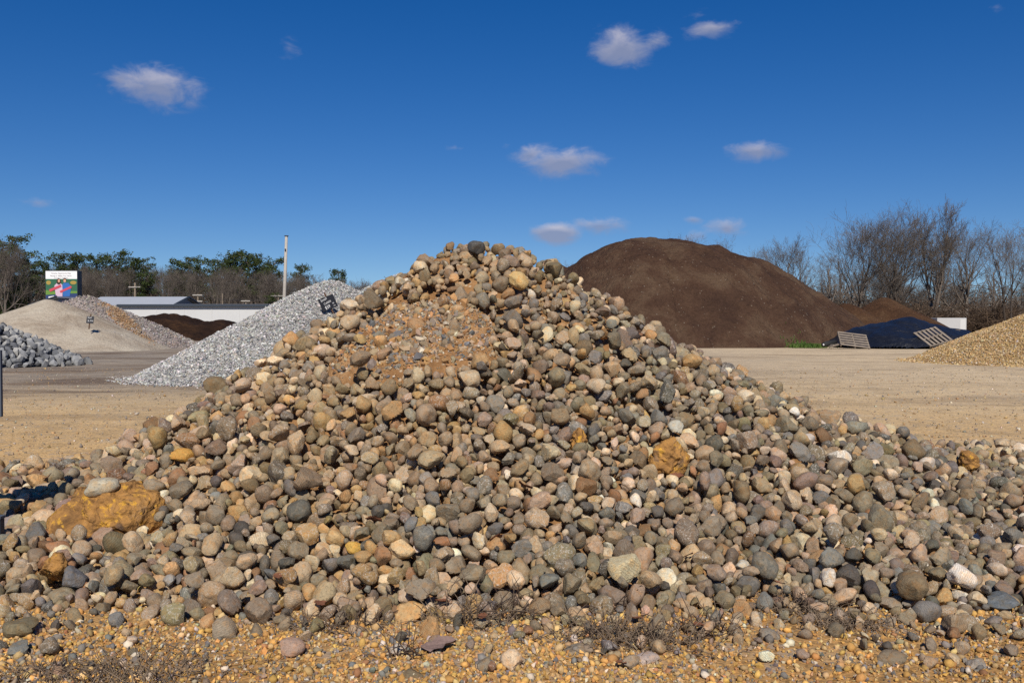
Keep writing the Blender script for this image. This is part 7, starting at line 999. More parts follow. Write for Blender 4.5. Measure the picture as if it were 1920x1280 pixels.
# the slump of fine dirt high on the left of the face
DC = np.array([-.86, 8.08]); DR = np.array([.68, .55])
def slump(x, y):
    wob = .22 * fbm(np.asarray(x), np.asarray(y), 3, 3, 4.0)
    return ((x - DC[0]) / DR[0]) ** 2 + ((y - DC[1]) / DR[1]) ** 2 + wob
sl = slump(RP[:, 0], RP[:, 1])
alive &= ~((sl < 1) & (R.rand(NR) < .76)) & ~((sl >= 1) & (sl < 1.6) & (R.rand(NR) < .2))

# stones picked out of the photograph: px, py, length in px, shape, tone, colour, label, flatten, yaw
CUSTOM = [
    (893, 461, 34, 0, (.07, .07, .068), 'dark grey rounded stone perched on the very top of the pile', .8, .2),
    (337, 851, 44, 5, (.45, .25, .06), 'bright orange oval stone low on the left flank', .62, .15),
    (768, 1153, 68, 1, (.44, .285, .13), 'large tan egg-shaped stone at the foot of the pile among dry weeds', .8, -.35),
    (752, 1030, 52, 4, (.58, .42, .23), 'pale cream rounded stone low in the middle, beside a yellow one', .75, .1),
    (664, 1028, 38, 2, (.52, .33, .08), 'yellow ochre stone low in the middle, left of a pale cream one', .75, .5),
    (1210, 1240, 58, 6, (.40, .33, .29), 'pinkish grey oval stone lying alone on the gravel in front', .55, -.45),
    (1492, 772, 24, 8, (.68, .66, .6), 'small white disc-like stone high on the right flank', .8, 1.2),
    (1605, 800, 52, 3, (.22, .215, .17), 'greenish grey angular block on the right shoulder of the pile', .7, -.7),
    (1585, 1118, 56, 7, (.46, .335, .22), 'flat cream triangular stone at the right foot of the pile', .5, -.8),
    (402, 724, 52, 9, (.17, .13, .075), 'large olive-brown stone on the left edge against the yard', .8, .6),
    (545, 1215, 50, 11, (.36, .25, .19), 'pinkish angular block lying on the ochre gravel in front', .7, .1),
    (748, 1222, 38, 12, (.42, .37, .31), 'pale rounded stone on the gravel below the egg-shaped stone', .8, .8),
    (1085, 1222, 54, 13, (.2, .17, .13), 'grey-brown rounded stone half sunk in the gravel in front', .6, .1),
    (1445, 1195, 50, 14, (.22, .19, .15), 'grey-brown stone on the gravel at the right front', .7, .6),
    (770, 1268, 46, 16, (.16, .125, .075), 'olive-brown stone at the bottom edge of the picture', .6, 0),
    (1676, 1238, 58, 17, (.19, .15, .1), 'dull brown stone lying alone on the gravel at the right', .65, -.1),
    (1838, 1246, 42, 18, (.27, .245, .215), 'pale grey stone on the gravel near the right corner', .7, .2),
    (655, 570, 40, 20, (.5, .42, .31), 'pale oval stone on the left shoulder near the white gravel', .6, .25),
    (1885, 1128, 58, 21, (.115, .13, .14), 'dark blue-grey flat stone at the right edge of the foot', .5, -.2),
    (30, 1180, 62, 23, (.16, .135, .08), 'olive-brown broken block at the left edge of the foot', .7, .05),
    (135, 1080, 46, 24, (.14, .14, .145), 'dark slate-grey block below the big ochre boulder', .8, .3),
    (1375, 1050, 0, 0, None, None, 0, 0),
]


def rock_mesh(name, V, n_faces, col, prm, off, lco):
    n = len(V)
    c = np.concatenate([np.tile(col, (n, 1)), np.ones((n, 1))], 1)
    return fast_mesh(name, V, n_faces, M['rock'], True, {'col': ('FLOAT_COLOR', c), 'lco': ('FLOAT_VECTOR', lco + off), 'prm': ('FLOAT_VECTOR', np.tile(prm, (n, 1)))}, math.radians(29))


D9, F9 = cube_sphere(8); D6, F6 = cube_sphere(6); D5, F5 = cube_sphere(5); D4, F4 = cube_sphere(4)
SH9 = [rock_shape(s, D9) for s in range(NSH)]; SH6 = [rock_shape(s, D6) for s in range(NSH)]; SH5 = [rock_shape(s, D5) for s in range(NSH)]; SH4 = [rock_shape(s, D4) for s in range(NSH)]

# one big conglomerate boulder and its lesser pieces (their places are cleared of stones first)
BOULDERS = [(182, 968, 212, (1, .75, .5), 1, 'large rough ochre conglomerate boulder low at the left of the pile'),
            (98, 1066, 74, (1, .7, .6), 2, 'small crumbling ochre lump below the large ochre boulder'),
            (1256, 866, 84, (1, .8, .8), 3, 'knobbly orange conglomerate stone right of the middle of the pile'),
            (1086, 826, 50, (1, .7, .55), 4, 'small orange crusted stone in the middle of the pile'),
            (1822, 868, 46, (1, .8, .8), 5, 'orange crusted stone far out on the right apron')]
bould = []
for px, py, wpx, dims, sd, lab in BOULDERS:
    p = hit(px, py); s = wpx / F_PX * p.y
    p = p + Vector((0, s * .22, 0)); bould.append((p, s, dims, sd, lab))
    ctr = np.array(p) - np.array((0, 0, .02))
    e = (RP - ctr) / (np.array(dims) * s * .5 + .03)
    alive &= (e ** 2).sum(1) > 1
    front = (np.abs(RP[:, 0] - p.x * RP[:, 1] / p.y) < s * .45) & (RP[:, 1] < p.y) & (RP[:, 1] > p.y - s * .5) & (RP[:, 2] > p.z + .02 - .35 * (p.y - RP[:, 1]))
    alive &= ~front
cust = []
for px, py, wpx, shp, col, lab, flat, yaw in CUSTOM:
    if not wpx: continue
    if py < 470: p = hit(px, py + 16); p.z = P(px, py, p.y).z
    else: p = hit(px, py)
    L = wpx / F_PX * p.y * 1.02
    cust.append((p, L, shp, np.array(col), lab, flat, yaw))
    d = np.linalg.norm(RP - np.array(p), axis=1)
    alive &= d > .30 * L + .16 * RL
    t_ = (np.abs(RP[:, 0] / RP[:, 1] - p.x / p.y) * p.y < .4 * L) & (RP[:, 1] < p.y + .02) & (RP[:, 1] > p.y - .5) & \
        (np.abs((RP[:, 2] - CAMZ) / RP[:, 1] - (p.z - CAMZ) / p.y) * p.y < .35 * L)
    alive &= ~t_

order = np.where(alive)[0]
named = order[:278]; rest = order[278:]

# labels: tone + size + place on the pile, with left/right order where several share it
def place(p):
    x, y, z = p
    if y < 5.75 and z < .16: h = 'on gravel before'
    elif z < .38: h = 'at the foot of'
    elif z < .8: h = 'low on'
    elif z < 1.35: h = 'halfway up'
    elif z < 1.95: h = 'high on'
    else: h = 'at the top of'
    u = x / y
    s = ['the far left', 'the left flank', 'the left face', 'the middle face', 'the right face', 'the right flank', 'the far right'][int(np.digitize(u, [-.42, -.26, -.1, .08, .24, .4]))]
    return h + ' ' + s

buckets = {}
for k in named:
    size = 'big' if RL[k] > .185 else ('small' if RL[k] < .12 else 'middling')
    form = 'angular' if RS[k] % 5 == 4 else ('blunt-edged' if RS[k] % 5 in (1, 3) else 'rounded')
    buckets.setdefault('%s %s %s stone %s' % (size, TONES[RT[k]][0], form, place(RP[k])), []).append(k)
labels = {}
ORD = {2: ['left of two', 'right of two'], 3: ['leftmost of three', 'middle of three', 'rightmost of three'], 4: ['first of four', 'second of four', 'third of four', 'last of four']}
for lab, ks in buckets.items():
    ks = sorted(ks, key=lambda q: RP[q, 0] / RP[q, 1])
    for n_, k in enumerate(ks):
        labels[k] = lab + (', ' + ORD[len(ks)][n_] if len(ks) in ORD else '')
ROT = quat_rot(RQ)
GROUP = 'river stones of the big pile'
for k in named:
    lc = SH9[RS[k]] * RL[k]
    o = link('river_stone', rock_mesh('river_stone', lc, F9, RC[k], RPRM[k], ROFF[k], SH9[RS[k]] * (1.0 + 5 * RL[k])), None, RP[k])
    o.rotation_mode = 'QUATERNION'; o.rotation_quaternion = RQ[k]
    tag(o, labels[k], 'stone', GROUP)
for p, L, shp, col, lab, flat, yaw in cust:
    lc = SH9[shp] * np.array([1, 1, 1]); ext = lc.max(0) - lc.min(0)
    lc = lc / ext * np.array([1, max(ext[1], .72), flat * .9]) * L
    o = link('river_stone', rock_mesh('river_stone', lc, F9, col, np.array([R.rand() * .75, R.rand() * .7, .4]), R.uniform(-60, 60, 3), lc / L * (1 + 5 * L)), None, p + Vector((0, L * .25, -L * .05)))
    o.rotation_euler = (.45 if p.z > .25 else .1, yaw * .5, yaw)
    tag(o, lab, 'stone', GROUP)
# all the remaining stones of the heap: one mass
Vs, Fs, Cs, Ls, Ps = [], [], [], [], []; off = 0
for k in rest:
    S_, F_ = (SH4, F4) if k >= NBIG else (SH6, F6) if RP[k, 1] < 6.4 else ((SH5, F5) if RP[k, 1] < 8.2 else (SH4, F4))
    lc = S_[RS[k]]; n = len(lc)
    Vs.append((lc * RL[k]) @ ROT[k].T + RP[k]); Fs.append(F_ + off); off += n
    Cs.append(np.tile(np.append(RC[k], 1), (n, 1))); Ls.append(lc * (1 + 5 * RL[k]) + ROFF[k]); Ps.append(np.tile(RPRM[k], (n, 1)))
tag(link('river_stones', fast_mesh('river_stones', np.concatenate(Vs), np.concatenate(Fs), M['rock'], True,
    {'col': ('FLOAT_COLOR', np.concatenate(Cs)), 'lco': ('FLOAT_VECTOR', np.concatenate(Ls)), 'prm': ('FLOAT_VECTOR', np.concatenate(Ps))}, math.radians(33))),
    'mass of mixed tan and grey river stones heaped between the larger stones', 'stones', kind='stuff')
del Vs, Fs, Cs, Ls, Ps

# dirt core of the pile, welling up in the slump
def core_z(x, y):
    x = np.asarray(x); y = np.asarray(y)
    h = heap(x, y) * .975 - .115 + .06 * np.exp(-((x + .37) / 1.3) ** 2 - ((y - 9.5) / 1.3) ** 2)
    m = (slump(x, y) < 2.6)
    out = np.where(h < .03, -.1, h)
    if m.any():
        xs_, ys_ = x[m], y[m]
        near = np.where(np.hypot(RP[:, 0] - DC[0], RP[:, 1] - DC[1]) < 1.6)[0]
        # level of the stones round about, from the uppermost ones
        d2 = (xs_[:, None] - RP[near, 0]) ** 2 + (ys_[:, None] - RP[near, 1]) ** 2
        W = np.exp(-d2 / (2 * .13 ** 2)) + 1e-9
        lvl = (W * RP[near, 2]).sum(1) / W.sum(1) + .012 + .012 * fbm(xs_, ys_, 9, 3, 16)
        k = np.clip((1.45 - slump(xs_, ys_)) / .8, 0, 1); k = k * k * (3 - 2 * k)
        out[m] = out[m] * (1 - k) + np.maximum(lvl, out[m]) * k
    return out
core_root = empty('dirt_mound', (0, 0, 0))
link('earth', height_mesh('earth', -6.6, 8, 5.0, 12.8, 210, 170, core_z, M['dirt'], -.05), core_root)
tag(core_root, 'orange-brown dirt and fine gravel slumped between the stones high on the pile', 'dirt')

# base shapes for pebbles: lumpy icosahedra
def ico(seed, dims=(1, .8, .6), jit=.16):
    r = np.random.RandomState(seed); t = (1 + 5 ** .5) / 2
    v = np.array([(-1, t, 0), (1, t, 0), (-1, -t, 0), (1, -t, 0), (0, -1, t), (0, 1, t), (0, -1, -t), (0, 1, -t), (t, 0, -1), (t, 0, 1), (-t, 0, -1), (-t, 0, 1)]) / 3.8
    f = np.array([(0, 11, 5), (0, 5, 1), (0, 1, 7), (0, 7, 10), (0, 10, 11), (1, 5, 9), (5, 11, 4), (11, 10, 2), (10, 7, 6), (7, 1, 8), (3, 9, 4), (3, 4, 2), (3, 2, 6), (3, 6, 8), (3, 8, 9), (4, 9, 5), (2, 4, 11), (6, 2, 10), (8, 6, 7), (9, 8, 1)])
    return v * (1 + r.normal(0, jit, (12, 1))) * np.array(dims), f
PEB = [ico(s, (1, R.uniform(.65, .95), R.uniform(.5, .8))) for s in range(10)]
ANG = [ico(50 + s, (1, R.uniform(.6, .95), R.uniform(.4, .8)), .28) for s in range(10)]

# fine gravel lying in the slump
n = 5200; q = R.normal(0, .55, (n, 2)) * DR + DC; s_ = slump(q[:, 0], q[:, 1]); q = q[s_ < 1.7]
lv = core_z(q[:, 0], q[:, 1]); sz = np.clip(np.exp(R.normal(math.log(.022), .62, len(q))), .008, .11)
cc, _ = pal(R, len(q), [(5, (.36, .2, .085)), (4, (.32, .235, .15)), (3, (.2, .17, .135)), (1, (.13, .13, .13)), (1, (.5, .42, .32))])
V, Fc, C = scatter(R, ANG, np.column_stack([q, lv + sz * .12]), sz, cc)
tag(link('gravel', fast_mesh('gravel', V, Fc, M['pebble'], False, {'col': ('FLOAT_COLOR', C)}), core_root), kind='stuff')

# rough conglomerate boulders
DB, FB = cube_sphere(22)
for p, s, dims, sd, lab in bould:
    sh = rock_shape(2 + 3 * sd, DB); ext = sh.max(0) - sh.min(0); sh = sh / ext * np.array(dims)
    out = []
    for v, d in zip(sh, DB):
        q = Vector(v) * 4 + Vector((sd * 7, 0, 0))
        k = .10 * mnoise.fractal(q, 1, 2, 5) - .09 * abs(mnoise.noise(q * 1.4)) + .05 * abs(mnoise.noise(q * 4.1)) + .03 * mnoise.noise(q * 9)
        out.append(np.array(v) + np.array(d) * k * .6)
    o = link('ochre_boulder', fast_mesh('ochre_boulder', np.array(out) * s, FB, M['ochre'], True), None, p)
    o.rotation_euler = (.35, -.12 if sd == 1 else .3 * sd, .25 if sd == 1 else sd)
    tag(o, lab, 'boulder', 'ochre conglomerate boulders')
# the pale flat stone on the boulder
p, s = bould[0][0], bould[0][1]
lc = SH9[12] * np.array([1, .95, .62]) * .25
o = link('river_stone', rock_mesh('river_stone', lc, F9, np.array([.37, .34, .26]), np.array([.2, .2, .3]), np.array([3., 9, 1]), lc * 8), None, P(192, 912, p.y - .06))
o.rotation_euler = (.2, -.12, .2); tag(o, 'pale flat oval stone resting on top of the large ochre boulder', 'stone', GROUP)

# ------------------------------------------------------------------ gravel on the ground in front and at the edges
OCT = []
for q_ in range(10):
    v_ = np.array([(1, 0, 0), (-1, 0, 0), (0, 1, 0), (0, -1, 0), (0, 0, 1), (0, 0, -1)], float) * .55 * (1 + R.normal(0, .2, (6, 1))) * np.array([1, R.uniform(.65, .95), R.uniform(.5, .85)]) + R.normal(0, .07, (6, 3))
    OCT.append((v_, np.array([(0, 2, 4), (2, 1, 4), (1, 3, 4), (3, 0, 4), (2, 0, 5), (1, 2, 5), (3, 1, 5), (0, 3, 5)])))
PEA = [(9, (.50, .285, .085)), (7, (.46, .31, .14)), (4, (.29, .22, .15)), (3.2, (.17, .155, .14)), (1.5, (.54, .46, .35)), (1.2, (.34, .17, .075))]
root = empty('pea_gravel')
for n, s0, sg_, lo, hi, bases, nm in ((54000, .017, .33, .008, .04, OCT, 'fine_grains'), (8000, .03, .35, .018, .07, PEB, 'pebbles')):
    yy = 3.9 + 3.4 * R.rand(n) ** 1.2; xx = R.uniform(-.60, .60, n) * (yy + .35)
    keep = (heap(xx, yy) < .25) | (R.rand(n) < .06); xx, yy = xx[keep], yy[keep]
    dens = fbm(xx, yy, 21, 3, 2.2); keep = R.rand(len(xx)) < np.clip(.8 + .5 * dens, .3, 1); xx, yy = xx[keep], yy[keep]
    sz = np.clip(np.exp(R.normal(math.log(s0), sg_, len(xx))), lo, hi)
    cc, _ = pal(R, len(xx), PEA, .2)
    V, Fc, C = scatter(R, bases, np.column_stack([xx, yy, ground_z(xx, yy) - .012 + sz * .25]), sz, cc)
    tag(link(nm, fast_mesh(nm, V, Fc, M['pebble'], nm == 'pebbles', {'col': ('FLOAT_COLOR', C)}), root), kind='stuff')
tag(root, 'loose ochre pea gravel covering the ground before the pile', 'gravel', kind='stuff')
# coarser chips strewn over the yard behind
n = 13000; yy = 8.5 + 24 * R.rand(n) ** 1.4; xx = R.uniform(-.66, .66, n) * yy
keep = heap(xx, yy) < .03; xx, yy = xx[keep], yy[keep]
sz = np.clip(np.exp(R.normal(math.log(.028), .4, len(xx))), .012, .09)
cc, _ = pal(R, len(xx), [(5, (.38, .25, .12)), (4, (.3, .23, .16)), (3, (.2, .18, .16)), (1.5, (.5, .44, .36))], .2)
V, Fc, C = scatter(R, OCT, np.column_stack([xx, yy, ground_z(xx, yy) - .012 + sz * .15]), sz, cc)
tag(link('yard_gravel', fast_mesh('yard_gravel', V, Fc, M['pebble'], True, {'col': ('FLOAT_COLOR', C)})), 'sparse stone chips strewn over the brown yard behind the pile', 'gravel', kind='stuff')


# ------------------------------------------------------------------ the other heaps
def cones(*cs):
    """rounded cones: (x, y, height, slope, x-stretch)"""
    def f(x, y):
        z = np.full(np.shape(x), -9.0)
        for cx, cy, H, sl_, st in cs:
            d = np.sqrt(((x - cx) / st) ** 2 + (y - cy) ** 2 + .12)
            q = H - sl_ * d
            m = np.maximum(z, q); s = .12; z = m + s * np.log(np.exp((z - m) / s) + np.exp((q - m) / s))
        return z
    return f


def gravel_pile(name, label, fn, box, res, bed, n, size, table, bases, view=True, spill=.0, group=None):
    x0, x1, y0, y1 = box
    root = empty(name, ((x0 + x1) / 2, (y0 + y1) / 2, 0)); off_ = Vector(root.location)
    g = lambda x, y: fn(x, y) + .05 * fbm(x, y, 77, 3, 1.6)
    me = height_mesh('mound', x0, x1, y0, y1, res[0], res[1], lambda x, y: np.where(g(x, y) < -.15, -.15, g(x, y)) - .02, bed, -.06)
    o = link('mound', me, root); o.location = -off_
    if n:
        r = np.random.RandomState(n)
        xx = r.uniform(x0, x1, n * 4); yy = r.uniform(y0, y1, n * 4); z = g(xx, yy)
        e = .1; gy_ = (g(xx, yy + e) - g(xx, yy - e)) / (2 * e); gx_ = (g(xx + e, yy) - g(xx - e, yy)) / (2 * e)
        facing = -gx_ * (0 - xx) - gy_ * (0 - yy) + (CAMZ - z)       # keep the stones on the seen side
        ok = (z > -spill) & (facing > -2.0)
        ok &= (z > 0) | (r.rand(len(z)) < .6 * np.clip(1 + z / max(spill, .01), 0, 1) ** 2)
        idx = np.where(ok)[0][:n]
        sz = np.clip(np.exp(r.normal(math.log(size), .32, len(idx))), size * .4, size * 2.4)
        cc, _ = pal(r, len(idx), table, .16)
        V, Fc, C = scatter(r, bases, np.column_stack([xx[idx], yy[idx], np.maximum(z[idx], -.02) + sz * .1]), sz, cc)
        o = link('stones', fast_mesh('stones', V, Fc, M['stone'], False, {'col': ('FLOAT_COLOR', C)}), root); o.location = -off_; tag(o, kind='stuff')
    tag(root, label, 'gravel pile', group)
    return root, g


WHITE = [(6, (.48, .475, .455)), (5, (.36, .355, .345)), (3, (.25, .255, .265)), (1.8, (.11, .115, .125)), (1.5, (.42, .375, .31)), (2, (.6, .59, .57))]
white_root, white_z = gravel_pile('white_gravel_pile', 'whitish grey crushed gravel pile behind the left side of the stones',
    cones((-5.85, 29.2, 3.18, .55, 1.0), (-7.7, 27.3, 1.6, .5, 1.0), (-3.7, 31, 3.45, .55, 1)), (-14, 3, 22, 37), (120, 110), M['whitebed'], 38000, .052, WHITE, OCT, spill=.5)
YEL = [(6, (.46, .32, .15)), (4, (.4, .255, .105)), (3, (.52, .4, .24)), (1.5, (.28, .185, .1)), (.6, (.5, .46, .4))]
gravel_pile('yellow_gravel_pile', 'yellow tan pea gravel pile cut off by the right edge',
    cones((22.8, 37, 2.72, .445, 1.0)), (12.5, 31, 28, 45), (120, 110), M['yellowbed'], 32000, .055, YEL, OCT, spill=.35)
gravel_pile('grey_chip_pile', 'low spill of pale grey chips at the foot of the yellow gravel',
    cones((19.6, 31.0, .42, .3, 1.2)), (16.5, 23, 29, 33.5), (50, 40), M['whitebed'], 2500, .06, WHITE, ANG, spill=.1)
gravel_pile('sand_pile', 'tan sand pile at the far left with a small black sign', cones((-27.6, 54.0, 3.12, .46, 1.05), (-31.5, 53.5, 1.5, .35, 1.2), (-24.2, 51.5, 1.25, .34, 1.0)), (-40, -19, 45, 63), (110, 90), M['sand'], 0, .1, WHITE, PEB)
_, grey_z = gravel_pile('grey_gravel_pile', 'pinkish grey gravel pile beside and behind the tan sand', cones((-27.0, 57.5, 3.42, .47, .96), (-24.3, 52.6, 1.45, .42, 1.0)), (-38, -14.5, 46, 68), (110, 90), M['greygravel'], 9000, .1, [(5, (.3, .265, .245)), (4, (.24, .21, .195)), (3, (.38, .35, .33)), (2, (.2, .19, .19)), (2, (.33, .26, .2))], OCT)
def streak_z(x, y):
    ax, ay, bx, by = -25.3, 57.3, -20.6, 52.9
    t_ = np.clip(((x - ax) * (bx - ax) + (y - ay) * (by - ay)) / ((bx - ax) ** 2 + (by - ay) ** 2), 0, 1)
    d = np.hypot(x - ax - t_ * (bx - ax), y - ay - t_ * (by - ay)) + .15 * fbm(x, y, 91, 3, 2.0)
    return np.where(d < .8, grey_z(x, y) + .10 * np.clip(1 - d / .8, 0, 1), -1)
gravel_pile('orange_gravel_ridge', 'streak of orange gravel down the right side of the grey pile', streak_z, (-28, -17, 50, 62), (90, 90), M['orangesand'], 2500, .1, [(5, (.32, .2, .11)), (3, (.34, .245, .16)), (2, (.26, .16, .09))], OCT)
gravel_pile('orange_dirt_pile', 'low orange dirt pile at the extreme left by the wood', cones((-58, 95, 2.0, .4, 1.6)), (-72, -46, 88, 102), (50, 30), M['orangesand'], 0, .1, WHITE, PEB)


def lumpy(fn, amp, s, seed):
    return lambda x, y: fn(x, y) + amp * fbm(x, y, seed, 4, s)


def mound(name, label, fn, box, res, mat, cat='mulch pile'):
    me = height_mesh(name, *box, res[0], res[1], lambda x, y: np.maximum(fn(x, y), -.3), mat, -.05)
    c = Vector(((box[0] + box[1]) / 2, (box[2] + box[3]) / 2, 0))
    v = np.empty(len(me.vertices) * 3, np.float32); me.vertices.foreach_get('co', v); v = v.reshape(-1, 3) - np.array(c, np.float32)
    me.vertices.foreach_set('co', v.ravel()); me.update()
    return tag(link(name, me, None, c), label, cat)


def big_mound(x, y):
    dx = x - 10.1 + .5 * fbm(x, y, 34, 3, .35); dy = y - 66 + .5 * fbm(x, y, 35, 3, .35)
    rx = np.where(dx < 0, 11.2, 17.0); ry = np.where(dy < 0, 10.3, 13)
    rho = np.sqrt((dx / rx) ** 2 + (dy / ry) ** 2)
    z = 7.45 * (1 - np.minimum(rho, 1.2) ** np.where(dx < 0, 2.15, 1.95))
    z = z + .22 * fbm(x, y, 31, 4, .55) * np.clip(z / 2, 0, 1) + .10 * fbm(x, y, 32, 5, 2.4) + .14 * np.abs(fbm(x, y, 36, 3, 1.1)) * np.clip(z / 3, 0, 1)
    z = np.maximum(z, 5.9 - .55 * np.hypot(x - 3.6, (y - 68)) + .1 * fbm(x, y, 8, 3, 2))
    return np.where(rho > 1.08, -.3, z)
mound('mulch_mound', 'huge rounded dark brown mulch mound behind the stone pile', big_mound, (-4, 30, 54, 80), (200, 170), M['mulch'])
mound('brown_mulch_mound', 'reddish brown mulch ridge adjoining the right of the huge mound', lumpy(cones((24.0, 75, 4.25, .62, 1.0), (27, 73.5, 3.2, .6, 1.1)), .12, 1.2, 41), (15, 36, 64, 84), (100, 90), M['mulch2'])
mound('brown_mulch_cone', 'smooth reddish brown mulch cone behind the dark tarp', lumpy(cones((31.6, 77, 3.85, .6, 1.1)), .07, 1.2, 42), (23, 41, 68, 86), (80, 70), M['mulch2'])
mound('compost_row', 'long lumpy dark compost row before the white building', lumpy(cones((-30.5, 80, 2.5, .45, 1.7), (-25.6, 79.4, 1.95, .45, 1.4), (-22, 79, 1.85, .5, 1.5), (-18.5, 79.3, 1.7, .5, 1.3)), .16, 1.7, 43), (-44, -10, 73, 87), (150, 60), M['compost'], 'compost')

# riprap at the left edge: every block its own thing
def rip_z(x, y): return cones((-21.2, 35.0, 2.05, .5, 1.15))(x, y)
tag(link('riprap_bed', height_mesh('riprap_bed', -29, -13, 30, 41, 70, 50, lambda x, y: np.maximum(rip_z(x, y) - .12, -.2), M['riprapbed'])), 'dark stony core under the grey riprap blocks', 'stone bed')
DR5, FR5 = cube_sphere(4); r = np.random.RandomState(5); RIPM = []
rip_mats = [material('riprap_stone', m_plain(c, .5, 6, .6), .9, .2) for c in ((.19, .195, .2), (.26, .265, .27), (.12, .125, .135), (.34, .335, .32))]
for s in range(16):
    v_, f_r = ico(200 + s, (1, r.uniform(.65, .95), r.uniform(.5, .85)), .26); RIPM.append(fast_mesh('riprap_block', v_, f_r, rip_mats[s % 4], False))
cnt = 0; pts = []
for _ in range(9000):
    x, y = r.uniform(-27, -14), r.uniform(30.5, 38)
    z = float(rip_z(np.array(x), np.array(y)))
    u = 960 + F_PX * x / y
    if z < -.02 or u < -60 or (z < .03 and r.rand() < .6): continue
    if pts and min((x - a) ** 2 + (y - b) ** 2 for a, b in pts) < .19 ** 2: continue
    if y > 35.6: continue
    pts.append((x, y)); cnt += 1
    o = link('riprap_block', RIPM[r.randint(len(RIPM))], None, (x, y, z + .04)); s = r.uniform(.24, .42); o.scale = (s, s * r.uniform(.8, 1.1), s * r.uniform(.8, 1.1))
    o.rotation_euler = r.uniform(0, 6.28, 3)
    tag(o, '%s angular riprap block %s the grey heap at the left edge' % ('large' if s > .36 else ('small' if s < .29 else 'middling'), 'at the foot of' if z < .3 else ('halfway up' if z < .9 else 'near the top of')), 'stone', 'riprap blocks at the left edge')
    if cnt >= 290: break

# ------------------------------------------------------------------ tarped heap, pallets, trailer
def tarp_z(x, y):
    # an irregular hump with a peak left of the middle and soft pulled folds
    a = 1.95 - .30 * np.sqrt(((x - 25.2) / 1.0) ** 2 + ((y - 58.2) * 1.05) ** 2 + .3)
    b2 = 1.55 - .30 * np.sqrt(((x - 27.4) / 1.15) ** 2 + ((y - 58.4) * 1.1) ** 2 + .4)
    c = 1.38 - .42 * np.sqrt(((x - 22.2) / 1.0) ** 2 + ((y - 57.6) * .95) ** 2 + .5)
    m = np.maximum(np.maximum(a, b2), c); s = .12
    z = m + s * np.log(np.exp((a - m) / s) + np.exp((b2 - m) / s) + np.exp((c - m) / s))
    th = np.arctan2(y - 58.2, x - 25)
    z = z + .05 * np.sin(th * 13 + 2 * np.sin(x * 2)) * np.clip(1.4 - z, 0, 1) + .13 * fbm(x, y, 61, 4, 1.3) + .05 * np.abs(fbm(x, y, 64, 3, 3.5))
    k = np.clip((1.0 - tarp_edge(x, y)) / .38, 0, 1) ** .75
    return np.maximum(z * k, .02) + .03 + .025 * fbm(x, y, 62, 3, 3)
def tarp_edge(x, y): return ((x - 25.0) / 5.0) ** 2 + ((y - 58) / 4.9) ** 2 + .06 * fbm(x, y, 63, 3, 1.5)
me = height_mesh('tarp', 19, 31, 52, 64, 110, 100, lambda x, y: np.where(tarp_edge(x, y) < 1, tarp_z(x, y), -.5), M['tarp'], -.04, True)
tag(link('tarp', me), 'dark navy plastic tarp weighted over a low heap', 'tarp')


def pallet(name, label, p, rot, n_boards=6, w=1.7, h=1.35):
    root = empty(name, p); root.rotation_mode = 'QUATERNION'; root.rotation_quaternion = (Matrix.Rotation(rot[1], 4, 'Z') @ Matrix.Rotation(rot[0], 4, 'X') @ Matrix.Rotation(rot[2], 4, 'Z')).to_quaternion()
    for k in range(3):
        x = (-.5 + k * .5) * (w - .06); MB().box(x - .035, x + .035, 0, h, -.11, 0).build('stringer', M['pallet'], root)
    bw = h / (n_boards * 1.75)
    for k in range(n_boards):
        y = k * (h - bw) / (n_boards - 1)
        MB().box(-w / 2, w / 2, y, y + bw, .002, .03).build('deck_board', M['pallet'], root)
    tag(root, label, 'pallet', 'pallets weighing down the tarp')


def tp(px, py, Y):
    p = P(px, py, Y); return p


pallet('wooden_pallet', 'grey wooden pallet with level slats on the left front of the tarp', P(1604, 653, 53.3) + Vector((0, 0, .1)), (.62, .1, -.22))
pallet('wooden_pallet', 'grey wooden pallet with upright slats on the right front of the tarp', P(1728, 643, 53.8) + Vector((0, 0, .2)), (.6, -.1, -1.15), 6, 1.5, 1.6)
root = empty('timber_board', P(1556, 651, 53.5)); root.rotation_euler = (0, -.2, .5)
MB().box(0, 2.2, -.12, .12, 0, .06).build('plank', M['pallet'], root)
MB().box(0.15, .28, -.11, .11, .061, .12).build('cleat', M['pallet'], root)
tag(root, 'weathered plank slanting at the left end of the tarp', 'plank')
root = empty('timber_board', P(1812, 632, 57.0)); root.rotation_euler = (.2, .5, .4)
MB().box(-.9, .4, -.16, .16, 0, .06).build('plank', M['pallet'], root)
MB().box(-.75, -.62, -.15, .15, .061, .12).build('cleat', M['pallet'], root)
tag(root, 'pale plank lying on the right slope of the tarp', 'plank')
# a roll of black plastic at the tarp's left end
pts_ = [P(1544, 650, 53.6), P(1552, 648, 53.9), P(1566, 645, 54.4)]
root = empty('plastic_roll', pts_[0]); o = root
MB().tube([q - pts_[0] + Vector((0, 0, .12)) for q in pts_], [.15, .17, .14], 10).build('roll', M['rubber'], root, True)
MB().tube([Vector((-.02, -.01, .12)), Vector((.02, .01, .12))], [.06, .06], 8).build('core_tube', M['chalk'], root, True)
tag(root, 'small roll of black plastic on the ground left of the tarp', 'plastic roll')

root = empty('box_trailer', P(1776, 610, 84))
MB().box(-1.35, 1.35, -.9, .9, .55, 1.9).build('body', M['carwhite'], root, bevel=.04)
MB().box(-1.4, 1.4, -.95, .95, .42, .545).build('chassis', M['trim'], root)
for sx in (-.9, .9): MB().tube([(sx, -1.0, .35), (sx, -.8, .35)], [.35, .35], 16).build('wheel', M['rubber'], root, False)
MB().box(.75, 1.25, -.915, -.902, .6, 1.8).build('door', M['whitewall'], root)
root.location.z = 0.0; tag(root, 'white box trailer showing above the dark tarp', 'trailer')

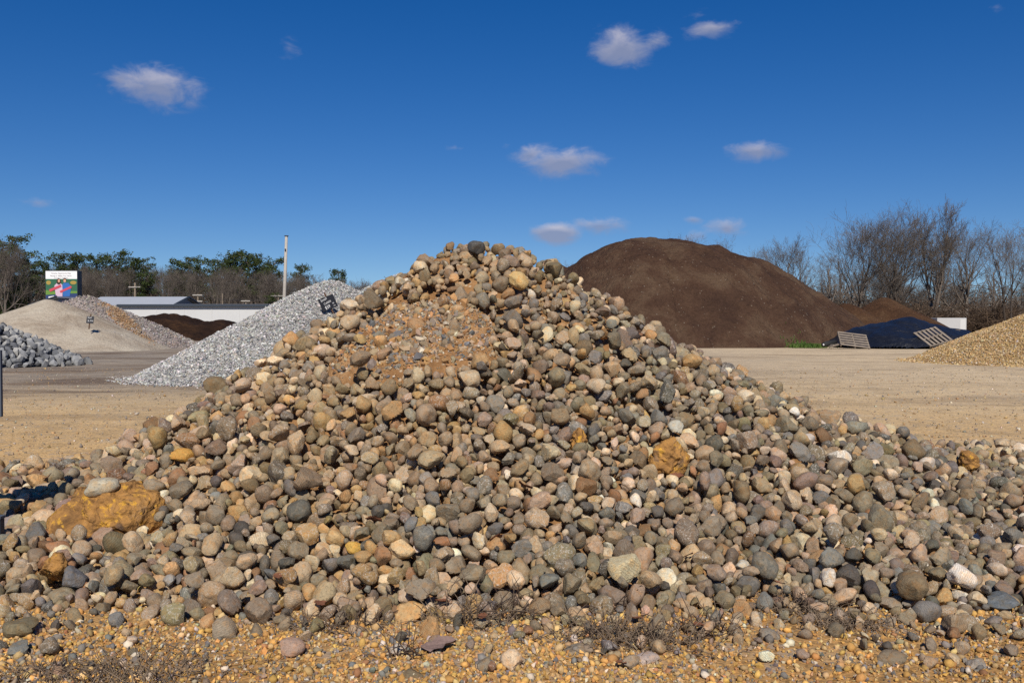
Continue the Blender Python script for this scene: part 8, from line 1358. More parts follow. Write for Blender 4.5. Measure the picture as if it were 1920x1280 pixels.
# grass at the foot of the huge mound
def blades(name, r, n, centre, rx, ry, h0, h1, zf, mat, parent=None, lean=.35, wd=.012):
    b = len
    x = centre[0] + r.normal(0, rx * .5, n); y = centre[1] + r.normal(0, ry * .5, n); z = zf(x, y)
    h = r.uniform(h0, h1, n); a = r.uniform(0, 6.28, n); l = r.normal(0, lean, (n, 2)) * h[:, None]
    dx, dy = np.cos(a) * wd, np.sin(a) * wd
    p0 = np.stack([x - dx, y - dy, z], 1); p1 = np.stack([x + dx, y + dy, z], 1)
    m0 = np.stack([x - dx * .7 + l[:, 0] * .4, y - dy * .7 + l[:, 1] * .4, z + h * .55], 1); m1 = np.stack([x + dx * .7 + l[:, 0] * .4, y + dy * .7 + l[:, 1] * .4, z + h * .55], 1)
    t0 = np.stack([x + l[:, 0], y + l[:, 1], z + h * .95], 1)
    V = np.stack([p0, p1, m0, m1, t0], 1).reshape(-1, 3); o = (np.arange(n) * 5)[:, None, None]
    Fc = (np.array([[0, 1, 3], [0, 3, 2], [2, 3, 4]])[None] + o).reshape(-1, 3)
    return link(name, fast_mesh(name, V, Fc, mat, True), parent)
gp = P(1522, 645, 55.2)
r = np.random.RandomState(3)
tag(blades('grass', r, 2600, (gp.x, gp.y + .9), .9, .9, .05, .32, lambda x, y: np.maximum(big_mound(x, y), 0), M['grass'], wd=.03), 'bright green grass patch at the foot of the huge mound', 'grass', kind='stuff')


# ------------------------------------------------------------------ trees
def branch_set(seed, H, spread=.55, crown0=.28, dens=1.0, trunk_r=None, up=.25, fork=False):
    """skeleton of a bare deciduous tree -> (trunk and limbs, twigs) as MB"""
    r = random.Random(seed); A, B = MB(), MB(); tr = trunk_r or H * .028
    def grow(p, d, L, rad, lev):
        n = (7, 5, 4, 3, 2)[lev]; pts = [p.copy()]; rr = [rad]; q = p.copy(); d = d.copy()
        for k in range(n):
            j = (.05, .09, .13, .18, .24)[lev]
            d = (d + Vector((r.gauss(0, j), r.gauss(0, j), r.gauss(0, j) + (up * .38 if lev else .03)))).normalized()
            q = q + d * (L / n); pts.append(q.copy()); rr.append(max(rad * (1 - .8 * (k + 1) / n), .007))
        (A if lev < 2 else B).tube(pts, rr, (7, 5, 4, 3, 3)[lev], cap=lev < 2)
        if lev == 4: return
        m = int(((12, 7, 6, 5)[lev] * dens) * r.uniform(.8, 1.2)) + (0 if lev else 1)
        for k in range(m):
            t = (crown0 + (1 - crown0) * ((k + r.random()) / m)) if lev == 0 else r.uniform(.22, 1.0)
            i = min(int(t * n), n - 1); f = t * n - i
            o = pts[i].lerp(pts[i + 1], f); dd = (pts[i + 1] - pts[i]).normalized()
            ang = r.uniform(.35, .85) * (1.0 if lev else 1.15 - .5 * t); ph = r.uniform(0, 6.283)
            a = dd.orthogonal().normalized(); a.rotate(Matrix.Rotation(ph, 3, dd))
            nd = dd * math.cos(ang) + a * math.sin(ang)
            if lev == 0: nd.z = max(nd.z, .12)
            ln = L * ((spread * (1.15 - .6 * t)) if lev == 0 else r.uniform(.45, .7))
            grow(o, nd, ln, max(rr[i] * (.5 if lev == 0 else .55), .009), lev + 1)
    if fork:
        for s in (-1, 1): grow(Vector((s * .12, 0, 0)), Vector((s * .22, r.uniform(-.1, .1), 1)).normalized(), H * .92, tr * .8, 0)
    else: grow(Vector((0, 0, 0)), Vector((r.gauss(0, .03), r.gauss(0, .03), 1)).normalized(), H * .86, tr, 0)
    return A, B


BARE = []
for sd, sp_, c0, dn, up_, fk in ((1, .66, .2, 1.0, .25, False), (2, .78, .16, 1.1, .2, False), (3, .6, .22, 1.0, .3, False), (4, .4, .3, .9, .35, True), (5, .72, .18, 1.05, .2, True), (6, .4, .35, .75, .4, False)):
    A_, B_ = branch_set(sd, 10.0, sp_, c0, dn, None, up_, fk)
    BARE.append((A_.mesh('trunk', M['bark'], True), B_.mesh('crown', M['twig'], True), max(v[2] for v in B_.v)))
A_, B_ = branch_set(12, 10.0, .6, .42, .8, .2, .25, True)
BARE.append((A_.mesh('trunk', M['barkdark'], True), B_.mesh('crown', M['twig'], True), max(v[2] for v in B_.v)))


def bare_tree(v, base, H, rz, wide, label, group=None):
    root = empty('bare_tree', base, rz); t_, c_, top = BARE[v]; s = H / top; root.scale = (s * wide, s * wide, s)
    link('trunk', t_, root); link('crown', c_, root)
    return tag(root, label, 'tree', group)


def pine_mesh(seed, H, c0, wid, n_br=46):
    r = random.Random(seed); A = MB(); V = []; Fc = []
    pts = [Vector((r.gauss(0, .05) * k, r.gauss(0, .05) * k, H * k / 8)) for k in range(9)]
    A.tube(pts, [H * .017 * (1 - .85 * k / 8) for k in range(9)], 7)
    for b in range(n_br):
        t = c0 + (1 - c0) * (b + r.random()) / n_br; z = H * t * .985
        L = wid * H * (.25 + .75 * math.sin(math.pi * min(1, (1 - t) / (1 - c0) * .62 + .12))) * r.uniform(.6, 1.15)
        ph = r.uniform(0, 6.283); i = min(int(t * 8), 7); o = pts[i].lerp(pts[i + 1], t * 8 - i)
        e = o + Vector((math.cos(ph) * L, math.sin(ph) * L, L * r.uniform(-.1, .45)))
        A.tube([o, o.lerp(e, .5) + Vector((0, 0, .06 * L)), e], [H * .004, H * .003, H * .0012], 4, False)
        for c in range(r.randint(2, 4)):
            cc = o.lerp(e, r.uniform(.4, 1.05)) + Vector((r.gauss(0, .12), r.gauss(0, .12), r.gauss(0, .1))) * L * .6
            R_ = H * .05 * r.uniform(.6, 1.2)
            for k in range(34):
                d = Vector((r.gauss(0, 1), r.gauss(0, 1), r.gauss(0, .62))); d = d * (R_ / max(d.length, .3) * r.uniform(.5, 1.1))
                q = cc + d; n = Vector((r.gauss(0, 1), r.gauss(0, 1), r.gauss(0, 1))).normalized(); u = n.orthogonal().normalized() * R_ * r.uniform(.14, .3); w_ = n.cross(u) * r.uniform(.35, .8)
                bI = len(V); V.extend([tuple(q - u), tuple(q + w_), tuple(q + u), tuple(q - w_)]); Fc.append([bI, bI + 1, bI + 2, bI + 3])
    return A.mesh('trunk', M['bark'], True), fast_mesh('crown', np.array(V), np.array(Fc), M['pine'], False)
PINES = [pine_mesh(1, 10, .42, .20), pine_mesh(2, 10, .3, .24, 60), pine_mesh(3, 10, .55, .2, 36), pine_mesh(4, 10, .18, .22, 66)]


def pine_tree(v, base, H, rz, wide, label, group='pines along the left wood'):
    root = empty('pine_tree', base, rz); s = H / 10.0; root.scale = (s * wide, s * wide, s)
    link('trunk', PINES[v][0], root); link('crown', PINES[v][1], root)
    return tag(root, label, 'tree', group)


def top_h(py, Y): return P(960, py, Y).z
def at(px, Y): q = P(px, 600, Y); return Vector((q.x, q.y, -.05))

# right-hand wood: px, top py, distance, variant, widening, label
for px, py, Y, v, wd, lab in [
    (1432, 446, 104, 0, .8, 'small bare tree just right of the huge mound'),
    (1500, 432, 100, 2, 1.0, 'bare tree with a rounded top left of the tallest group'),
    (1558, 470, 94, 5, 1.0, 'slim bare tree behind the brown mulch ridge'),
    (1608, 378, 98, 1, 1.15, 'broad tall bare tree with a wide crown, left of the tallest group'),
    (1685, 374, 100, 4, 1.0, 'broad tall bare tree in the middle of the right wood'),
    (1752, 366, 96, 3, .9, 'tallest slender bare tree with twin trunks'),
    (1812, 405, 98, 2, .95, 'bare tree right of the twin-trunked one'),
    (1890, 404, 84, 6, 1.0, 'dark forked bare tree at the right edge'),
    (1945, 398, 92, 0, 1.1, 'bare tree cut off by the right edge'),
    (1252, 430, 118, 0, .55, 'little bare treetop over the crest of the huge mound'),
    (1300, 436, 118, 5, .8, 'left one of two thin treetops over the huge mound'),
    (1328, 434, 118, 6, .7, 'right one of two thin treetops over the huge mound'),
    (1050, 478, 116, 3, .6, 'small bare treetop between the stone pile and huge mound')]:
    bare_tree(v, at(px, Y), top_h(py, Y), px * .7, wd, lab, 'bare trees on the right')
r = random.Random(8)
for k in range(30):
    px = 1390 + k * 19 + r.uniform(-9, 9); Y = r.uniform(106, 135); py = r.uniform(472, 545)
    bare_tree(r.choice([0, 1, 2, 3, 5]), at(px, Y), top_h(py, Y), r.uniform(0, 6), r.uniform(.8, 1.2), 'lower bare tree in the right wood, %s' % ('left of the broad tall trees' if px < 1560 else ('behind the broad tall trees' if px < 1720 else ('behind the twin-trunked tree' if px < 1800 else 'near the right edge'))), 'back row of the right wood')

# left-hand wood
r = random.Random(4)
PINE_AT = [(22, 448, 118, 1, 1.15, 'big dark pine at the extreme left'), (52, 478, 122, 3, 1.2, 'dark pine behind the left side of the billboard'), (0, 470, 112, 3, 1.2, 'dark pine cut off by the left edge'),
    (84, 490, 150, 2, 1.0, 'small pine left above the billboard'), (124, 476, 150, 2, 1.1, 'open-crowned pine above the billboard'), (144, 478, 152, 2, .9, 'open-crowned pine just right of the billboard top'),
    (175, 484, 165, 0, 1.0, 'pine midway between billboard and crossarm pole'), (228, 476, 160, 1, 1.1, 'round-topped pine left of the crossarm pole'),
    (248, 486, 150, 1, 1.3, 'full green pine behind the crossarm pole'), (282, 510, 148, 3, 1.1, 'low full pine right of the crossarm pole'), (326, 516, 148, 3, 1.0, 'low pine over the gabled roof'),
    (352, 486, 165, 1, 1.1, 'dark round pine right of the gable'), (374, 492, 158, 3, 1.1, 'green pine behind the gable end'), (402, 486, 165, 2, 1.1, 'pine with a tufted crown, second left of the tall pole group'),
    (422, 492, 160, 0, 1.1, 'pine under the tallest tufted one'), (443, 474, 160, 0, 1.0, 'tallest tufted pine left of the tall bare pole'), (468, 478, 158, 0, 1.1, 'tall pine beside the tallest tufted one'), (484, 480, 160, 1, 1.1, 'dense pine next to the tall bare pole'),
    (508, 488, 165, 0, 1.0, 'pine just left of the tall bare pole'), (512, 552, 128, 3, 1.0, 'small bushy pine at the foot of the tall pole'), (562, 497, 175, 2, .9, 'pine poking up right of the tall pole'), (636, 506, 185, 2, 1.0, 'lone pine over the peak of the white gravel')]
for k, (px, py, Y, v, wd, lab) in enumerate(PINE_AT):
    pine_tree(v, at(px, Y), top_h(py, Y), k * 1.7, wd, lab)
bare_tree(0, at(8, 108), top_h(432, 108), .4, .9, 'tall grey bare tree at the extreme left', 'bare trees on the left')
bare_tree(2, at(34, 112), top_h(452, 112), 2.4, .7, 'thin bare tree right of the one at the left edge', 'bare trees on the left')
for k in range(68):
    px = 45 + k * 10.6 + r.uniform(-9, 9); Y = r.choice([r.uniform(138, 150), r.uniform(165, 195)])
    py = np.interp(px, [60, 200, 350, 520, 620, 760], [492, 486, 492, 496, 510, 520]) + r.uniform(-4, 16)
    bare_tree(r.choice([0, 1, 2, 3, 5]), at(px, Y), top_h(py, Y), r.uniform(0, 6), r.uniform(.7, 1.1), 'grey bare tree of the left wood %s' % ('above the billboard and sand pile' if px < 200 else ('above the gabled roof' if px < 380 else ('left of the tall bare pole' if px < 535 else 'right of the tall bare pole'))), 'bare trees of the left wood')


# undergrowth: masses of bare shrubs, each wood one object
def shrub(seed, H):
    r_ = random.Random(seed); B = MB()
    for k in range(15):
        d = Vector((r_.gauss(0, .45), r_.gauss(0, .45), 1)).normalized(); p = Vector((r_.gauss(0, .35), r_.gauss(0, .35), 0)); L = H * r_.uniform(.5, 1)
        pts = [p]
        for j in range(3): d = (d + Vector((r_.gauss(0, .22), r_.gauss(0, .22), r_.gauss(0, .12)))).normalized(); pts.append(pts[-1] + d * L / 3)
        B.tube(pts, [.034, .027, .02, .013], 3, False)
        for j in range(5):
            q = pts[r_.randint(1, 2)].lerp(pts[r_.randint(2, 3)], r_.random()); dd = Vector((r_.gauss(0, 1), r_.gauss(0, 1), r_.gauss(.4, .6))).normalized()
            B.tube([q, q + dd * L * r_.uniform(.18, .45)], [.02, .012], 3, False)
    return np.array(B.v), np.array(B.f)
SHR = [shrub(s, 3.2) for s in range(4)]


def thicket(name, label, n, fpos, seed, mat):
    r_ = np.random.RandomState(seed); Vs, Fs = [], []; off_ = 0
    for k in range(n):
        x, y, s = fpos(r_, k); v, f = SHR[r_.randint(4)]; a_ = r_.uniform(0, 6.28); c, q = math.cos(a_), math.sin(a_)
        vv = v @ np.array([[c, q, 0], [-q, c, 0], [0, 0, 1]]) * np.array([s * 1.25, s * 1.25, s]) + np.array([x, y, -.05])
        Vs.append(vv); Fs.append(f + off_); off_ += len(v)
    return tag(link(name, fast_mesh(name, np.concatenate(Vs), np.concatenate(Fs), mat, True)), label, 'undergrowth', kind='stuff')


def fp_right(r_, k):
    Y = r_.uniform(86, 108); px = r_.uniform(1360, 2010); return (px - 960) / F_PX * Y, Y, r_.uniform(.6, 1.6)
def fp_left(r_, k):
    px = r_.uniform(-40, 780); Y = (r_.uniform(118, 130) if px < 90 else r_.uniform(138, 176)); return (px - 960) / F_PX * Y, Y, r_.uniform(.9, 2.3)
thicket('undergrowth', 'dense brown leafless undergrowth below the bare trees on the right', 160, fp_right, 1, M['thicket'])
def fp_back(r_, k):
    Y = r_.uniform(112, 150); px = r_.uniform(1340, 2040); return (px - 960) / F_PX * Y, Y, r_.uniform(1.2, 2.6)
thicket('undergrowth', 'grey-brown leafless scrub standing further back in the right wood', 110, fp_back, 3, M['twig'])
thicket('undergrowth', 'dark leafless undergrowth below the pines on the left', 170, fp_left, 2, M['thicket'])

def fp_lback(r_, k):
    px = r_.uniform(-40, 800); Y = r_.uniform(185, 215); return (px - 960) / F_PX * Y, Y, r_.uniform(2.2, 3.6)
thicket('undergrowth', 'grey leafless scrub closing the back of the left wood', 90, fp_lback, 4, M['twig'])

# ------------------------------------------------------------------ buildings
def warehouse():
    Y = 100.0; a = P(226, 573, Y); b2 = P(800, 573, Y); zt = a.z
    root = empty('white_warehouse', ((a.x + b2.x) / 2, Y, 0)); cx = (a.x + b2.x) / 2; x0, x1 = a.x - cx, b2.x - cx
    MB().box(x0, x1, 0, 22, -.1, zt - .02).build('wall', M['whitewall'], root)
    MB().box(x0 - .3, x1 + .3, -.35, -.02, zt - .12, zt + .14).build('eave_trim', M['trim'], root)
    MB().prism([(x0 - .3, 0), (x1 + .3, 0), (x1 + .3, .12), (x0 - .3, .12)], 0, .01)
    m = MB(); m.v = [(x0 - .3, -.34, zt + .145), (x1 + .3, -.34, zt + .145), (x1 + .3, 11, zt + .36), (x0 - .3, 11, zt + .36), (x1 + .3, 22.3, zt + .145), (x0 - .3, 22.3, zt + .145), (x0 - .3, 11, zt + .1), (x1 + .3, 11, zt + .1)]
    m.f = [[0, 1, 2, 3], [3, 2, 4, 5], [0, 3, 5], [1, 4, 2], [0, 5, 4, 1]]; m.build('roof', M['greyroof'], root)
    k = x0 + .9
    while k < x1:
        MB().box(k - .03, k + .03, -.03, -.003, 0, zt - .14).build('panel_seam', M['whitewall'], root); k += 3.05
    tag(root, 'long low white metal warehouse with a dark eave behind the compost row', 'building')
    # gabled building behind
    Y = 124.0; p0 = P(196, 558, Y); p1 = P(352, 557, Y); e1 = P(334, 575, Y); H = p0.z; he = P(300, 575, Y).z
    root = empty('gabled_shed', (p0.x, Y, 0), -.06); L = p1.x - p0.x; hw = 5.2
    MB().box(0, L, -hw + .2, hw - .2, -.1, he - .02).build('wall', M['whitewall'], root)
    m = MB(); m.v = [(-.5, -hw, he), (L + .35, -hw, he), (L + .35, 0, H), (-.5, 0, H), (L + .35, hw, he), (-.5, hw, he)]
    m.f = [[0, 1, 2, 3], [3, 2, 4, 5]]
    o = m.build('roof', M['greyroof'], root); sm = o.modifiers.new('solid', 'SOLIDIFY'); sm.thickness = .12; sm.offset = 1
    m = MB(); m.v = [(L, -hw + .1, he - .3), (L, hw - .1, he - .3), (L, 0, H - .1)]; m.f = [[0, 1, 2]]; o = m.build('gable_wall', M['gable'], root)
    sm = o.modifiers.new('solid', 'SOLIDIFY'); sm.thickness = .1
    MB().tube([(L + .42, -hw - .1, he + .02), (L + .42, 0, H + .08), (L + .42, hw + .1, he + .02)], [.16, .16, .16], 4).build('barge_board', M['trim'], root)
    MB().box(-.6, L + .4, -hw - .12, -hw - .005, he - .16, he + .06).build('gutter', M['trim'], root)
    tag(root, 'grey gabled metal roof standing behind the white warehouse', 'building')
    # lean-to roof showing below the billboard
    Y = 74.0; a = P(60, 573, Y); b2 = P(112, 556, Y); root = empty('lean_to_shed', (a.x, Y, 0)); dx = b2.x - a.x
    m = MB(); m.v = [(-.1, -.4, a.z), (dx, -.4, b2.z), (dx, 5, b2.z), (-.1, 5, a.z)]; m.f = [[0, 1, 2, 3]]
    o = m.build('roof', M['greyroof'], root); sm = o.modifiers.new('solid', 'SOLIDIFY'); sm.thickness = .1; sm.offset = -1
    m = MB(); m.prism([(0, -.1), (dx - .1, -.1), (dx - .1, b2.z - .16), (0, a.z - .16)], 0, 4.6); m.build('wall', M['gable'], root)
    MB().tube([(-.12, -.46, a.z + .02), (dx, -.46, b2.z + .02)], [.07, .07], 4).build('barge_board', M['trim'], root)
    tag(root, 'small pale lean-to roof between the billboard and the sand pile', 'building')
warehouse()


# ------------------------------------------------------------------ signs and lettering
def text_mesh(txt, size, mat, squeeze=1.0, shear=0.0):
    cu = bpy.data.curves.new('txt', 'FONT'); cu.body = txt; cu.size = size; cu.align_x = 'CENTER'; cu.align_y = 'CENTER'; cu.shear = shear; cu.offset = size * -.004; cu.extrude = .002
    o = bpy.data.objects.new('txt', cu); COL.objects.link(o); me = bpy.data.meshes.new_from_object(o)
    bpy.data.objects.remove(o); me.materials.clear(); me.materials.append(mat)
    for v in me.vertices: v.co.x *= squeeze
    return me


def lettering(parent, txt, size, x, z, y, mat, squeeze=1.0, shear=0, tilt=0):
    o = link('lettering', text_mesh(txt, size, mat, squeeze, shear), parent); o.location = (x, y, z); o.rotation_euler = (math.pi / 2, -tilt, 0); return o


# price sign on the white gravel
Y = 23.5
while P(625, 590, Y).z > float(white_z(np.array(P(625, 590, Y).x), np.array(Y))) and Y < 30: Y += .03
sg = empty('price_sign', P(627, 591, Y)); o_ = Vector(sg.location); sg.rotation_euler = (.1, -.40, 0)
k_ = Y / F_PX
MB().box(-.022, .022, -.02, .02, -.12, .72).build('stake', M['stake'], sg)
bw, bh = 30 * k_, 25 * k_
MB().box(-bw / 2 - .02, bw / 2 - .02, -.045, -.022, .21, .21 + bh).build('board', M['board'], sg, bevel=.004)
lettering(sg, 'Small', .105, -.10, .21 + bh * .84, -.049, M['chalk'], .9, .2, .12)
lettering(sg, 'Cobble', .095, -.03, .21 + bh * .55, -.049, M['chalk'], .85, .2, .1)
lettering(sg, '$59', .135, -.075, .21 + bh * .22, -.049, M['chalk'], .8, .1, .08)
lettering(sg, '95', .06, .125, .21 + bh * .33, -.049, M['chalk'], .9, .1, .1)
lettering(sg, 'TN', .05, .13, .21 + bh * .14, -.049, M['chalk'], .9, .1, .1)
tag(sg, 'small black hand-lettered price sign tilted on a stake in the white gravel', 'sign')

# small sign on the sand pile
Y = 50.6; sg = empty('price_sign', P(168, 607, Y)); k_ = Y / F_PX; sg.rotation_euler = (-.2, .08, .15)
MB().box(-.03, .03, -.02, .02, -.3, .56).build('stake', M['stake'], sg)
MB().box(-.18, .2, -.05, -.022, 0.02, .42).build('board', M['board'], sg, bevel=.004)
for k in range(3): lettering(sg, ('Sand', '$', '/TN')[k], .12, (-.03, -.08, .08)[k], (.34, .16, .16)[k], -.054, M['chalk'], .9, .1, .05)
tag(sg, 'tiny black sign standing on the tan sand pile', 'sign')

# sign cut off by the left frame edge
base = ground_hit(-46, 1046); Y = base.y
sg = empty('yard_sign', base, .05)
MB().box(-.035, .035, -.03, .03, -.15, 1.62).build('stake', M['stake'], sg)
e1 = P(7.5, 656, Y) - base; e0 = P(7.5, 780, Y) - base
MB().box(e1.x - .62, e1.x, -.062, -.032, e0.z, e1.z).build('board', M['slate'], sg, bevel=.004)
lettering(sg, 'R', .12, e1.x - .072, (e0.z * .52 + e1.z * .48) + .01, -.067, M['chalk'], 1.0, .1, 0)
MB().box(-.12, .12, -.05, .05, -.1, .13).build('footing', M['trim'], sg)
tag(sg, 'slate-grey sign board on a stake cut off by the left edge', 'sign')
# stub of a post at the very edge
q = ground_hit(-2, 1052); root = empty('post_stub', q)
MB().box(-.03, .028, -.03, .03, -.1, .30).build('post', M['trim'], root, bevel=.004)
MB().box(-.034, .032, -.034, .034, .302, .325).build('cap', M['slate'], root, bevel=.004)
tag(root, 'short dark post with a pale cap at the left edge among the stones', 'post')


# billboard
def billboard():
    Y = 100.0; a, b2 = P(85.5, 508, Y), P(145, 564, Y); W = b2.x - a.x; Hh = a.z - b2.z; k = W / 59.5
    root = empty('billboard', ((a.x + b2.x) / 2, Y, 0)); z0 = b2.z; x0 = -W / 2; D = 1.05
    MB().box(x0 - .04, -x0 + .04, 0, D, z0 - .05, z0 + Hh + .04).build('cabinet', M['trim'], root, bevel=.02)
    MB().box(-.35, .35, .3, .8, -.2, z0 - .052).build('post', M['trim'], root)
    cm = lambda n, c: material(n, m_plain(c, .12, 2, 0), .7, .2)
    mw, mg, md, ml, mo, mb, mp, mr, ms, mh, mj, mbl = [cm('print_' + n, c) for n, c in (('white', (.78, .78, .78)), ('green', (.035, .12, .07)), ('dark', (.02, .05, .06)), ('lawn', (.13, .24, .05)), ('flowers', (.33, .24, .06)), ('blue', (.035, .13, .38)), ('pink', (.55, .4, .5)), ('red', (.5, .07, .1)), ('skin', (.55, .3, .2)), ('hair', (.05, .03, .02)), ('jeans', (.03, .05, .14)), ('grey', (.16, .17, .2)))]
    lay = [0]
    def px(x, y): return (x0 + (x - 85.5) * k, z0 + Hh - (y - 508) * k)
    def shape(name, pts, mat):
        lay[0] += 1; m = MB(); m.prism([px(*q) for q in pts], -.006 - lay[0] * .004, -.004 - (lay[0] - 1) * .004 if lay[0] > 1 else -.002); return m.build(name, mat, root)
    def blob(name, cx, cy, rx, ry, mat, n=14): return shape(name, [(cx + rx * math.cos(6.283 * q / n), cy + ry * math.sin(6.283 * q / n)) for q in range(n)][::-1], mat)
    shape('print_sheet', [(85.6, 508.2), (85.6, 563.8), (144.9, 563.8), (144.9, 508.2)], mg)
    shape('print_header', [(85.6, 508.2), (85.6, 523), (144.9, 523), (144.9, 508.2)], mw)
    shape('print_lawn', [(85.6, 544), (85.6, 553), (104, 552), (104, 547)], ml)
    shape('print_lawn', [(130, 546), (130, 550), (144.9, 550), (144.9, 546)], ml)
    blob('print_flowers', 91, 530, 4.5, 4, mo); blob('print_flowers', 138, 530, 6, 3.5, mo)
    shape('print_band', [(85.6, 553.5), (85.6, 563.8), (144.9, 563.8), (144.9, 550.5), (120, 552)], mj)
    shape('print_figure', [(102, 536), (105, 556), (117, 556), (118, 535), (114, 531.5), (106, 531.5)], mp)
    blob('print_hair', 110.5, 528, 4.3, 6, mh); blob('print_face', 110.8, 526.6, 2.1, 3, ms)
    shape('print_figure', [(117, 535), (118.5, 556), (131, 556), (134, 538), (129, 530.5), (120, 530.5)], mb)
    blob('print_hair', 122, 524.5, 3.1, 3.4, mh); blob('print_face', 122, 526.4, 2.5, 3.2, ms)
    shape('print_board', [(92, 543), (94, 547.5), (115.5, 538), (114.5, 533.5)], mr)
    shape('print_board', [(112, 546), (114, 549.5), (135.5, 539.5), (134, 536)], mr)
    shape('print_label', [(91, 556.5), (91, 561.5), (101.5, 560.5), (101.5, 555)], mw)
    yy = -.012 - lay[0] * .004
    for tx, x, y, s in (('Honesty, Experienced Help', 115, 512, 3.4), ('Buying or Selling Your Home', 115, 516.8, 3.4), ('Call today for a home value', 115, 520.6, 2.4)):
        q = px(x, y); lettering(root, tx, s * k, q[0], q[1], yy, mbl, 1.0)
    tag(root, 'billboard with a white header and a couple holding red boards', 'billboard')
billboard()


# ------------------------------------------------------------------ poles and wires
def pole(label, px0, py0, px1, py1, Y, rad, mat, arms=(), extra=None):
    t_ = P(px1, py1, Y); b_ = at(px0, Y); root = empty('utility_pole', b_); v = t_ - b_
    MB().tube([(0, 0, -.2), tuple(v * .5), tuple(v)], [rad * 1.15, rad, rad * .8], 10).build('shaft', mat, root, True)
    for z, w_ in arms: MB().box(v.x - w_, v.x + w_, -.22, -.1, z - .07, z + .07).build('crossarm', M['pole'], root)
    if extra: extra(root, v)
    return tag(root, label, 'pole')
def tall_extra(root, v):
    MB().tube([tuple(v * .86 + Vector((.0, -.13, 0))), tuple(v * .88 + Vector((.0, -.2, 0)))], [.05, .05], 8).build('bracket', M['trim'], root)
    MB().box(v.x - .14, v.x + .14, v.y - .14, v.y + .14, v.z, v.z + .06).build('cap', M['trim'], root)
pole('tall pale bare wooden pole behind the white gravel', 530, 600, 537, 443, 72, .135, M['pole'], (), tall_extra)
pole('brown utility pole with a pale crossarm behind the gabled roof', 253, 600, 253, 530, 132, .16, M['darkpole'], ((P(253, 537.5, 132).z, .85),))
pole('utility pole with two crossarms right of the gable', 371, 600, 371, 551, 130, .12, M['darkpole'], ((P(371, 552.5, 130).z, .7), (P(371, 564, 130).z, .7)))
def can(root, v):
    MB().tube([tuple(v * .66 + Vector((.35, -.2, -.25))), tuple(v * .66 + Vector((.35, -.2, .3)))], [.2, .2], 12).build('transformer', M['carwhite'], root, True)
pole('thin pole carrying a white transformer can above the warehouse', 417, 600, 417, 550, 130, .09, M['darkpole'], (), can)
pole('low utility pole with one crossarm above the warehouse', 461, 600, 461, 562, 130, .1, M['darkpole'], ((P(461, 563.5, 130).z, .65),))
pole('utility pole with a crossarm behind the tall bare pole', 522, 600, 522, 552, 132, .1, M['darkpole'], ((P(522, 554, 132).z, 1.1),))
def wire(label, pts):
    out = []
    for (a, b2) in zip(pts[:-1], pts[1:]):
        for s in range(8):
            t = s / 8; q = a.lerp(b2, t); q.z -= .5 * 4 * t * (1 - t) * .6; out.append(q)
    out.append(pts[-1]); m = MB().tube(out, [.014] * len(out), 3, False)
    tag(m.build('power_line', M['trim']), label, 'wire')
wire('upper power line sagging between the far poles', [P(253, 537, 131.8), P(371, 552, 129.8), P(461, 563, 129.8), P(522, 554, 131.8), P(700, 548, 140)])
wire('lower power line strung between the far poles', [P(371, 564, 129.8), P(417, 560, 129.8), P(522, 556, 131.6)])

# far white van
vp = at(18, 116); root = empty('parked_van', vp, .5)
m = MB(); m.prism([(-2.3, .35), (2.3, .35), (2.35, 1.0), (1.9, 1.15), (1.2, 1.95), (-2.25, 1.95)], -.9, .9); m.build('body', M['carwhite'], root, bevel=.05)
MB().prism([(1.22, 1.22), (1.80, 1.2), (1.28, 1.8), (1.1, 1.8)], -.915, -.902).build('side_window', M['glass'], root)
m = MB(); m.v = [(1.93, -.75, 1.2), (1.93, .75, 1.2), (1.32, .7, 1.88), (1.32, -.7, 1.88)]; m.f = [[0, 1, 2, 3]]; m.build('windscreen', M['glass'], root)
for sx in (-1.4, 1.4):
    for sy in (-.86, .86):
        wq = MB().tube([(sx, sy - .11, .34), (sx, sy + .11, .34)], [.34, .34], 16).build('wheel', M['rubber'], root)
for sy in (-.6, .6): MB().box(2.33, 2.37, sy - .15, sy + .15, .72, .9).build('headlight', M['glass'], root)
tag(root, 'distant white van parked by the wood at the far left', 'van')

# ------------------------------------------------------------------ dry weeds and dead leaves at the foot
def weed(px, py, spread, height, n, label, r_, sub=True):
    p = hit(px, py); p.z = max(0, surf(p.x, p.y) - .05) if p.z > .12 else -.02
    root = empty('dry_weeds', p); B = MB()
    for k in range(int(n * 1.15)):
        o = Vector((r_.gauss(0, spread), r_.gauss(0, spread * .5), 0)); d = Vector((r_.gauss(0, .75), r_.gauss(-.1, .55), abs(r_.gauss(.75, .45)) + .05)).normalized(); L = height * r_.uniform(.35, 1.1); pts = [o]
        for j in range(5):
            d = (d + Vector((r_.gauss(0, .22), r_.gauss(0, .22), r_.gauss(-.1, .18)))).normalized(); pts.append(pts[-1] + d * L / 5)
            if pts[-1].z < .01: pts[-1].z = .01 + r_.random() * .02
        B.tube(pts, [.0036, .0034, .003, .0026, .0022, .0016], 3, False)
        if sub and r_.random() < .5:
            for j in range(3):
                q = pts[r_.randint(2, 4)]; e = q + Vector((r_.gauss(0, 1), r_.gauss(0, 1), r_.gauss(.3, .6))).normalized() * L * .25
                B.tube([q, q.lerp(e, .5) + Vector((0, 0, .006)), e], [.0024, .002, .0014], 3, False)
    B.build('stems', M['drygrass' if sub else 'deadstem'], root, True)
    tag(root, label, 'weeds', 'dry weeds at the foot of the pile')
r_ = random.Random(17)
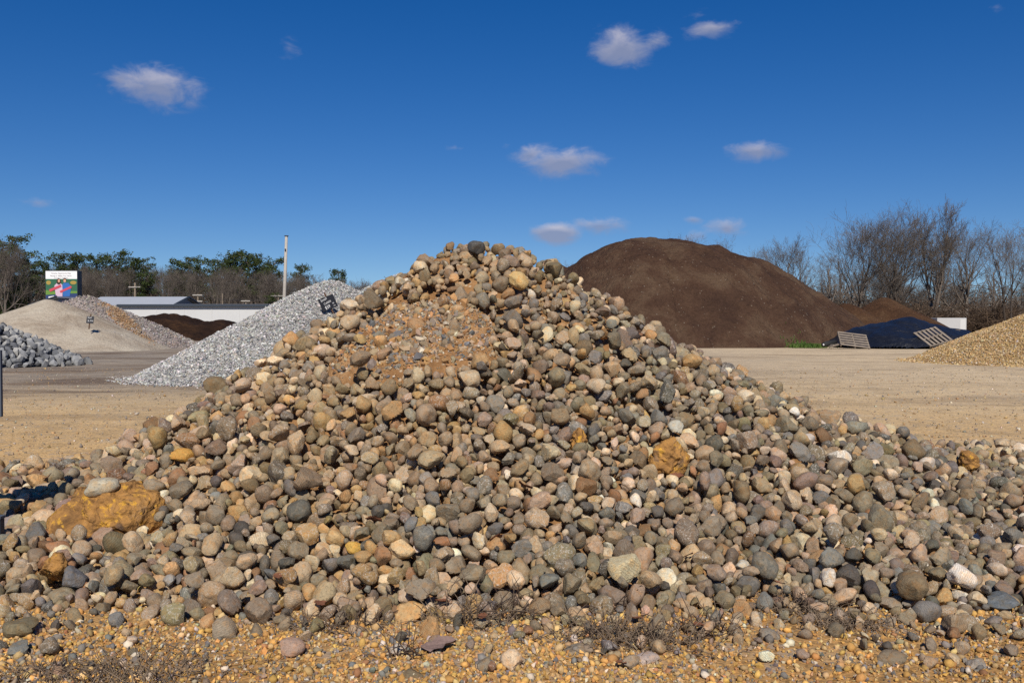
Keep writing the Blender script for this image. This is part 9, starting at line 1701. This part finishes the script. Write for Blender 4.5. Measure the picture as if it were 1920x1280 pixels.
for a in [(640, 1168, .16, .2, 70, 'flattened dry twigs left of the egg-shaped stone', True), (735, 1120, .05, .16, 30, 'dry tuft just above the egg-shaped stone', True),
          (880, 1150, .13, .34, 60, 'tall wiry dead weeds right of the egg-shaped stone', True), (960, 1140, .1, .3, 34, 'leaning dry stalks in the middle of the foot', False),
          (1130, 1185, .14, .2, 110, 'matted dry grass left of the pinkish oval stone', True), (1215, 1190, .18, .2, 150, 'matted dry grass around the pinkish oval stone', True),
          (1310, 1165, .1, .26, 50, 'dark dead stalks right of the matted grass', False), (1150, 1115, .06, .24, 24, 'thin upright dead stalks above the matted grass', False),
          (1500, 1120, .12, .14, 120, 'fuzzy dry grass at the right foot, left of the flat cream stone', True), (1590, 1165, .14, .14, 130, 'fuzzy dry grass below the flat cream stone', True),
          (230, 1268, .22, .16, 190, 'blurred dry grass tuft at the bottom left', True), (70, 1262, .15, .12, 70, 'low dry grass at the bottom left corner', True),
          (760, 1225, .05, .2, 22, 'few dead stalks in the gravel below the egg-shaped stone', False), (110, 875, .06, .12, 26, 'small dry tuft where the left apron meets the yard', True)]:
    weed(*a[:5], a[5], r_, a[6])


def leaf_mesh(seed, mat):
    r2 = random.Random(seed); n, m_ = 9, 4; V, Fc = [], []
    for i_ in range(n + 1):
        t = i_ / n; wd = .34 * math.sin(math.pi * min(1, t * 1.02 + .02)) ** .8 * (1 + .28 * math.sin(t * 19 + seed))
        for j_ in range(-m_, m_ + 1):
            u = j_ / m_; V.append(((t - .5), u * wd, .09 * u * u * (1 + .6 * math.sin(t * 5 + seed)) + .05 * math.sin(t * 3.1 + seed) + .04 * math.sin(9 * u + 7 * t)))
    w_ = 2 * m_ + 1
    for i_ in range(n):
        for j_ in range(w_ - 1): a_ = i_ * w_ + j_; Fc.append([a_, a_ + 1, a_ + w_ + 1, a_ + w_])
    me = fast_mesh('dead_leaf', np.array(V), np.array(Fc), mat, True); return me
LEAVES = [leaf_mesh(s, M['leaf'] if s % 4 else M['leaf2']) for s in range(8)]
r_ = random.Random(29)
LEAF_AT = [(822, 1218, 84, 'wide mauve-brown curled leaf lying on the gravel in front', 4), (700, 975, 40, 'rust-brown dead leaf among the stones left of the middle', 1), (1270, 892, 34, 'dark red dead leaf below the knobbly orange stone', 2),
           (520, 1080, 30, 'rust-brown dead leaf left of the yellow ochre stone', 3), (600, 1140, 38, 'curled rust leaf above the flattened twigs', 5), (680, 1105, 30, 'thin red-brown leaf standing between stones at the foot', 6),
           (828, 1136, 40, 'brown hollow leaf right of the egg-shaped stone', 7), (1290, 1042, 28, 'rust leaf beside the long standing stone', 1), (1135, 1100, 34, 'rust leaf left of the matted grass', 2), (985, 910, 44, 'dull brown leaf in the middle of the lower face', 3),
           (795, 990, 30, 'red-brown leaf in the lower middle', 5), (930, 1010, 40, 'mauve-brown leaf right of the pale cream stone', 6), (905, 1165, 34, 'rust leaf caught in the wiry weeds', 7), (1195, 1168, 36, 'rust leaf caught in the matted grass', 1),
           (1310, 1180, 34, 'dark brown leaf beside the dead stalks', 2), (1460, 1100, 30, 'brown leaf at the right foot by the fuzzy grass', 3), (1165, 1252, 30, 'brown leaf on the gravel left of the pinkish oval stone', 5), (90, 895, 30, 'brown leaf on the far left apron', 6)]
for px, py, wpx, lab, v in LEAF_AT:
    p = hit(px, py); p.z += .004 if p.z > .1 else .03; o = link('dead_leaf', LEAVES[v], None, p); s = .8 * wpx / F_PX * p.y; o.scale = (s, s, s * .7)
    k_ = 1.0 if p.z > .1 else .2
    o.rotation_euler = (r_.uniform(.2, .8) * k_, r_.uniform(-.4, .4) * k_, .25 if v == 4 else r_.uniform(0, 6))
    tag(o, lab, 'leaf', 'dead leaves')
